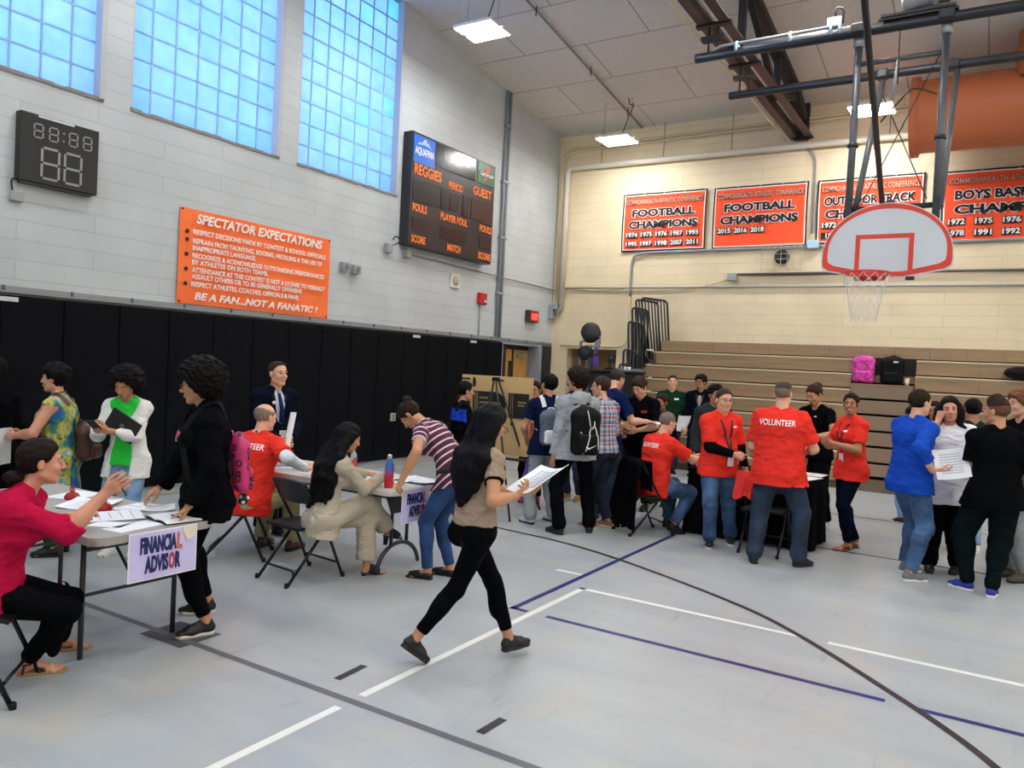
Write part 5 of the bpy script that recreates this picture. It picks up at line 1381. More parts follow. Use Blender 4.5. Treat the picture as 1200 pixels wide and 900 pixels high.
class Rig: pass
DBG = '~'
def person(label, at, rz, H=1.72, sex='m', bulk=1., skin='#c08a68', pose=None, hair=None, top=None, bottom=None, shoes=None, vox=.0068, face=None, arm=1., group=None, extra_top=None, belly=0):
    """rz degrees about z: 0 faces the bleacher wall, 90 faces the padded wall"""
    g = Rig(); pose = dict(pose or {}); g.H = H; f = sex == 'f'
    t = thing('person', label, 'person', (at[0], at[1], 0), rad(rz), group); g.root = t; g.at = at; g.rz = rad(rz)
    def loc(pw):  # world -> local
        d = np.array([pw[0]-at[0], pw[1]-at[1], pw[2] if len(pw) > 2 else 0]); return rotz(d, -g.rz)
    g.loc = loc; g.world = lambda p: rotz(np.asarray(p, float), g.rz)+np.array([at[0], at[1], 0])
    s_ = H/1.75
    Rp, Fp, Up = frame(pose.get('pl', 0), pose.get('ps', 0), pose.get('pt', 0))
    Rc, Fc, Uc = frame(pose.get('cl', 3), pose.get('cs', 0), pose.get('ct', 0))
    Rm, Fm, Um = frame((pose.get('pl', 0)+pose.get('cl', 3))/2, (pose.get('ps', 0)+pose.get('cs', 0))/2, (pose.get('pt', 0)+pose.get('ct', 0))/2)
    hipz = pose.get('hip', .53*H)
    off = pose.get('hipxy', (0, 0))
    P0 = V3(off[0], off[1], hipz)
    W0 = P0+Up*.04*H+Um*.045*H; C0 = W0+Um*.05*H+Uc*.05*H; N0 = C0+Uc*.110*H
    sw = (.089 if f else .099)*H*(.82+.18*bulk)
    sh = pose.get('shrug', 0)
    S = {k: C0+Uc*(.077*H+sh)+Rc*q*sw for k, q in (('l', -1), ('r', 1))}
    Hp = {k: P0-Up*.02*H+Rp*q*(.052 if f else .05)*H for k, q in (('l', -1), ('r', 1))}
    hy = pose.get('hy', pose.get('ct', 0)); Rh, Fh, Uh = frame(pose.get('hp', pose.get('cl', 3)*.5), pose.get('ht', 0), hy)
    hs = (.94 if f else 1.)*(.88+.12*s_)*pose.get('hsc', 1)
    nd = unit(Uc*.55+Uh*.45+Fc*.12); Hc = N0+nd*.168*s_+Fh*.012
    hp_ = lambda x, y, z: Hc+hs*(x*Rh+y*Fh+z*Uh); g.head = hp_; g.hs = hs; g.HR = np.array([Rh, Fh, Uh])
    g.P0, g.W0, g.C0, g.N0, g.S, g.Rc, g.Fc, g.Uc, g.Rp, g.Fp, g.Up = P0, W0, C0, N0, S, Rc, Fc, Uc, Rp, Fp, Up
    # arms
    l1, l2 = .172*H*(1 if not f else .97), .152*H
    E, Wr, HD = {}, {}, {}
    for k, q in (('l', -1), ('r', 1)):
        a = pose.get(k+'h', {}); p = a.get('p')
        if 'w' in a: p = loc(a['w'])
        if p is None: p = S[k]+V3(0, .06, 0)+Rc*q*.05*H-V3(0, 0, (l1+l2)*.97)
        pole = a.get('pole', (q*.35, -1, -.25))
        E[k], Wr[k] = ik(S[k], p, l1, l2, pole)
        hd = unit(a.get('hd', Wr[k]-E[k])); pn = unit(a.get('pn', -q*Rc+.2*Fc)); pn = unit(pn-hd*(pn@hd))
        HD[k] = (hd, pn, a)
    # legs
    K_, A_, FT = {}, {}, {}
    kl1, kl2 = .245*H, .24*H
    for k, q in (('l', -1), ('r', 1)):
        a = pose.get(k+'f', {}); p = a.get('p', (q*.09+off[0]*0, -.02))
        if 'w' in a: p = tuple(loc(a['w']))[:2]
        toe = rad(a.get('toe', q*-8)); pit = rad(a.get('pitch', 0)); z = a.get('z', 0)
        tf = V3(-math.sin(toe), math.cos(toe), 0)
        heel = V3(p[0], p[1], z)
        fd = tf*math.cos(pit)-V3(0, 0, 1)*math.sin(pit); fu = V3(0, 0, 1)*math.cos(pit)+tf*math.sin(pit)
        ank = heel+fu*.085*s_
        pole = a.get('pole', tf+V3(0, 0, .1))
        K_[k], A_[k] = ik(Hp[k], ank, kl1, kl2, pole)
        heel = A_[k]-fu*.085*s_
        FT[k] = (heel, fd, fu, unit(np.cross(fd, fu)))
    g.K, g.A, g.E, g.W, g.FT = K_, A_, E, Wr, FT
    ar = arm*bulk**.5; B = bulk
    ix = {'l': -1, 'r': 1}
    # ---------------- skin
    s = SDF()
    def torso(s, inf=0., k=.03, hips=True):
        if hips:
            s.ell(P0-Up*.008*H, (Rp, Fp, Up), ((.096 if f else .088)*H*B+inf, .064*H*B+inf, .07*H+inf), k)
            for q in (-1, 1): s.ell(P0-Up*.035*H-Fp*.03*H+Rp*q*.045*H, (Rp, Fp, Up), (.05*H*B+inf, .05*H*B+inf, .052*H+inf), k)
        s.cone(P0+Up*.02*H, W0+Um*.01, (.078 if f else .08)*H*B+inf, (.068 if f else .078)*H*B+inf, k, Rm, .68)
        s.cone(W0, C0, (.068 if f else .078)*H*B+inf, (.078 if f else .09)*H*B+inf, k, Rc, .68)
        s.ell(C0+Uc*.02*H-Fc*.004*H, (Rc, Fc, Uc), ((.084 if f else .096)*H*B+inf, .062*H*B+inf, .085*H+inf), k)
        if f:
            for q in (-1, 1): s.ell(C0+Uc*.008*H+Fc*.043*H*B+Rc*q*.042*H, (Rc, Fc, Uc), (.038*H*B+inf, .035*H*B+inf, .04*H+inf), .025)
        if belly: s.ell(W0-Um*.02*H+Fm*.03*H, (Rm, Fm, Um), (.08*H*B+inf, .05*H*B+belly+inf, .09*H+inf), .04)
        s.cone(S['l']-Uc*.008*H, S['r']-Uc*.008*H, .032*H+inf*.6, None, k)
        for q in 'lr': s.cone(N0+Uc*.014*H+Rc*ix[q]*.016*H-Fc*.008*H, S[q]+Uc*.002*H-Rc*ix[q]*.02*H, .018*H+inf*.3, .020*H+inf*.3, k)
        for q in 'lr': s.cone(N0+Uc*.0+Rc*ix[q]*.026*H, S[q]-Uc*.002, .024*H+inf*.6, .029*H+inf*.6, k)
    torso(s, -.004)
    s.cone(N0-Uc*.02, Hc-Uh*.05*hs-Fh*.012, .054*hs*(.9 if f else 1.05)*B**.3, .05*hs*(.9 if f else 1.08)*B**.3, .02)
    I3 = (Rh, Fh, Uh)
    jw = (face or {}).get('jaw', 1.)*(1 if not f else .94)*(B**.25)
    s.ell(hp_(0, -.012, .036), I3, (.074*hs, .094*hs, .083*hs), .02)
    s.ell(hp_(0, .026, -.030), I3, (.058*hs*jw, .064*hs, .078*hs), .025)
    s.ell(hp_(0, .066, -.094), I3, (.024*hs*jw, .02*hs, .018*hs), .022)
    for q in (-1, 1):
        s.cone(hp_(q*.052*jw, -.0, -.055), hp_(q*.02, .062, -.09), .016*hs, .014*hs, .02)
        s.ell(hp_(q*.034, .068, -.022), I3, (.022*hs, .018*hs, .02*hs), .02)
        s.ell(hp_(q*.078, -.008, -.002), (Rh, Fh, Uh), (.009*hs, .019*hs, .031*hs), .008)
        s.sph(hp_(q*.031, .104, .012), .0165*hs, .012, 's')
    s.cone(hp_(-.036, .077, .031), hp_(.036, .077, .031), .011*hs, None, .014)
    s.cone(hp_(0, .090, .020), hp_(0, .112, -.020), .0075*hs, .0115*hs, .010)
    for q in (-1, 1): s.sph(hp_(q*.0115, .100, -.025), .0085*hs, .008)
    s.cone(hp_(-.018, .091, -.050), hp_(.018, .091, -.050), .0065*hs, None, .006)
    s.cone(hp_(-.015, .090, -.062), hp_(.015, .090, -.062), .0068*hs, None, .006)
    for k, q in ix.items():
        s.cone(S[k], E[k], .0295*H*ar, .0225*H*ar, .025); s.sph(S[k]-Uc*.01*H, .0325*H*ar, .03)
        s.cone(E[k], Wr[k], .0235*H*ar, .0155*H*ar**.5, .015)
        m = E[k]*.72+Wr[k]*.28; s.ell(m, (unit(Wr[k]-E[k]), unit(np.cross(Wr[k]-E[k], V3(.1, .2, 1))), unit(np.cross(Wr[k]-E[k], np.cross(Wr[k]-E[k], V3(.1, .2, 1))))), (.07*H*.8, .0245*H*ar, .0245*H*ar), .02)
        # hand
        hd, pn, a = HD[k]; sd = unit(np.cross(hd, pn))*1.0; 
        if k == 'l': thumb = -np.cross(pn, hd)*-1
        side = np.cross(hd, pn)   # right-handed frame
        th_ = side*(1 if k == 'l' else -1) if a.get('flip') else side*(-1 if k == 'l' else 1)
        hl = .104*H*(.95 if f else 1.02); cur = a.get('curl', .35); w0 = Wr[k]
        cs = a.get('fc')
        names = [(.030, .47, .40), (.010, .50, .44), (-.010, .475, .41), (-.029, .43, .33)]
        tips = []
        for j, (ox, mc, fl_) in enumerate(names):
            c_ = cs[j] if cs else cur*(1+.12*j)
            kn = w0+hd*hl*mc+th_*ox*.98*s_; base = w0+hd*.012+th_*ox*.55*s_
            s.cone(base, kn, .0135*s_, .0115*s_, .012)
            ang = 0; p = kn
            for i, (fr, rr) in enumerate(((.46, .0092), (.30, .0083), (.24, .0074))):
                ang += c_*(.9 if i else .75)*1.25; d = hd*math.cos(ang)+pn*math.sin(ang)
                d = unit(d+th_*(ox*a.get('spread', 2.5)))
                p2 = p+d*hl*fl_*1.15*fr; s.cone(p, p2, rr*s_, (rr-.0008)*s_, .004); p = p2
            tips.append(p)
        b0 = w0+hd*hl*.12+th_*.018*s_+pn*.006; b1 = b0+unit(hd*.75+th_*.75+pn*.35)*hl*.27
        tc_ = a.get('thumb', .4); b2 = b1+unit(hd*1+th_*(.55-tc_)+pn*(.2+tc_))*hl*.2; b3 = b2+unit(hd*1+th_*(.3-tc_*1.2)+pn*(.2+tc_*1.2))*hl*.15
        s.cone(b0, b1, .0155*s_, .0115*s_, .012); s.cone(b1, b2, .0105*s_, .0095*s_, .005); s.cone(b2, b3, .0093*s_, .0078*s_, .004)
        g.__dict__[k+'palm'] = w0+hd*hl*.5+pn*.02; g.__dict__[k+'tips'] = tips
    for k in ix:
        s.cone(Hp[k], K_[k], .048*H*B**.6, .031*H*B**.4, .03); s.cone(K_[k], A_[k], .030*H, .0195*H, .02)
        cb = K_[k]*.68+A_[k]*.32; fw = FT[k][1]; s.ell(cb-unit(K_[k]-Hp[k])*0-V3(*fw)*.012, (FT[k][3], fw, unit(K_[k]-A_[k])), (.03*H, .03*H, .07*H), .03)
        heel, fd, fu, fs_ = FT[k]
        o_ = lambda x, y, z: heel+s_*(fs_*x+fd*y+fu*z)
        bare = shoes and shoes.get('kind') in ('sandal', 'heel', 'slide')
        s.cone(A_[k], o_(0, -.01, .04), .026*s_, .024*s_, .02); s.sph(o_(0, -.022, .032), .026*s_, .02)
        s.cone(o_(0, .02, .055), o_(0, .12, .026), .026*s_, .018*s_, .02)
        for j, ox in enumerate((-.026, -.009, .006, .02, .031)):
            x_ = ox*(1 if k == 'l' else -1)*-1
            s.cone(o_(x_*.9, .10, .024), o_(x_*1.05, .172-.007*abs(j-1)-.004*j, .014), .0125*s_, (.0115 if j == 0 else .0085)*s_, .006 if bare else .01)
    v, q = s.mesh(vox)
    sm, lm = skin_mat(skin)
    g.body = mesh_obj('body', v, q, sm, t)
    LZ = (face or {}).get('smile', 0)*.006
    b = MB(); b.tube([hp_(-.023, .083, -.055+LZ), hp_(-.010, .0945, -.0515), hp_(0, .0965, -.053), hp_(.010, .0945, -.0515), hp_(.023, .083, -.055+LZ)], [.0018*hs, .0042*hs, .004*hs, .0042*hs, .0018*hs], 8)
    b.tube([hp_(-.022, .0825, -.056+LZ), hp_(-.009, .0940, -.0625-LZ*.6), hp_(.009, .0940, -.0625-LZ*.6), hp_(.022, .0825, -.056+LZ)], [.0018*hs, .005*hs, .005*hs, .0018*hs], 8)
    b.build('lips', lm, t)
    # ---------------- eyes, brows
    fc_ = face or {}
    if fc_.get('eyes', True):
        ew = plain('eye_white', '#cbc4bb', .3); ed = plain('eye_dark', '#2a1a12', .15)
        look = V3(*fc_.get('look', (0, 1, 0)))
        for qx in (-1, 1):
            c = hp_(qx*.031, .0765, .011); d = Rh*look[0]+Fh*look[1]+Uh*look[2]
            b = MB(); n = 12
            M = Matrix.Translation(c) @ Vector((0, 0, 1)).rotation_difference(Vector(d)).to_matrix().to_4x4()
            r = .0118*hs
            prof = [(r*math.sin(a), r*math.cos(a)) for a in np.linspace(0, PI, 11)]
            b.mat(1); b.lathe(prof[:4], (0, 0, 0), 14); b.mat(0); b.lathe(prof[3:], (0, 0, 0), 14)
            bmesh.ops.transform(b.bm, matrix=M, verts=b.bm.verts); b.build('eye', [ew, ed], t)
            r2 = .0131*hs; dn = fc_.get('lid', .35)
            def lidf(u, v, c=c, r2=r2, top=True): 
                a = -1.35+2.7*u; e = (dn*.9+(1.5-dn*.9)*v) if top else (-.55-.9*v)
                return tuple(c+r2*(Rh*math.sin(a)*math.cos(e)+Fh*math.cos(a)*math.cos(e)+Uh*math.sin(e)))
            lb = MB(); lb.grid(lambda u, v: lidf(u, v), 10, 6, th=.0012); lb.grid(lambda u, v: lidf(u, v, top=False), 10, 4, th=.0012); lb.build('eyelid', sm, t)
            br = MB().tube([hp_(qx*.014, .0925, .031), hp_(qx*.03, .0905, .036), hp_(qx*.047, .077, .031)], [.003*hs, .0036*hs, .0018*hs], 6)
            br.build('eyebrow', hair_mat(fc_.get('brow', (hair or {}).get('col', '#15100d'))), t)
    if fc_.get('teeth'): MB().tube([hp_(-.016, .0905, -.054), hp_(0, .0985, -.057), hp_(.016, .0905, -.054)], .0042*hs, 8).build('teeth', plain('teeth', '#efe8dc', .3), t)
    if fc_.get('glasses'):
        b = MB(); up_ = fc_.get('glasses') == 'up'
        zz = .1 if up_ else .01; yy = .055 if up_ else .103
        for qx in (-1, 1):
            b.tube([hp_(qx*.033+.024*math.cos(a), yy, zz+.018*math.sin(a)) for a in np.linspace(0, 2*PI, 17)[:-1]], .0018, 6, closed=True)
            b.tube([hp_(qx*.056, yy, zz+.006), hp_(qx*.079, yy-.05 if not up_ else .0, zz+.006), hp_(qx*.08, -.005 if not up_ else -.04, zz+(.004 if not up_ else -.01))], .0017, 6)
        b.tube([hp_(-.010, yy, zz+.005), hp_(0, yy+.006, zz+.008), hp_(.010, yy, zz+.005)], .0017, 6)
        b.build('glasses', plain('glasses_dark', '#221c20', .3, metal=.3), t)
    # ---------------- garments
    def attrs(v):
        P = v.astype(float); su = (P-P0)@Uc; sv = np.arctan2((P-C0)@Rc, -((P-C0)@Fc)-.02)*.17
        best = np.full(len(P), 9.)
        dT = np.abs((P-C0)@Rc)-sw*1.02
        for k in ix:
            for a, b_, o in ((S[k], E[k], 0), (E[k], Wr[k], l1)):
                ba = b_-a; h = np.clip((P-a)@ba/(ba@ba), 0, 1); d = np.linalg.norm(P-a-h[:, None]*ba, axis=1)
                m = (d < best) & (d < .075*s_) & ((dT > 0) | (o > 0) | (((P-a)@ba/(ba@ba) > .35)))
                best = np.where(m, d, best)
                su = np.where(m, .42*H-(o+h*np.linalg.norm(ba)), su)
                ax = unit(np.cross(ba, V3(.3, .9, .1))); ay = unit(np.cross(ba, ax))
                sv = np.where(m, np.arctan2((P-a)@ax, (P-a)@ay)*.05, sv)
        return dict(su=su, sv=sv)
    g.attrs = attrs
    def garment(sp, name):
        inf = sp.get('loose', .012); s = SDF(); kd = .035
        hem = sp.get('hem', .055)*H; sl = sp.get('sleeve', 'short'); 
        torso(s, inf, kd, hips=hem > .02*H)
        hw = (.100 if f else .094)*H*B+inf+sp.get('flare', .0)
        for k in ix:
            dn_ = (Hp[k]-K_[k])@Up
            if dn_ > .15*H:
                c_ = Hp[k]+(K_[k]-Hp[k])*min(1, max(0, (hem-.02*H))/dn_)
                hw = max(hw, abs((c_-P0)@Rp)+(.051*H*B**.6+(bottom or {}).get('loose', .008))*.93+.012) if hem > .03*H else hw
        s.cone(W0, P0-Up*(hem+.03), (.078 if f else .088)*H*B+inf, hw, kd, Rp, .74, cap=None)
        if sp.get('hood'):
            s.cone(N0-Fc*.055*s_+Rc*-.075*s_+Uc*.015, N0-Fc*.085*s_+Rc*.075*s_+Uc*.015, .042*s_, None, .03); s.ell(N0-Fc*.07*s_-Uc*.03, (Rc, Fc, Uc), (.12*s_, .055*s_, .09*s_), .03)
            s.cone(N0+Rc*.07*s_+Fc*.0+Uc*.01, N0+Fc*.055*s_-Uc*.035, .03*s_, .026*s_, .03); s.cone(N0-Rc*.07*s_+Uc*.01, N0+Fc*.055*s_-Uc*.035, .03*s_, .026*s_, .03)
        aw = sp.get('aw', 1.)
        if hem > .03*H:
            for k in ix:
                dn_ = (Hp[k]-K_[k])@Up
                if dn_ > .15*H: c_ = Hp[k]+(K_[k]-Hp[k])*min(.9, (hem+.03*H)/dn_); s.cone(Hp[k], c_, .051*H*B**.6+(bottom or {}).get('loose', .008)+.010, None, .045)
        for k, q in ix.items():
            if sl == 'none': continue
            s.sph(S[k]-Uc*.010*H, .0315*H*ar+inf*.5, .03)
            fr = sp.get('sf', .58) if sl == 'short' else 1
            r0, r1 = .030*H*ar+inf*.6, .0245*H*ar+inf*(1.1 if sl == 'short' else .75)
            e = S[k]+(E[k]-S[k])*fr
            if sl == 'short': s.cone(S[k], e, r0*aw, (r0*(1-fr)+r1*fr+.006)*aw, .02, cap='b')
            else:
                s.cone(S[k], E[k], r0*aw, r1*aw, .03)
                f2 = sp.get('cuff', .97); e2 = E[k]+(Wr[k]-E[k])*f2
                s.cone(E[k], e2, r1*aw, (.0185*H+inf*.8)*aw+.012*(1-f2), .025, cap='b')
                if f2 < .7: s.cone(e2-(Wr[k]-E[k])*.12, e2, (.024*H+inf)*aw, None, .01, cap='ab')
        if sp.get('collar'):
            b0 = N0+Uc*.012*H
            for i in range(8):
                a0, a1 = rad(25+i*39), rad(25+(i+1)*39)
                pa, pb = [b0+(Rc*math.sin(a)+Fc*math.cos(a))*.052*s_-Uc*.02*math.cos(a) for a in (a0, a1)]
                s.cone(pa, pb, .012, None, .008)
        if sp.get('open'):   # open front: wedge taken out
            w1 = sp['open']
            s.box(P0+Fp*.2*H+Um*.0, (Rm, Fm, Um), (w1*.8, .15*H, .30*H), .01, .01, 's') if sp.get('openlow', True) else None
            fd_ = .062*H*B+inf
            vt = N0+Fc*.065*H; vb = C0-Uc*.075*H+Fc*(fd_+.005)
            s.cone(vb, vt, .028, w1*1.35, .01, mode='s')
        s.plane(P0-Up*hem+Fp*0, -Up, .006)
        nk = sp.get('neck', 0)
        if nk: s.cone(N0+Fc*.07*H+Uc*.03*H, N0+Fc*.02*H+Uc*.09*H, nk, nk*1.3, .012, mode='s')
        s.cone(N0+Uc*.022*H, N0+Uc*.2*H+Fc*.03, .050*hs*(1.0 if f else 1.12)*B**.3, .07, .006, mode='s') if not sp.get('hood') else None
        am = sp.get('fold', .0045); sd = len(label) % 17
        mid = (P0+W0)/2
        s.disp(lambda Q: (am*.7*vnoise(Q*np.array([1, 1, 1.5], f32), 20, sd)+am*1.15*(np.abs(vnoise(Q*np.array([.55, .55, 1.3], f32), 46, sd+1))-.4)+am*.35*vnoise(Q, 75, sd+2)).astype(f32))
        v, q = s.mesh(sp.get('vox', .0085))
        mats = sp['mat'] if isinstance(sp['mat'], list) else [sp['mat']]; mi = None
        if sp.get('mi'): mi = sp['mi'](g, v[q].mean(1))
        o = mesh_obj(name, v, q, mats, t, mi, attrs(v) if sp.get('attr') else None); g.__dict__[name] = o
        g.sdf = s; g.bvh = BVHTree.FromPolygons([tuple(x) for x in v.astype(float)], [tuple(x) for x in q.tolist()])
        return o
    if extra_top: garment(extra_top, extra_top.get('name', 'undershirt'))
    if bottom:
        lo = bottom.get('loose', .008); s = SDF(); hm = bottom.get('hem', .96)
        s.ell(P0-Up*.006*H, (Rp, Fp, Up), ((.098 if f else .09)*H*B+lo*.6, .066*H*B+lo*.6, .07*H), .03)
        s.cone(P0, P0+Up*.06*H, (.092 if f else .088)*H*B+lo*.4, (.076 if f else .082)*H*B+lo*.4, .02, Rp, .72)
        for q in (-1, 1): s.ell(P0-Up*.035*H-Fp*.03*H+Rp*q*.045*H, (Rp, Fp, Up), (.052*H*B+lo*.6, .052*H*B+lo*.6, .055*H+lo*.4), .03)
        s.plane(P0+Up*.062*H, Up, .004)
        for k in ix:
            r_k = .0325*H*B**.4+lo; r_h = bottom.get('cuffr', .024*H+lo*1.2)
            s.cone(Hp[k], K_[k], .051*H*B**.6+lo, r_k, .03)
            an = K_[k]+(A_[k]-K_[k])*hm
            s.cone(K_[k], an, r_k, r_h, .025, cap='b')
            cb = K_[k]*.68+A_[k]*.32; s.ell(cb-FT[k][1]*.012, (FT[k][3], FT[k][1], unit(K_[k]-A_[k])), (.031*H+lo*.7, .031*H+lo*.7, .07*H), .03)
            if bottom.get('bunch'):
                for j in range(3): c_ = K_[k]+(A_[k]-K_[k])*(hm-.02-.055*j); s.cone(c_, c_+(A_[k]-K_[k])*.012, r_h+.006, None, .015)
        am = bottom.get('fold', .003); sd = len(label) % 13+3
        s.disp(lambda Q: (am*.8*vnoise(Q*np.array([1, 1, 1.4], f32), 22, sd)+am*1.3*(np.abs(vnoise(Q*np.array([.5, .5, 1.4], f32), 48, sd+1))-.4)).astype(f32))
        v, q = s.mesh(bottom.get('vox', .0085)); mats = bottom['mat'] if isinstance(bottom['mat'], list) else [bottom['mat']]
        g.trousers = mesh_obj('trousers', v, q, mats, t, bottom['mi'](g, v[q].mean(1)) if bottom.get('mi') else None)
    if top: garment(top, top.get('name', 'shirt'))
    # ---------------- shoes
    if shoes:
        for k, q in ix.items():
            heel, fd, fu, fs_ = FT[k]; kd = shoes['kind']
            o_ = lambda x, y, z: heel+s_*(fs_*x+fd*y+fu*z)
            Rr_ = (fs_, fd, fu); m1 = shoes['mat']; m2 = shoes.get('sole', M_white)
            if kd in ('sneaker', 'shoe', 'boot'):
                s = SDF(); st_ = shoes.get('st', .026)
                s.cone(o_(0, -.022, .045), o_(0, .10, .036), .036*s_, .040*s_, .02, fs_, .9); s.cone(o_(0, .09, .034), o_(.0, .155, .030), .042*s_, .034*s_, .02, fs_, .62)
                s.cone(o_(0, -.008, .05), o_(0, -.004, .1 if kd != 'boot' else .14), .036*s_, .034*s_, .02, cap='b'); s.cone(o_(0, .02, .08), o_(0, .10, .05), .026*s_, .022*s_, .02)
                s.plane(o_(0, 0, .012), -fu, .003)
                s.cone(o_(0, 0, .085), o_(0, -.0, .16), .026*s_, .03*s_, .004, mode='s')
                v, qq = s.mesh(.0065); sh_ = mesh_obj('shoe', v, qq, m1, t)
                s = SDF()
                def solef(P, o_=o_, fs_=fs_, fd=fd, fu=fu, heel=heel, st_=st_):
                    r = (P-heel.astype(f32))/f32(s_); x = r@fs_.astype(f32); y = r@fd.astype(f32); z = r@fu.astype(f32)
                    h = np.clip((y+.02)/.165, 0, 1); w = .036+.008*np.sin(np.clip((y)/.16, 0, 1)*2.2)-.004*h
                    dd = np.sqrt(x*x+(y-(-.02+.165*h))**2)-w
                    return np.maximum(dd, np.abs(z-st_/2)-st_/2).astype(f32)
                lo_ = np.minimum(heel, o_(0, .2, .03))-.08; hi_ = np.maximum(heel, o_(0, .2, .03))+.08
                s.custom(solef, .004, 'u', lo_, hi_); v, qq = s.mesh(.0055); mesh_obj('sole', v, qq, m2, sh_)
                if kd == 'sneaker':
                    b = MB()
                    for j in range(4): y = .035+.018*j; b.tube([o_(-.018, y, .088-.011*j), o_(0, y+.004, .094-.0115*j), o_(.018, y, .088-.011*j)], .0028, 5)
                    l_ = b.build('laces', shoes.get('lace', m2), sh_); l_['kind'] = 'stuff'
            elif kd in ('sandal', 'slide'):
                s = SDF()
                def sf(P, heel=heel, fs_=fs_, fd=fd, fu=fu):
                    r = (P-heel.astype(f32))/f32(s_); x = r@fs_.astype(f32); y = r@fd.astype(f32); z = r@fu.astype(f32)
                    h = np.clip((y+.02)/.18, 0, 1); dd = np.sqrt(x*x+(y-(-.02+.18*h))**2)-(.034+.008*h)
                    return np.maximum(dd, np.abs(z-.006)-.007).astype(f32)
                s.custom(sf, .004, 'u', np.minimum(heel, o_(0, .22, 0))-.07, np.maximum(heel, o_(0, .22, 0))+.07); v, qq = s.mesh(.0055)
                sh_ = mesh_obj('sandal', v, qq, m2, t)
                b = MB()
                if kd == 'sandal':
                    b.tube([o_(-.042, .10, .012), o_(-.01, .115, .048), o_(.042, .135, .012)], .0055, 6).tube([o_(.042, .10, .012), o_(.01, .115, .048), o_(-.042, .135, .012)], .0055, 6)
                    b.build('straps', m1, sh_); b = MB(); b.tube([o_(.03*math.cos(a), .002+.034*math.sin(a), .062) for a in np.linspace(0, 2*PI, 15)[:-1]], .0065, 6, closed=True).tube([o_(.036, -.02, .012), o_(.032, -.01, .06)], .006, 6).tube([o_(-.036, -.02, .012), o_(-.032, -.01, .06)], .006, 6).build('ankle_strap', shoes.get('strap2', m1), sh_)
                else:
                    s = SDF(); s.cone(o_(0, .07, .038), o_(0, .13, .026), .042*s_, .042*s_, .01, fs_, .8, cap='ab'); v, qq = s.mesh(.006); mesh_obj('strap', v, qq, m1, sh_)
                    s = SDF(); s.cone(o_(0, -.02, .035), o_(0, .14, .03), .034*s_, .036*s_, .02, fs_, .75); s.cone(o_(0, 0, .04), o_(0, 0, .11), .03*s_, .03*s_, .02, cap='b'); v, qq = s.mesh(.007); mesh_obj('sock', v, qq, shoes.get('sock', m1), t) if shoes.get('sock') else None
            elif kd == 'heel':
                s = SDF(); s.cone(o_(0, .05, .045), o_(0, .12, .03), .042*s_, .038*s_, .02, fs_, .8, cap='b'); s.cone(o_(0, -.025, .03), o_(0, .13, .008), .03*s_, .036*s_, .01, fs_, .3)
                s.cone(o_(0, .02, .08), o_(0, .08, .05), .03*s_, .032*s_, .02); s.cone(o_(0, -.02, .02), o_(0, -.02, -.05), .024*s_, .02*s_, .01, cap='b')
                v, qq = s.mesh(.006); mesh_obj('shoe', v, qq, m1, t)
            if shoes.get('sockm'):
                s = SDF(); s.cone(o_(0, 0, .07), A_[k]+(K_[k]-A_[k])*.14, .033*s_, .031*s_, .01, cap='b'); v, qq = s.mesh(.007); mesh_obj('sock', v, qq, shoes['sockm'], t)
    # ---------------- hair
    if hair and hair.get('kind') != 'none':
        kd = hair['kind']; th = hair.get('t', .012); s = SDF(); hm_ = hair_mat(hair.get('col', '#17110e')); sd = len(label) % 11
        lst = hair.get('line', (.058, .05))
        s.ell(hp_(0, -.014, .038), I3, ((.076+th)*hs, (.096+th)*hs, (.085+th*1.15)*hs), .01)
        if kd == 'fade': s.plane(hp_(0, 0, .052), unit(-Uh-Fh*.12), .012); s.ell(hp_(0, .006, .085), I3, (.062*hs, .078*hs, (.03+hair.get('top', .03))*hs), .02)
        if kd == 'afro':
            r = hair.get('r', .155); s.p = []; s.ell(hp_(*hair.get('c', (0, -.035, .045))), I3, (r*hs, r*1.0*hs, r*.98*hs), .02)
        if kd == 'curly': s.ell(hp_(0, -.01, .06), I3, ((.085+th)*hs, (.1+th)*hs, (.08+th)*hs), .02)
        n_ = unit(Fh*.8-Uh*.6); p0 = hp_(0, lst[0], lst[1])
        s.plane(p0, n_, .012)
        if kd in ('short', 'fade', 'fringe', 'pony', 'bun', 'curly') and not hair.get('cover'):
            for q in (-1, 1): s.ell(hp_(q*.088, .0, -.006), I3, (.022*hs, .024*hs, .036*hs), .008, 's')
            s.plane(hp_(0, -.03, -.07), unit(-Uh+Fh*.25), .01)
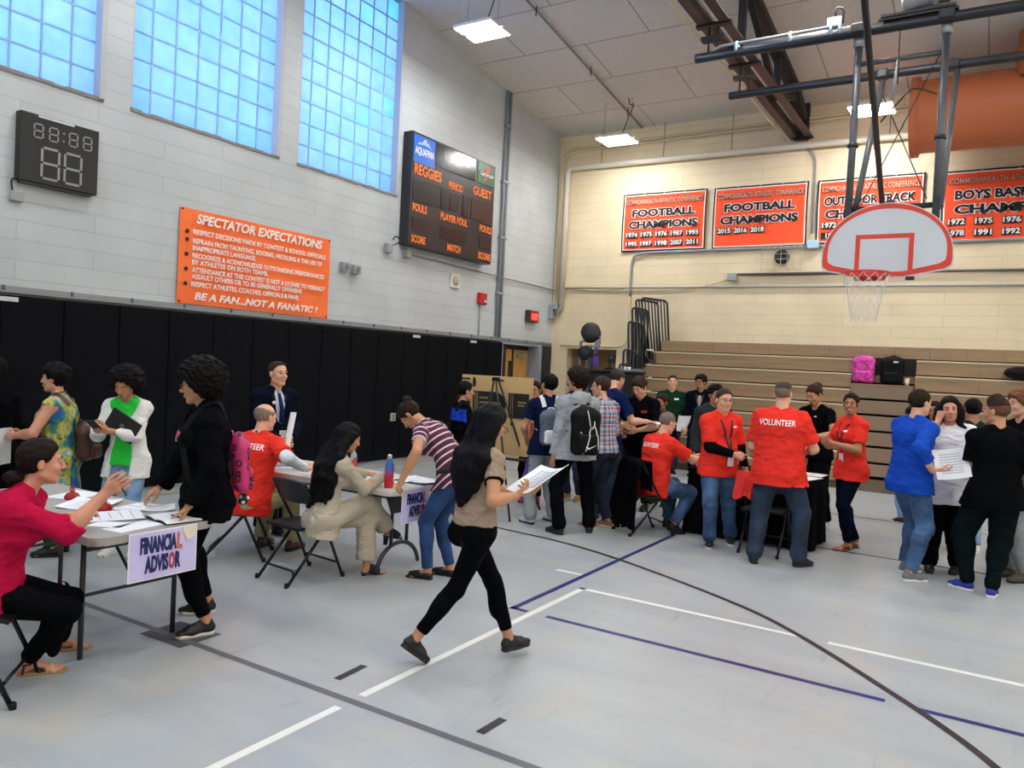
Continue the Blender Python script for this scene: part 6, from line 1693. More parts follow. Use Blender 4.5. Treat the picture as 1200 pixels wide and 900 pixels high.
        if kd in ('long', 'wavy'):
            L_ = hair.get('len', .45); fall = unit(hair.get('fall', (0, -.1, -1))); n = 23; arc_ = hair.get('arc', 118); sp_ = hair.get('spread', 1.)
            for i in range(n):
                a = rad(-arc_+2*arc_*i/(n-1)); p0 = hp_(.080*math.sin(a), -.015-.086*math.cos(a), .03)
                out = Rh*math.sin(a)*.03*sp_-Fh*math.cos(a)*.02
                Li = L_*(1-.10*abs(math.sin(a*1.3)))*(1+.05*math.sin(i*7.1))*(.48 if (abs(a) > 1.35 and L_ > .3) else 1); ns = 6; prev = p0; rp = .024*hs
                for j in range(1, ns+1):
                    f_ = j/ns; p = p0+fall*Li*f_+out*min(1.4, f_*3)
                    p = p-Fc*max(0, abs(a)-.8)*.12*min(1, f_*2)*(L_ > .3)+(Rc*-math.sin(a)*hair.get('gat', .035)*max(0, f_-.2))*(L_ > .3)
                    if kd == 'wavy': p = p+out*.5*math.sin(f_*9+i)*.6
                    if hasattr(g, 'bvh') and p[2] < N0[2]+.02:
                        tt = (p-P0)@Uc; ax_ = P0+Uc*tt; dv = p-ax_; dv = dv-Uc*(dv@Uc); dl = np.linalg.norm(dv)
                        dvu = unit(dv if dl > .02 else -Fc)
                        h = g.bvh.ray_cast(Vector(ax_+dvu*.45), Vector(-dvu))
                        if h[0] is not None and (abs(dvu@Rc) < .93):
                            hd_ = (np.array(h[0])-ax_)@dvu
                            if hd_+.014 > dl and hd_ < .175: p = ax_+dvu*(hd_+.014)
                    r_ = (.027-.013*max(0, f_-.55)/.45)*hs
                    s.cone(prev, p, rp, r_, .028); prev = p; rp = r_
        if kd in ('pony', 'bun'):
            c = hair.get('bp', (0, -.12, .03)); pb = hp_(*c)
            if kd == 'bun': s.ell(pb, I3, tuple(x*hs for x in hair.get('br', (.045, .04, .04))), .012)
            else:
                s.sph(pb, .022*hs, .015); e = pb+V3(0, 0, -1)*hair.get('len', .14)-Fh*.03; s.cone(pb, e, .026*hs, .012*hs, .02)
        if kd == 'fringe':  # bald crown
            s.ell(hp_(0, .03, .11), I3, (.085*hs, .13*hs, .075*hs), .012, 's')
        amp = {'afro': .0095, 'curly': .0075, 'wavy': .004}.get(kd, .0032); fq = {'afro': 125, 'curly': 85, 'wavy': 40}.get(kd, 95)
        if kd in ('long',): s.disp(lambda Q: (.0022*np.sin(150*(Q@Rh.astype(f32))+1.5*np.sin(9*Q[:, 2])+18*(Q@Fh.astype(f32)))).astype(f32))
        else: s.disp(lambda Q: (amp*vnoise(Q, fq, sd)+amp*.6*vnoise(Q, fq*2.1, sd+4)).astype(f32))
        v, qq = s.mesh(hair.get('vox', .007)); g.hair = mesh_obj('hair', v, qq, hm_, t)
        if kd == 'fade' or hair.get('stub'):  # closely cropped sides
            s = SDF(); s.ell(hp_(0, -.013, .032), I3, (.0765*hs, .0965*hs, .084*hs), .01); s.plane(hp_(0, .045, .05), n_, .01); s.plane(hp_(0, -.03, -.06), unit(-Uh+Fh*.25), .01)
            for q in (-1, 1): s.ell(hp_(q*.088, .0, -.006), I3, (.024*hs, .024*hs, .036*hs), .008, 's')
            v, qq = s.mesh(.007); mesh_obj('cropped_hair', v, qq, hair_mat(hair.get('side', '#5a4a3e')), t)
    if fc_.get('beard'):
        s = SDF(); s.ell(hp_(0, .026, -.030), I3, (.0595*hs*jw, .0655*hs, .0795*hs), .02); s.ell(hp_(0, .066, -.094), I3, (.026*hs*jw, .022*hs, .02*hs), .022)
        s.plane(hp_(0, .07, -.068), unit(Uh+Fh*.25), .01); v, qq = s.mesh(.007); mesh_obj('beard', v, qq, hair_mat(fc_['beard']), t)
    if label.startswith(DBG): print('RIG', label[:30], {k: np.round(g.world(v), 2).tolist() for k, v in dict(Sr=S['r'], Sl=S['l'], Er=E['r'], Wr=Wr['r'], Hc=Hc, P0=P0, Kr=K_['r'], Ar=A_['r']).items()})
    return g

def print_on(g, garment, txt, centre, size, mat, back=True, width=None, name='lettering', **kw):
    """lettering laid over the cloth; centre=(right, up) from the chest centre in metres"""
    me = text_mesh(txt, size, ext=0, **kw)
    bm = bmesh.new(); bm.from_mesh(me); bmesh.ops.triangulate(bm, faces=bm.faces[:])
    for _ in range(2):
        le = [e for e in bm.edges if e.calc_length() > size*.18]
        if le: bmesh.ops.subdivide_edges(bm, edges=le, cuts=1); bmesh.ops.triangulate(bm, faces=bm.faces[:])
    bm.to_mesh(me); bm.free(); n = len(me.vertices); co = np.empty(n*3, f32); me.vertices.foreach_get('co', co); co = co.reshape(-1, 3)
    if width:
        w = co[:, 0].max()-co[:, 0].min(); c = (co[:, 0].max()+co[:, 0].min())/2; co[:, 0] = (co[:, 0]-c)*width/w
    R, F, U = g.Rc, g.Fc, g.Uc; sx = 1 if back else -1; d = F if back else -F
    out = np.zeros_like(co); last = None
    for i in range(n):
        p = g.C0+R*(sx*co[i, 0]+centre[0])+U*(co[i, 1]+centre[1])-d*.4
        h = g.bvh.ray_cast(Vector(p), Vector(d))
        if h[0] is not None: last = np.array(h[0])-d*.0045; out[i] = last
        else: out[i] = last if last is not None else p+d*.3
    me.vertices.foreach_set('co', out.ravel()); me.update(); me.materials.clear(); me.materials.append(mat)
    o = bpy.data.objects.new(name, me); return link(o, garment)
def patch_on(g, garment, name, rect, mat, back=False, n=8):
    """small cloth badge: rect=(x0,x1,z0,z1) relative to chest centre"""
    R, F, U = g.Rc, g.Fc, g.Uc; d = F if back else -F; b = MB()
    def fn(u, v):
        p = g.C0+R*(rect[0]+(rect[1]-rect[0])*u)+U*(rect[2]+(rect[3]-rect[2])*v)-d*.4; h = g.bvh.ray_cast(Vector(p), Vector(d))
        return tuple(np.array(h[0])-d*.004) if h[0] is not None else tuple(p+d*.3)
    return b.grid(fn, n, n).build(name, mat, garment)
M_lan = band_mat('lanyard_check', [(0, '#16161a'), (.6, '#d8d8dc')], .03) if False else plain('lanyard_black', '#18181c', .6)
def lanyard(g, down=.36, badge=(.07, .095), mat=None, side=0.):
    s_ = g.H/1.75; R, F, U = g.Rc, g.Fc, g.Uc; pts = []
    def surf(x, z, lift=.006):
        p = g.C0+R*x+U*z+F*.45; h = g.bvh.ray_cast(Vector(p), Vector(-F)); return (np.array(h[0])+F*lift) if h[0] is not None else g.C0+R*x+U*z+F*.12
    zb = .19*s_-down
    for q in (-1, 1):
        top = g.N0+R*q*.062*s_+U*.03-F*.02; P = [tuple(g.N0-F*.058*s_+U*.028), tuple(top)]
        for i in range(7): f_ = i/6; P.append(tuple(surf(q*.062*s_*(1-f_)+side*f_, .15*s_-(.15*s_-zb)*f_)))
        b = MB(); A = [Vector(p) for p in P]
        for a_, c_ in zip(A, A[1:]): 
            if (c_-a_).length > 1e-4: b.bar(a_, c_, .02, .003, tuple(F))
        b.build('lanyard', mat or M_lan, g.root)
    c = surf(side, zb-.02, .012); w, h = badge
    R_ = Matrix(((R[0], F[0], U[0], 0), (R[1], F[1], U[1], 0), (R[2], F[2], U[2], 0), (0, 0, 0, 1)))
    MB().box(tuple(c-U*h*.5), (w, .004, h), R_, bev=.002).build('badge', plain('badge_white', '#e6e8ea', .3), g.root)
def worn_pack(g, label, W, H_, D, mat, mat2, drop=.02, trim=None, x=0., strapm=None, logo=None, tilt=None, one=False):
    """backpack on the back: a top-level thing with its own straps"""
    s_ = g.H/1.75; base = g.C0-g.Fc*(.067*g.H*1.0+.03)+g.Uc*(.14*s_-H_-drop)+g.Rc*x
    w = g.world(base); t = backpack(label, tuple(w), math.degrees(g.rz)+math.degrees(math.atan2(g.Rc[1], g.Rc[0])), W, H_, D, mat, mat2, None, trim, 0)
    lean = math.acos(max(-1, min(1, g.Uc[2]))); t.rotation_euler = (-lean, 0, t.rotation_euler[2])
    bpy.context.view_layer.update(); Mi = t.matrix_world.inverted()
    for q in ((-1, 1) if not one else (one,)):
        P = []
        for (rx, fy, uz) in ((.07, -.10, .11), (.085, -.05, .165), (.09, .0, .175), (.09, .055, .15), (.095, .09, .08), (.10, .085, -.02), (.115, .04, -.1), (.12, -.05, -.14)):
            p = g.C0+g.Rc*q*rx*s_+g.Fc*fy*s_*1.1+g.Uc*uz*s_
            o = g.Rc*0; n_ = unit(p-(g.C0+g.Rc*q*.05*s_-g.Uc*.02))
            h = g.bvh.ray_cast(Vector(p+n_*.25), Vector(-n_))
            if h[0] is not None: p = np.array(h[0])+n_*.006
            P.append(Mi @ Vector(g.world(p)))
        C_ = [Vector(c) for c in P]
        b = MB(); fine = []
        for i in range(len(C_)-1):
            p0, p1, p2, p3 = C_[max(i-1, 0)], C_[i], C_[i+1], C_[min(i+2, len(C_)-1)]
            for k in range(5): tt = k/5; fine.append(.5*((2*p1)+(p2-p0)*tt+(2*p0-5*p1+4*p2-p3)*tt*tt+(3*p1-p0-3*p2+p3)*tt**3))
        fine.append(C_[-1]); cc = Mi @ Vector(g.world(g.C0))
        L, R2 = [], []
        for i, p in enumerate(fine):
            tg = (fine[min(i+1, len(fine)-1)]-fine[max(i-1, 0)]).normalized(); nn = (p-cc).normalized(); sd = tg.cross(nn).normalized()
            L.append((p+sd*.024, p-sd*.024))
        b.grid(lambda u, v: tuple(L[int(round(u*(len(fine)-1)))][0].lerp(L[int(round(u*(len(fine)-1)))][1], v)), len(fine)-1, 3, th=.007)
        b.build('shoulder_strap', strapm or mat2, t)
    return t
# ================================================================ the crowd
M_red = cloth('volunteer_tee', '#e2372c', .85, .2, 200, .05); M_pr = plain('print_white', '#f0ece8', .8)
def tee(m, **k): d = dict(mat=m, loose=.016, hem=.075, sleeve='short', sf=.62); d.update(k); return d
bj = denim('dark_jeans', '#0e1828', '#223852'); mj = denim('mid_jeans', '#1f3659', '#4a6e98'); lj = denim('light_jeans', '#547ba8', '#8db0d2'); blj = denim('blue_jeans', '#102a54', '#244c82')
blk = cloth('black_cloth_garment', '#090a0d', .85, .2, 200, .1); dnavy = cloth('dark_navy_garment', '#0b0e1c'); black_leg = cloth('black_leggings', '#07080b', .75, .1, 200, .05)
m_grey = cloth('heather_grey', '#9ea3a9', .9, .3, 260, .08); M_blksh = plain('black_shoe', '#0b0b0e', .5); M_blksole = plain('black_sole', '#1a1a1c', .7); M_cream_sole = plain('cream_sole', '#d8d3c6', .6)
BLK, DBR, BRN = '#0f0c0b', '#1d1410', '#3a281c'
L_SK, F_SK, T_SK, B_SK, D_SK = '#dda98b', '#d3987a', '#c08c68', '#a87352', '#7c5138'
sn_blk = dict(kind='sneaker', mat=M_blksh, sole=M_cream_sole, lace=M_blksh); sn_allblk = dict(kind='sneaker', mat=M_blksh, sole=M_blksole, lace=M_blksh); dress_shoe = dict(kind='shoe', mat=M_blksh, sole=M_blksole, st=.02)
V = lambda px_, a: 31.83-math.degrees(math.atan((px_-600)/907.6))+a

DBG = 'seated woman in a crimson'
# --- 1 woman in the crimson shirt at the grey table
crim = cloth('crimson_shirt', '#b3143f', .7, .25, 150, .06)
g1 = person('seated woman in a crimson shirt talking with a raised hand at the grey table', (-4.22, 1.92), -42, 1.66, 'f', 1.12, F_SK,
    dict(hip=.55, pl=8, cl=22, hy=20, hp=2, rh=dict(w=(-3.80, 2.26, 1.03), pole=(.1, .25, -1), hd=(.5, .75, .5), pn=(-.9, .3, .3), curl=.2), lh=dict(w=(-4.3, 2.35, .82), pole=(-.6, -.3, -1), curl=.4, pn=(0, 0, -1)),
         lf=dict(w=(-4.52, 2.42), toe=10), rf=dict(w=(-4.30, 2.16), toe=8)),
    dict(kind='bun', col=DBR, t=.016, bp=(0, -.125, -.075), br=(.055, .05, .035), line=(.05, .05)),
    dict(mat=crim, loose=.02, hem=.09, sleeve='long', cuff=.22, collar=True, fold=.007), dict(mat=black_leg, loose=.006, fold=.002), dict(kind='sandal', mat=plain('strap_gold', '#d6bb8a', .4), sole=plain('cork', '#b08a5c', .7), strap2=M_blksh), vox=.006, face=dict(look=(0, 1, .1)))
t = thing('pen', 'dark pen in the raised hand of the woman in crimson', 'pen', tuple(g1.world(g1.rpalm)), 0)
MB().cyl((-.06, 0, .05), (.06, 0, -.05), .005, 8).build('barrel', plain('pen_blue', '#26325c', .3), t)
# --- 2 woman in the patterned sleeveless dress
def print_mat():
    m, nt, b = nmat('painted_print'); tc = N(nt, 'ShaderNodeTexCoord'); n = N(nt, 'ShaderNodeTexNoise', Scale=9., Detail=3.); n.inputs['Distortion'].default_value = 1.2
    mp = N(nt, 'ShaderNodeMapping'); mp.inputs['Scale'].default_value = (1, 1, .5); nt.links.new(tc.outputs['Object'], mp.inputs[0]); nt.links.new(mp.outputs[0], n.inputs['Vector'])
    cr = N(nt, 'ShaderNodeValToRGB'); e = cr.color_ramp.elements; e[0].position = .3; e[0].color = srgb('#123a6e'); e[1].position = .7; e[1].color = srgb('#c9d6c0')
    for p, c in ((.42, '#1c5c94'), (.47, '#2f7d72'), (.53, '#a9a83c'), (.58, '#cfc25a'), (.63, '#5a8f9a')): x = e.new(p); x.color = srgb(c)
    nt.links.new(n.outputs['Fac'], cr.inputs[0]); nt.links.new(cr.outputs[0], b.inputs['Base Color']); b.inputs['Roughness'].default_value = .8; return m
g2 = person('woman in a blue, green and yellow sleeveless dress standing at the far left', (-6.62, 3.52), V(70, 68), 1.6, 'f', 1.2, F_SK,
    dict(lh=dict(p=(-.12, .3, 1.0), pole=(-.9, -.3, -.8), pn=(1, 0, 0)), rh=dict(p=(.1, .33, 1.0), pole=(.9, -.3, -.6), pn=(-1, 0, 0))),
    dict(kind='curly', col=BLK, t=.02, line=(.05, .04)), dict(mat=print_mat(), loose=.012, hem=.34, sleeve='none', flare=.05, name='dress'), dict(mat=cloth('olive_trousers', '#2c3a2a'), loose=.012), dress_shoe, face=dict())
MB().tube([tuple(g2.N0+g2.Uc*.035+(g2.Rc*math.sin(a)*.055+g2.Fc*math.cos(a)*.055)-g2.Uc*.02*math.cos(a)) for a in np.linspace(0, 2*PI, 21)[:-1]], .004, 6, closed=True).build('necklace', M_dark, g2.root)
brn = plain('brown_leather', '#4a2a20', .4, bump=.2, bscale=40)
worn_pack(g2, 'brown leather backpack on the woman in the patterned dress', .28, .34, .15, brn, brn, drop=.16, x=.05)
t = thing('paper_stack', 'upright white papers held in front of the woman at the far left', 'papers', tuple(g2.world(V3(-.05, .40, .93))), g2.rz); MB().grid(lambda u, v: (.22*(u-.5), .02*math.sin(3*u), .3*(v-.6)), 6, 6, th=.006).build('sheets', M_paper, t)
# person in black at the extreme left edge
g2b = person('person in dark clothes at the far left edge, facing the wall', (-7.25, 3.28), V(0, 20), 1.62, 'f', 1.1, D_SK,
    dict(hy=40), dict(kind='curly', col=BLK, t=.03), dict(mat=blk, loose=.02, hem=.12, sleeve='long'), dict(mat=black_leg, loose=.01), dress_shoe)
# --- 3 girl with the phone
grn = cloth('bright_green_tee', '#35d44a'); wht = cloth('white_cardigan', '#e8e8e6')
g3 = person('girl in a white cardigan and bright green top looking at her phone', (-6.22, 3.88), V(148, 150), 1.60, 'f', .95, T_SK,
    dict(cl=6, hp=28, hy=5, ht=-4, lh=dict(p=(-.02, .35, 1.09), pole=(-.5, -.4, -.9), pn=(.6, -.3, .6), curl=.7), rh=dict(p=(.08, .33, 1.09), pole=(.5, -.4, -.9), pn=(-.6, -.3, .6), curl=.6), lf=dict(p=(-.1, -.02)), rf=dict(p=(.1, 0))),
    dict(kind='afro', col=BLK, r=.158, c=(0, -.045, .02), line=(.052, .04)), dict(mat=wht, loose=.02, hem=.11, sleeve='long', open=.105, name='cardigan'),
    dict(mat=lj, loose=.008), dict(kind='sneaker', mat=M_white, sole=M_white), face=dict(lid=.1), extra_top=dict(mat=grn, loose=.008, hem=.045, sleeve='none', name='green_top', neck=.04))
t = thing('phone', 'dark phone held by the girl in green', 'phone', tuple(g3.world(V3(.03, .45, 1.14))), g3.rz); MB().box((0, 0, 0), (.075, .15, .01), Matrix.Rotation(rad(35), 4, 'X'), bev=.004).build('case', M_black, t)
t = thing('laptop', 'black laptop clutched under the arm of the girl in green', 'laptop', tuple(g3.world(V3(-.06, .20, 1.12))), g3.rz)
MB().box((0, 0, 0), (.28, .02, .19), Matrix.Rotation(rad(-30), 4, 'Y'), bev=.006).build('case', M_black, t)
MB().lathe([(.02, 0), (.015, .002), (0, .002)], (0, .012, 0), 14, axis=(0, 1, 0)).build('round_logo', plain('logo_grey', '#6c6f74', .3, metal=.5), t)
# --- 4 girl in the black hoodie
g4 = person('girl with a round afro, glasses and black hoodie leaning on the grey table', (-4.22, 3.17), V(238, 96), 1.70, 'f', 1.02, T_SK,
    dict(cl=4, pl=0, hy=-14, hp=9, lh=dict(w=(-4.08, 2.95, .84), pole=(-.5, -.9, .2), hd=(.0, .45, -1), pn=(.1, .8, -.6), curl=.3), rh=dict(w=(-4.62, 3.12, .86), pole=(.6, -.8, 0), hd=(-.1, .8, -.5), pn=(0, 0, -1), curl=.35),
         lf=dict(w=(-4.10, 3.12), toe=10), rf=dict(w=(-4.44, 3.38), toe=-10), hip=.89),
    dict(kind='afro', col='#0d0907', r=.168, c=(0, -.035, .045), line=(.05, .038)), dict(mat=blk, loose=.034, hem=.10, sleeve='long', hood=True, name='hoodie', fold=.008),
    dict(mat=black_leg, loose=.003, fold=.001, hem=.88), dict(kind='sneaker', mat=M_blksh, sole=M_cream_sole, lace=M_blksh, sockm=plain('pink_sock', '#d8b8c0', .8)), vox=.006, face=dict(glasses=True, lid=.05))
for (x, z, w_, c) in ((.02, .03, .04, '#c8344c'), (.05, .0, .035, '#5aa8a8'), (.0, -.01, .03, '#3c6a4a')):
    patch_on(g4, g4.hoodie, 'chest_print', (x, x+w_, z, z+.035), plain('patch_'+c.strip('#'), c, .7))
for (x, z, w_, h_) in ((.085, .02, .008, .075), (.06, .06, .03, .01), (.045, .045, .01, .02)): patch_on(g4, g4.hoodie, 'chest_print', (x, x+w_, z, z+h_), M_pr)
M_pink = bag_mat('pink_flower_bag', '#c42d6c', 'floral', '#2a1620')
pk = worn_pack(g4, 'pink backpack with black flower prints on the hoodie girl', .27, .40, .13, M_pink, M_pink, drop=.10, strapm=plain('dark_strap', '#101216', .7, spec=.1))
t = thing('keychain', 'round black charm with pink and white dots hanging from the pink backpack', 'keychain', tuple(g4.world(g4.C0-g4.Fc*.24-V3(0, 0, .40))), 0)
s = SDF(); s.sph((0, 0, 0), .038); v, q = s.mesh(.007); mesh_obj('charm', v, q, M_black, t)
b = MB()
for a, c_ in ((.3, .4), (1.4, -.5), (2.6, .3), (3.8, -.3), (5, .6), (4.4, .1), (5.6, -.4)):
    d_ = V3(math.cos(a)*math.cos(c_), math.sin(a)*math.cos(c_), math.sin(c_)); b.lathe([(.012, 0), (.009, .003), (0, .004)], tuple(d_*.037), 10, axis=tuple(d_))
b_ = b.build('dots', M_white, t); b_['kind'] = 'stuff'
MB().tube([(0, 0, .035), (.0, .0, .13)], .003, 6).build('cord', M_dark, t)
# --- 5 man in the navy suit
suit = cloth('navy_suit', '#0b1020', .8, .15, 200, .06); shirtw = cloth('pale_shirt', '#c9d3e6')
g5 = person('older man in a navy suit and tie with a lanyard, standing by the wall pads', (-5.95, 5.2), V(330, 208), 1.72, 'm', 1.02, L_SK,
    dict(hy=6, hp=0, lh=dict(p=(-.04, .27, .98), pole=(-.8, -.6, -.4), pn=(.5, -.8, 0), curl=.6), rh=dict(p=(.08, .27, .96), pole=(.8, -.6, -.4), pn=(-.5, -.8, 0), curl=.6)),
    dict(kind='short', col='#3b2f28', t=.004, line=(.04, .06)), dict(mat=suit, loose=.026, hem=.12, sleeve='long', open=.05, openlow=False, name='jacket'), dict(mat=suit, loose=.018), dress_shoe,
    extra_top=dict(mat=shirtw, loose=.012, hem=.03, sleeve='none', collar=True), face=dict(glasses='up'), belly=.02)
g5b = g5.bvh
MB().tube([tuple(g5.N0+g5.Fc*.075-g5.Uc*.02), tuple(g5.C0+g5.Fc*.155+g5.Uc*.03), tuple(g5.C0+g5.Fc*.165-g5.Uc*.10)], [.016, .022, .026], 8).build('tie', cloth('navy_tie', '#1f2c50'), g5.root)
lanyard(g5, .34, (.07, .09))
MB().lathe([(.017, 0), (.015, .004), (0, .005)], tuple(g5.C0+g5.Rc*.09+g5.Fc*.155+g5.Uc*.09), 14, axis=tuple(g5.Fc)).build('lapel_pin', M_white, g5.root)
t = thing('rolled_papers', 'rolled white papers held by the man in the navy suit', 'papers', tuple(g5.world(V3(.0, .33, 1.06))), g5.rz)
MB().grid(lambda u, v: (.03*math.cos(5.2*u)+.06*(v-.5)*-1.0, .03*math.sin(5.2*u), .34*(v-.5)), 16, 6, th=.002).build('sheets', M_paper, t)
# --- 6 bald man in red
wsl = cloth('white_sleeve', '#dfe3ea'); khaki = cloth('khaki', '#a39a72')
g6 = person('bald man in a red volunteer shirt seated at the ivory table, seen from behind', (-5.38, 4.48), V(300, -38), 1.74, 'm', 1.14, L_SK,
    dict(hip=.55, cl=14, pl=4, hy=-12, hp=6, rh=dict(w=(-4.98, 4.74, .80), pole=(.9, -.6, -.3), pn=(-.2, 0, -1), curl=.3, hd=(.4, 1, .25)), lh=dict(w=(-5.3, 4.95, .80), pole=(-.8, -.5, -.3), pn=(0, 0, -1)),
         lf=dict(p=(-.16, .40), toe=5), rf=dict(p=(.14, .42), toe=-5)),
    dict(kind='fringe', col='#8a7c70', t=.002), tee(M_red, hem=.09, sf=.8, loose=.02), dict(mat=khaki, loose=.018), dict(kind='shoe', mat=plain('oxblood_leather', '#4a1a1a', .35), sole=M_blksole, st=.02),
    extra_top=dict(mat=wsl, fold=.0015, loose=.010, hem=.0, sleeve='long', name='undershirt', cuff=.9), vox=.0065, belly=.02)
print_on(g6, g6.shirt, 'VOLUNTEER', (0, .08), .072, M_pr, width=.30, offset=.0012); lanyard(g6, .3)
# --- 7 woman in the beige blazer
bei = cloth('beige_blazer', '#b5ab98', .85, .15, 220, .05)
g7 = person('woman in a beige trouser suit with long straight black hair writing at the ivory table', (-4.42, 4.40), V(390, -68), 1.62, 'f', .96, T_SK,
    dict(hip=.53, cl=16, pl=6, hy=2, hp=20, rh=dict(w=(-4.20, 4.83, .82), pole=(.5, -.7, -.7), pn=(-.3, .2, -1), curl=.8, thumb=.8), lh=dict(w=(-4.48, 4.95, .80), pole=(-.7, -.6, -.3), pn=(0, 0, -1), curl=.4),
         lf=dict(p=(-.02, .40), toe=-5), rf=dict(p=(-.10, .62), z=.26, toe=10, pitch=5, pole=(0, .3, 1))),
    dict(kind='long', col='#0c0a0c', t=.014, len=.62, arc=100, fall=(0, -.18, -1), line=(.06, .04), vox=.0065), dict(mat=bei, loose=.014, hem=.10, sleeve='long', flare=.03, name='blazer', fold=.006, collar=True), dict(mat=bei, loose=.02, cuffr=.085, hem=.86, fold=.004),
    dict(kind='heel', mat=plain('navy_suede', '#15172c', .8)), vox=.0065)
t = thing('pen', 'white pen in the writing hand of the blazer woman', 'pen', tuple(g7.world(g7.rpalm)), 0); MB().cyl((-.05, -.02, -.03), (.03, .02, .06), .0045, 8).build('barrel', M_white, t)
# --- 8 woman in the striped shirt
strp = band_mat('maroon_stripes', [(0, '#4c1630'), (.74, '#d9c6cf')], .052)
g8 = person('woman with a hair bun and maroon striped shirt leaning over the ivory table', (-3.80, 5.09), V(520, 62), 1.66, 'f', 1.0, T_SK,
    dict(hip=.86, pl=16, cl=44, hipxy=(0, -.12), hy=10, hp=62, lh=dict(w=(-3.86, 4.66, .84), pole=(-.3, -.6, .6), pn=(.2, .3, -1), curl=.9, hd=(.0, .5, -1)), rh=dict(w=(-3.98, 5.42, .80), pole=(.3, -.6, .5), pn=(0, 0, -1)),
         lf=dict(w=(-3.84, 5.02), toe=5), rf=dict(w=(-3.76, 5.22), toe=0)),
    dict(kind='bun', col='#2a1a14', t=.012, bp=(0, -.10, .10), br=(.042, .042, .042)), dict(mat=strp, loose=.010, hem=.05, sleeve='short', sf=.5, attr=True, fold=.003), dict(mat=blj, loose=.004, fold=.002), dict(kind='slide', mat=M_blksh, sole=M_blksole, sock=M_blksh), vox=.0065)
t = thing('pencil', 'yellow pencil in the hand of the leaning striped woman', 'pencil', tuple(g8.world(g8.lpalm)), 0); MB().cyl((-.03, -.05, .09), (.02, .02, -.06), .0045, 6).build('barrel', plain('pencil_yellow', '#e6a832', .4), t)
o = draped('tied_jacket', 'dark jacket tied round the waist of the woman in stripes', 'jacket', (0, 0, 0), 0, .3, .3, .2, plain('jacket_dark', '#12161f', .85), 5) if False else None
s = SDF(); P_, W_ = g8.P0, g8.W0
Z_w = V3(0, 0, 1)
s.ell(P_+g8.Up*.05-g8.Fp*.02, (g8.Rp, g8.Fp, g8.Up), (.185, .145, .06), .03)
s.cone(P_-g8.Fp*.09+g8.Up*.06, P_-g8.Fp*.15-Z_w*.20, .15, .13, .04, g8.Rp, .32); s.cone(P_+g8.Rp*.15-g8.Fp*.03+g8.Up*.04, P_+g8.Rp*.19-g8.Fp*.05-Z_w*.26, .05, .035, .04)
s.disp(lambda Q: (.008*vnoise(Q, 26, 5)).astype(f32)); v, q = s.mesh(.008)
o = mesh_obj('tied_jacket', v, q, plain('jacket_dark', '#141922', .85, bump=.3, bscale=60)); o.location = (g8.at[0], g8.at[1], 0); o.rotation_euler = (0, 0, g8.rz); tag(o, 'dark jacket bundled round the waist of the leaning striped woman', 'jacket')
# --- 9 walking woman
taup = cloth('taupe_tee', '#a08b7a')
g9 = person('woman with long black hair walking and reading a white paper, taupe top and black leggings', (-2.55, 3.77), V(555, -55), 1.54, 'f', 1.02, T_SK,
    dict(hip=.83, cl=4, hy=4, hp=24, rh=dict(w=(-2.33, 3.86, 1.02), pole=(.55, -.6, -.9), pn=(-.4, .1, .8), curl=.5, hd=(-.2, 1, .35)), lh=dict(w=(-2.42, 4.1, 1.0), pole=(-.5, -.5, -.9), pn=(.4, .1, .8), curl=.4, hd=(.3, 1, .3)),
         rf=dict(w=(-2.80, 3.50), z=.10, toe=-8, pitch=38), lf=dict(w=(-2.41, 4.03), toe=0, pitch=-3)),
    dict(kind='long', col='#0d0b0e', t=.016, len=.52, arc=86, gat=.11, spread=.5, fall=(0, -.05, -1), line=(.045, .05), vox=.006), dict(mat=[taup, blk], loose=.010, hem=-.005, sleeve='short', sf=.55, fold=.004, mi=lambda g, c: (np.max([((c-g.S[k])@(g.E[k]-g.S[k]))/((g.E[k]-g.S[k])@(g.E[k]-g.S[k]))*(np.linalg.norm(np.cross(c-g.S[k], unit(g.E[k]-g.S[k])), axis=1) < .075) for k in 'lr'], axis=0) > .50).astype(np.int32)), dict(mat=black_leg, loose=.002, fold=.001, hem=.84),
    dict(kind='sneaker', mat=M_blksh, sole=M_blksole, lace=M_blksh), vox=.0058, face=dict(glasses=True))
def held_paper(label, c, rz, w, h, tilt=35, bend=.04, lines=7, roll=0, nm='paper_sheet', m=None):
    t = thing(nm, label, 'paper', tuple(c), rad(rz)); t.rotation_euler = (rad(tilt), rad(roll), rad(rz))
    MB().grid(lambda u, v: (w*(u-.5), h*(v-.5), bend*(2*u-1)**2-bend*.8*(v-.5)), 10, 8, th=.003).build('sheet', m or M_paper, t)
    if lines:
        b = MB()
        for k in range(lines):
            v = .82-.62*k/(lines-1)
            for j in range(5): u0 = .14+.14*j; b.box((w*(u0+.07-.5), h*(v-.5), bend*(2*(u0+.07)-1)**2-bend*.8*(v-.5)+.003), (w*.135, h*.018, .001))
        o = b.build('printed_lines', M_ink, t); o['kind'] = 'stuff'
    return t
held_paper('large white printed paper read by the walking woman', (-2.27, 4.02, 1.10), V(555, -52), .24, .32, 28, .03, 9, roll=-8)
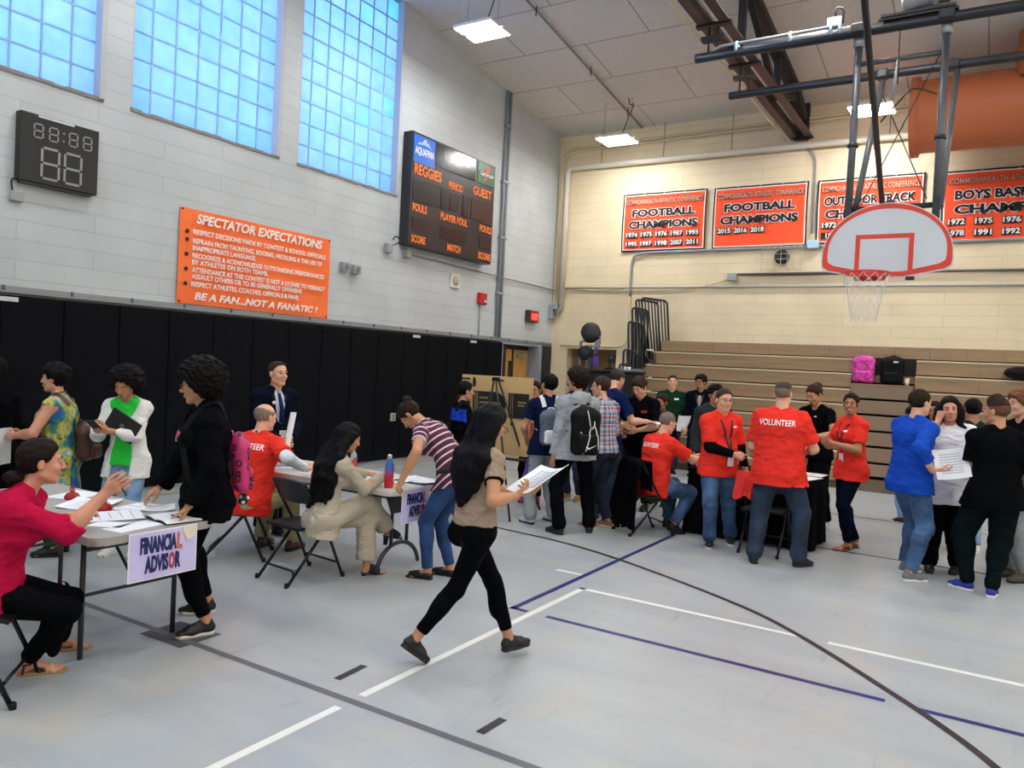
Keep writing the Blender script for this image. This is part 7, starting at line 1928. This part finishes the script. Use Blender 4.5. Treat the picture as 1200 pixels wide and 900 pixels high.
# --- 10 girl in black and blue by the board
g10 = person('girl in black and blue clothes looking at the cardboard board', (-5.22, 7.3), V(538, -68), 1.58, 'f', .92, T_SK,
    dict(hp=4, rh=dict(p=(.14, .25, 1.02), pole=(.6, -.5, -.8), curl=.6), lh=dict(p=(-.1, .25, 1.05), pole=(-.6, -.5, -.8))),
    dict(kind='pony', col=BLK, t=.012, bp=(0, -.11, -.02), len=.12), dict(mat=[blk, cloth('royal_blue_panel', '#1f3fae')], loose=.014, hem=.06, sleeve='short', sf=.9, mi=lambda g, c: (((c-g.C0)@g.Fc < -.02) & ((c-g.C0)@g.Uc < .12) & ((c-g.C0)@g.Uc > -.02)).astype(np.int32)), dict(mat=black_leg, loose=.006), sn_blk, vox=.0075)
worn_pack(g10, 'black backpack on the girl by the cardboard board', .28, .38, .15, M_bb, M_bb, drop=.2)
# --- 11 girl in orange and white
org = cloth('orange_panel', '#c8593a'); wb = cloth('white_panel', '#e4e0dc')
g11 = person('girl with glasses in an orange and white top beside the cardboard board', (-5.08, 8.78), V(628, 168), 1.60, 'f', .95, T_SK,
    dict(hp=4, hy=-5, rh=dict(p=(.06, .25, 1.05), pole=(.7, -.5, -.8), curl=.5), lh=dict(p=(-.08, .28, 1.08), pole=(-.7, -.5, -.8))),
    dict(kind='pony', col='#241812', t=.012, len=.1), dict(mat=[org, wb, blk], loose=.014, hem=.06, sleeve='long', mi=lambda g, c: np.where(np.abs((c-g.C0)@g.Rc) > .135, 1, np.where(np.abs((c-g.C0)@g.Uc+.06) < .035, 1, 0)).astype(np.int32)), dict(mat=black_leg, loose=.006), dict(kind='sneaker', mat=plain('pink_shoe', '#c83a78', .6), sole=M_blksole), vox=.0075, face=dict(glasses=True, smile=1))
# --- 12 boy in the navy t-shirt
sweat = cloth('grey_sweatpants', '#8d9294')
g12 = person('boy in a navy t-shirt and grey sweatpants with white backpack straps', (-4.30, 7.75), V(645, 12), 1.71, 'm', .92, T_SK,
    dict(hy=22, ht=4, lh=dict(p=(-.2, .22, .93), pole=(-.6, -.8, -.2), pn=(.6, 0, -.5), curl=.5), lf=dict(w=(-4.36, 7.56), toe=30), rf=dict(w=(-4.22, 7.85), toe=25)),
    dict(kind='short', col=BLK, t=.016, line=(.06, .05)), tee(cloth('navy_tee', '#101a38'), loose=.018), dict(mat=[sweat, cloth('purple_stripe', '#56408a')], loose=.022, bunch=True, mi=lambda g, c: (((c-(g.P0))@g.Rp < -.10) & (c[:, 2] < .75) & (np.abs((c-g.P0)@g.Fp+.0) < .035)).astype(np.int32)), dict(kind='sneaker', mat=plain('navy_white_shoe', '#b9bccb', .5), sole=plain('shoe_navy', '#23264a', .5), lace=M_white), vox=.0075)
worn_pack(g12, 'white and navy backpack with white straps on the boy in navy', .28, .42, .14, plain('bag_silver', '#5a6072', .6), M_white, drop=.06, strapm=M_white)
# --- 13 boy in the grey hoodie with the black backpack
g13 = person('tall boy in a light grey hoodie and black trousers with a large black backpack', (-3.80, 7.50), V(680, 24), 1.78, 'm', .88, T_SK,
    dict(hy=38, hp=-2, lh=dict(p=(-.24, .04, .83), pole=(-.1, -1, 0)), rh=dict(p=(.22, .05, .82), pole=(.1, -1, 0)), lf=dict(w=(-3.86, 7.32), toe=25), rf=dict(w=(-3.66, 7.64), toe=-25)),
    dict(kind='curly', col=DBR, t=.03, line=(.07, .05)), dict(mat=m_grey, loose=.022, hem=.08, sleeve='long', hood=True, name='hoodie', fold=.006), dict(mat=blk, loose=.02, bunch=True), sn_allblk, vox=.0075)
p13 = worn_pack(g13, 'large black backpack with white piping on the boy in the grey hoodie', .34, .52, .17, M_bb, M_bb, drop=.05, trim=M_white)
MB().prism([(-.06, .0), (-.03, -.022), (.07, .028), (-.02, -.004), (-.045, .006), (-.045, .02)], (.02, -.183, .10), (1, 0, 0), (0, 0, 1), (0, -1, 0), .004).build('tick_logo', M_white, p13)
# --- 14 heads behind
g14 = person('person with a round afro half hidden behind the boy in the grey hoodie', (-4.75, 9.35), V(664, 150), 1.68, 'm', .98, D_SK, dict(hy=-20), dict(kind='afro', col='#2a1c14', r=.135, c=(0, -.02, .03), line=(.08, .02)), dict(mat=blk, loose=.02, sleeve='long'), dict(mat=bj, loose=.012), dict(kind='boot', mat=plain('tan_boot', '#a87b45', .7), sole=M_cream_sole), vox=.0085)
g14b = person('person in black clothes hidden between the grey hoodie and the plaid shirt', (-4.28, 9.55), V(690, 170), 1.70, 'm', 1.0, B_SK, dict(), dict(kind='short', col=BLK, t=.014), dict(mat=blk, loose=.02, sleeve='long'), dict(mat=bj, loose=.012), sn_blk, vox=.0085)
# --- 15 man in plaid
plaid = band_mat('plaid_check', [(0, '#a9b6c6'), (.22, '#a3223c'), (.5, '#c9d0d8'), (.6, '#25607f'), (.85, '#6f9aac')], .10, 'su', 'sv', [(0, '#b9c6d0'), (.25, '#8a2342'), (.5, '#2a4a66'), (.7, '#a3b8c2')], .085)
g15 = person('man with glasses in a red and blue plaid shirt and slate trousers', (-3.72, 7.98), V(703, 48), 1.72, 'm', 1.02, L_SK,
    dict(hy=28, hp=2, lh=dict(p=(-.1, .26, 1.02), pole=(-.7, -.8, -.4), curl=.6), rh=dict(p=(.12, .26, 1.05), pole=(.7, -.8, -.4), curl=.6), lf=dict(w=(-3.72, 7.86), toe=20), rf=dict(w=(-3.62, 8.05), toe=5)),
    dict(kind='short', col='#3c2a20', t=.008, line=(.055, .055)), dict(mat=plaid, loose=.020, hem=.035, sleeve='long', collar=True, attr=True, cuff=.5), dict(mat=cloth('slate_trousers', '#292f3e'), loose=.024), dict(kind='shoe', mat=plain('tan_suede', '#9c6f42', .8), sole=M_cream_sole), vox=.0075, face=dict(glasses=True))
# --- 16 man in the navy polo
g16 = person('grey haired man in a navy polo shirt reaching across with a paper', (-4.02, 8.72), V(722, -48), 1.84, 'm', 1.08, L_SK,
    dict(cl=10, hy=5, hp=24, rh=dict(w=(-3.60, 9.0, 1.17), pole=(.5, -.6, -.9), pn=(-.1, 0, -1), curl=.3), lh=dict(p=(-.1, .35, 1.1), pole=(-.6, -.5, -.9))),
    dict(kind='short', col='#3a3532', t=.005, line=(.05, .055)), tee(cloth('navy_polo', '#12204a'), collar=True, hem=.09, sf=.75), dict(mat=bj, loose=.014), dict(kind='shoe', mat=plain('brown_shoe', '#5a2c20', .5), sole=M_blksole), vox=.0075)
held_paper('white paper passed over the seated volunteer\'s head', (-3.36, 9.05, 1.16), V(750, -50), .3, .2, 6, .01, 0)
# --- 17 man in the black shirt
g17 = person('young man in a black work shirt with a small red badge looking down', (-3.82, 9.4), V(752, 155), 1.74, 'm', 1.14, L_SK,
    dict(cl=10, hy=-5, hp=28, rh=dict(p=(.14, .33, 1.0), pole=(.8, -.5, -.8), curl=.5), lh=dict(p=(-.1, .36, 1.05), pole=(-.8, -.5, -.8))),
    dict(kind='curly', col='#3a2a1e', t=.012, line=(.07, .06)), tee(blk, collar=True, sf=.8), dict(mat=blk, loose=.016), dress_shoe, vox=.0075, face=dict(lid=.05))
patch_on(g17, g17.shirt, 'red_badge', (-.12, -.05, .04, .07), plain('badge_red', '#b8322c', .6))
# --- 18 girl's face
g18 = person('young girl in a dark jacket peeking beside the man in the black shirt', (-3.72, 9.85), V(757, 150), 1.50, 'f', .88, B_SK, dict(hy=-8), dict(kind='bun', col='#2a1a14', t=.012), dict(mat=blk, loose=.02, sleeve='long'), dict(mat=black_leg), sn_blk, vox=.008, face=dict())
# --- 19 seated volunteer
g19 = person('grey haired volunteer in red seated on the chair with the draped jacket', (-3.16, 8.18), V(778, -50), 1.76, 'm', 1.16, L_SK,
    dict(hip=.55, cl=12, pl=3, hy=0, hp=16, rh=dict(w=(-2.76, 8.56, .83), pole=(.9, -.5, -.4), pn=(-.6, 0, -.6), curl=1.1, thumb=.8), lh=dict(w=(-2.88, 8.78, .80), pole=(-.8, -.5, -.3)),
         lf=dict(p=(-.18, .38)), rf=dict(p=(.16, .15), z=.03, pitch=20, toe=-10)),
    dict(kind='short', col='#7b7068', t=.004, line=(.05, .055)), tee(M_red, hem=.08, sf=.75, loose=.02), dict(mat=mj, loose=.016), sn_allblk, vox=.0075)
print_on(g19, g19.shirt, 'VOLUNTEER', (-.01, .075), .072, M_pr, width=.29, offset=.0012); lanyard(g19, .25)
# --- 20, 21 by the bleachers
g20 = person('man in a dark green t-shirt standing against the bleachers with papers', (-4.79, 13.05), V(785, 182), 1.76, 'm', 1.15, L_SK,
    dict(hp=-6, hy=0, lh=dict(p=(-.26, .14, .86), curl=.5)), dict(kind='short', col='#1f1612', t=.006, line=(.06, .065)), tee(cloth('forest_tee', '#123322'), hem=.08, sf=.8), dict(mat=bj, loose=.014), sn_blk, vox=.0085)
patch_on(g20, g20.shirt, 'chest_print', (-.12, -.04, .07, .10), M_pr)
held_paper('white paper hanging from the hand of the man in dark green', tuple(g20.world(V3(-.22, .2, .92))), V(785, 182)+20, .22, .3, 70, .02, 0)
g21 = person('man with glasses in a dark zipped jacket leaning by the bleachers', (-4.30, 13.15), V(819, 172), 1.79, 'm', .98, B_SK,
    dict(hy=-25), dict(kind='curly', col=BLK, t=.014, line=(.065, .05)), dict(mat=cloth('jacket_navy_black', '#0c0e18'), loose=.022, hem=.06, sleeve='long', open=.03, openlow=False, name='jacket'), dict(mat=dnavy, loose=.012), sn_blk, vox=.0085, face=dict(glasses=True, beard=BLK), extra_top=dict(mat=cloth('beige_inner', '#a89a80'), loose=.012, sleeve='none'))
lanyard(g21, .34)
# --- 22 grey jacket behind
g22 = person('person in a charcoal grey jacket behind the volunteer with glasses', (-3.02, 9.75), V(845, 200), 1.66, 'm', 1.05, T_SK, dict(hy=10), dict(kind='curly', col=BLK, t=.016), dict(mat=cloth('charcoal_jacket', '#2f3235'), loose=.026, hem=.08, sleeve='long', hood=True), dict(mat=bj, loose=.012), sn_blk, vox=.008)
# --- 23 volunteer with glasses
g23 = person('volunteer with glasses in a red shirt over black sleeves pointing with one hand', (-2.40, 8.02), V(843, 212), 1.66, 'm', 1.12, L_SK,
    dict(hy=-8, hp=4, rh=dict(p=(-.02, .26, .99), pole=(.9, -.5, -.5), hd=(-1, .5, -.25), pn=(-.1, -1, -.3), fc=(.15, .9, 1.1, 1.2), thumb=.5), lh=dict(p=(-.29, .08, .79), curl=.4), lf=dict(w=(-2.30, 8.28), toe=-30), rf=dict(w=(-2.43, 7.97), toe=-30)),
    dict(kind='short', col='#3d2f28', t=.008, line=(.05, .06)), tee(M_red, hem=.085, sf=.85, loose=.024), dict(mat=mj, loose=.018, bunch=True), dict(kind='sneaker', mat=plain('canvas_black', '#1b1b20', .8), sole=M_white, lace=M_white), vox=.0075, face=dict(glasses=True), belly=.03,
    extra_top=dict(mat=blk, loose=.012, hem=.02, sleeve='long', name='black_undershirt', fold=.0012))
lanyard(g23, .38, side=-.02); patch_on(g23, g23.shirt, 'chest_print', (-.12, -.07, .07, .09), M_pr)
# --- 24 volunteer from behind
g24 = person('tall heavyset volunteer seen from behind in a red shirt and dark jeans', (-1.72, 7.72), V(905, -6), 1.77, 'm', 1.3, L_SK,
    dict(lf=dict(w=(-1.86, 7.56), toe=12), rf=dict(w=(-1.49, 7.72), toe=-40), hy=-14, cl=2, lh=dict(p=(-.2, .28, .98), pole=(-.45, -1, -.3)), rh=dict(p=(.24, .3, 1.08), pole=(.5, -1, -.3))),
    dict(kind='fade', top=.004, t=.003, col='#4a3f38', side='#7a695c'), tee(M_red, loose=.026, hem=.10, sf=.8, fold=.006), dict(mat=bj, loose=.022, bunch=True), dict(kind='shoe', mat=M_blksh, sole=M_blksole), vox=.0075, belly=.03)
print_on(g24, g24.shirt, 'VOLUNTEER', (-.02, .09), .08, M_pr, width=.335, offset=.0015)
# --- 25 man with curly bun
g25 = person('young man with a curly bun, black t-shirt and black shorts with white drawstring', (-1.80, 9.98), V(963, 148), 1.76, 'm', .96, T_SK,
    dict(hp=24, hy=-4, rh=dict(p=(.22, .22, 1.02), pole=(.9, -.5, -.5)), lh=dict(p=(-.16, .34, 1.12), pole=(-.9, -.4, -.6), curl=.5), lf=dict(w=(-1.62, 9.95)), rf=dict(w=(-1.88, 10.05))),
    dict(kind='bun', col='#3a2618', t=.012, bp=(0, -.09, .08), br=(.055, .055, .05), line=(.06, .055)), tee(blk, hem=.055, sf=.55, loose=.006, fold=.002), dict(mat=blk, loose=.034, cuffr=.06), dict(kind='sneaker', mat=plain('shoe_pale', '#cfcac6', .5), sole=M_white), vox=.0075, face=dict(beard='#2a1a12'))
patch_on(g25, g25.shirt, 'small_logo', (-.06, -.03, .09, .10), M_pr)
b = MB(); zz = g25.P0[2]+.02; b.tube([(-.16, .09, zz), (0, .135, zz), (.16, .09, zz)], .008, 6); b.tube([(.0, .14, zz), (.01, .15, zz-.2)], .005, 6).tube([(.02, .14, zz), (.035, .15, zz-.18)], .005, 6); b.build('drawstring', M_white, g25.root)
# --- 26 smiling volunteer
g26 = person('smiling woman in a red volunteer shirt with a lanyard and dark leggings', (-1.25, 8.97), V(993, 128), 1.68, 'f', 1.08, B_SK,
    dict(hy=42, hp=0, rh=dict(p=(.06, .30, 1.14), pole=(.8, -.5, -.8), curl=.7, pn=(-1, 0, 0)), lh=dict(p=(-.06, .30, 1.13), pole=(-.8, -.5, -.8), curl=.7, pn=(1, 0, .1)), lf=dict(w=(-1.22, 8.88), toe=5), rf=dict(w=(-1.17, 9.05), toe=0)),
    dict(kind='pony', col=DBR, t=.010, bp=(0, -.115, -.03), len=.10, line=(.055, .05)), tee(M_red, hem=.09, sf=.75, loose=.018), dict(mat=cloth('dark_leggings', '#0b1022'), loose=.006), dict(kind='sandal', mat=plain('strap_gold', '#d6bb8a', .4), sole=plain('brown_sole', '#6a4028', .7)), vox=.0072, face=dict(smile=2, teeth=True, lid=.3))
lanyard(g26, .34, (.07, .1)); patch_on(g26, g26.shirt, 'chest_print', (-.1, -.03, .06, .08), M_pr)
MB().tube([tuple(g26.W['r']+V3(0, 0, 0)+np.array([.032*math.cos(a), 0, .032*math.sin(a)])) for a in np.linspace(0, 2*PI, 15)[:-1]], .006, 6, closed=True).build('bracelet', plain('silver', '#c9c9cf', .25, metal=.9), g26.root)
# --- 27 man in the blue sweatshirt
g27 = person('young man in a bright blue sweatshirt and jeans holding out papers', (-.61, 8.06), V(1070, -48), 1.76, 'm', 1.1, L_SK,
    dict(hy=2, hp=4, rh=dict(w=(-.42, 7.86, 1.03), pole=(.5, -.7, -.8), pn=(0, 0, 1), curl=.3, hd=(.3, 1, .1)), lh=dict(p=(-.1, .33, 1.0), pole=(-.6, -.6, -.8), pn=(0, 0, 1)), rf=dict(w=(-.56, 7.90), toe=-8), lf=dict(w=(-.62, 8.24), toe=0)),
    dict(kind='short', col='#2b1e16', t=.010, line=(.06, .06)), dict(mat=cloth('royal_blue_sweater', '#1c49b0'), loose=.026, hem=.08, sleeve='long', cuff=.5, fold=.007), dict(mat=mj, loose=.016, fold=.004), dict(kind='sneaker', mat=plain('grey_trainer', '#6f7074', .6), sole=M_white, lace=plain('lace_grey', '#8a8a8e', .6)), vox=.007, belly=.02)
held_paper('curved white printed papers between the blue sweatshirt and the white shirt', (-.28, 7.92, 1.10), V(1100, 5), .27, .28, 72, .04, 8, roll=-12)
# --- 28 man in the white shirt
g28 = person('young man with shoulder-length dark hair in a loose white shirt touching his cheek', (-.34, 8.66), V(1115, 178), 1.70, 'm', 1.06, F_SK,
    dict(hy=6, hp=2, ht=6, rh=dict(p=(.095, .14, 1.45), pole=(.5, .3, -1), hd=(-.25, -.1, 1), pn=(-.5, -.9, 0), curl=.9, thumb=.5), lh=dict(p=(-.16, .30, 1.0), pole=(-.8, -.5, -.7), pn=(0, 0, 1), curl=.5), lf=dict(w=(-.20, 8.62), toe=-15), rf=dict(w=(-.44, 8.52), toe=10)),
    dict(kind='wavy', col='#140f0f', t=.014, len=.21, spread=.35, arc=112, line=(.062, .06)), dict(mat=cloth('white_smock', '#e4e4ec', .85), loose=.036, hem=.14, flare=.04, sleeve='long', cuff=.25, collar=True, fold=.009), dict(mat=blk, loose=.026, bunch=True), dict(kind='shoe', mat=M_blksh, sole=M_blksole), vox=.007, face=dict(smile=1, beard='#2a1e1a') if False else dict(smile=1))
t = thing('notebook', 'open notebook with a dark cover in the hand of the man in white', 'notebook', tuple(g28.world(V3(-.16, .42, 1.04))), g28.rz)
MB().box((0, 0, 0), (.22, .18, .014), Matrix.Rotation(rad(12), 4, 'X'), bev=.003).build('cover', plain('cover_brown', '#3a2620', .6), t); MB().box((0, 0, .011), (.21, .17, .008), Matrix.Rotation(rad(12), 4, 'X')).build('pages', M_paper, t)
# --- 29, 30 behind
g29 = person('girl mostly hidden behind the man in white, only part of her face showing', (-.56, 10.35), V(1105, 170), 1.62, 'f', .95, B_SK, dict(), dict(kind='long', col=DBR, t=.012, len=.25), dict(mat=blk, loose=.016, sleeve='long'), dict(mat=bj, loose=.01), sn_blk, vox=.008)
g30 = person('person in a dark green top seen over the shoulder of the man in white', (-.16, 9.75), V(1142, 20), 1.68, 'm', 1.05, B_SK, dict(), dict(kind='short', col=BLK, t=.010), tee(cloth('bottle_green', '#1b2c24'), hem=.08), dict(mat=lj, loose=.012), dict(kind='sneaker', mat=M_white, sole=M_white), vox=.008)
# --- 31 boy in black with the high fade
g31 = person('boy in a black t-shirt and dark jogging trousers with a high fade, seen from behind', (.06, 7.93), V(1160, 12), 1.72, 'm', 1.02, T_SK,
    dict(hy=48, hp=2, lh=dict(p=(-.12, .30, 1.02), pole=(-.3, -1, -.3)), rh=dict(p=(.22, .16, .92), pole=(.5, -1, -.2)), lf=dict(w=(-.10, 7.93), toe=42), rf=dict(w=(.08, 7.82), toe=-20)),
    dict(kind='fade', top=.055, t=.004, col='#33221a', side='#6a4a38'), tee(blk, hem=.09, sf=.75, loose=.024), dict(mat=cloth('dark_joggers', '#0d1619'), loose=.036, bunch=True, cuffr=.05), dict(kind='sneaker', mat=plain('royal_canvas', '#23318f', .7), sole=M_white, lace=M_white), vox=.007)
# --- 32 right edge
g32 = person('boy with light brown hair in black at the right edge of the photo', (.27, 8.72), V(1190, 130), 1.80, 'm', 1.0, L_SK,
    dict(hy=-5, hp=4), dict(kind='curly', col='#7a5238', t=.014, line=(.07, .05)), tee(blk, hem=.07), dict(mat=sweat, loose=.018), dict(kind='sneaker', mat=plain('olive_shoe', '#4a4438', .7), sole=M_blksole), vox=.0075)
# --- 33 teal
g33 = person('person in a teal top and light jeans mostly hidden behind the blue sweatshirt', (-.84, 11.15), V(1066, 30), 1.52, 'f', .9, B_SK, dict(rf=dict(w=(-.72, 11.35))), dict(kind='pony', col=BLK, t=.014), dict(mat=cloth('teal_top', '#2f8f94'), loose=.014, sleeve='long'), dict(mat=lj, loose=.006), dict(kind='sneaker', mat=M_blksh, sole=M_white), vox=.008)
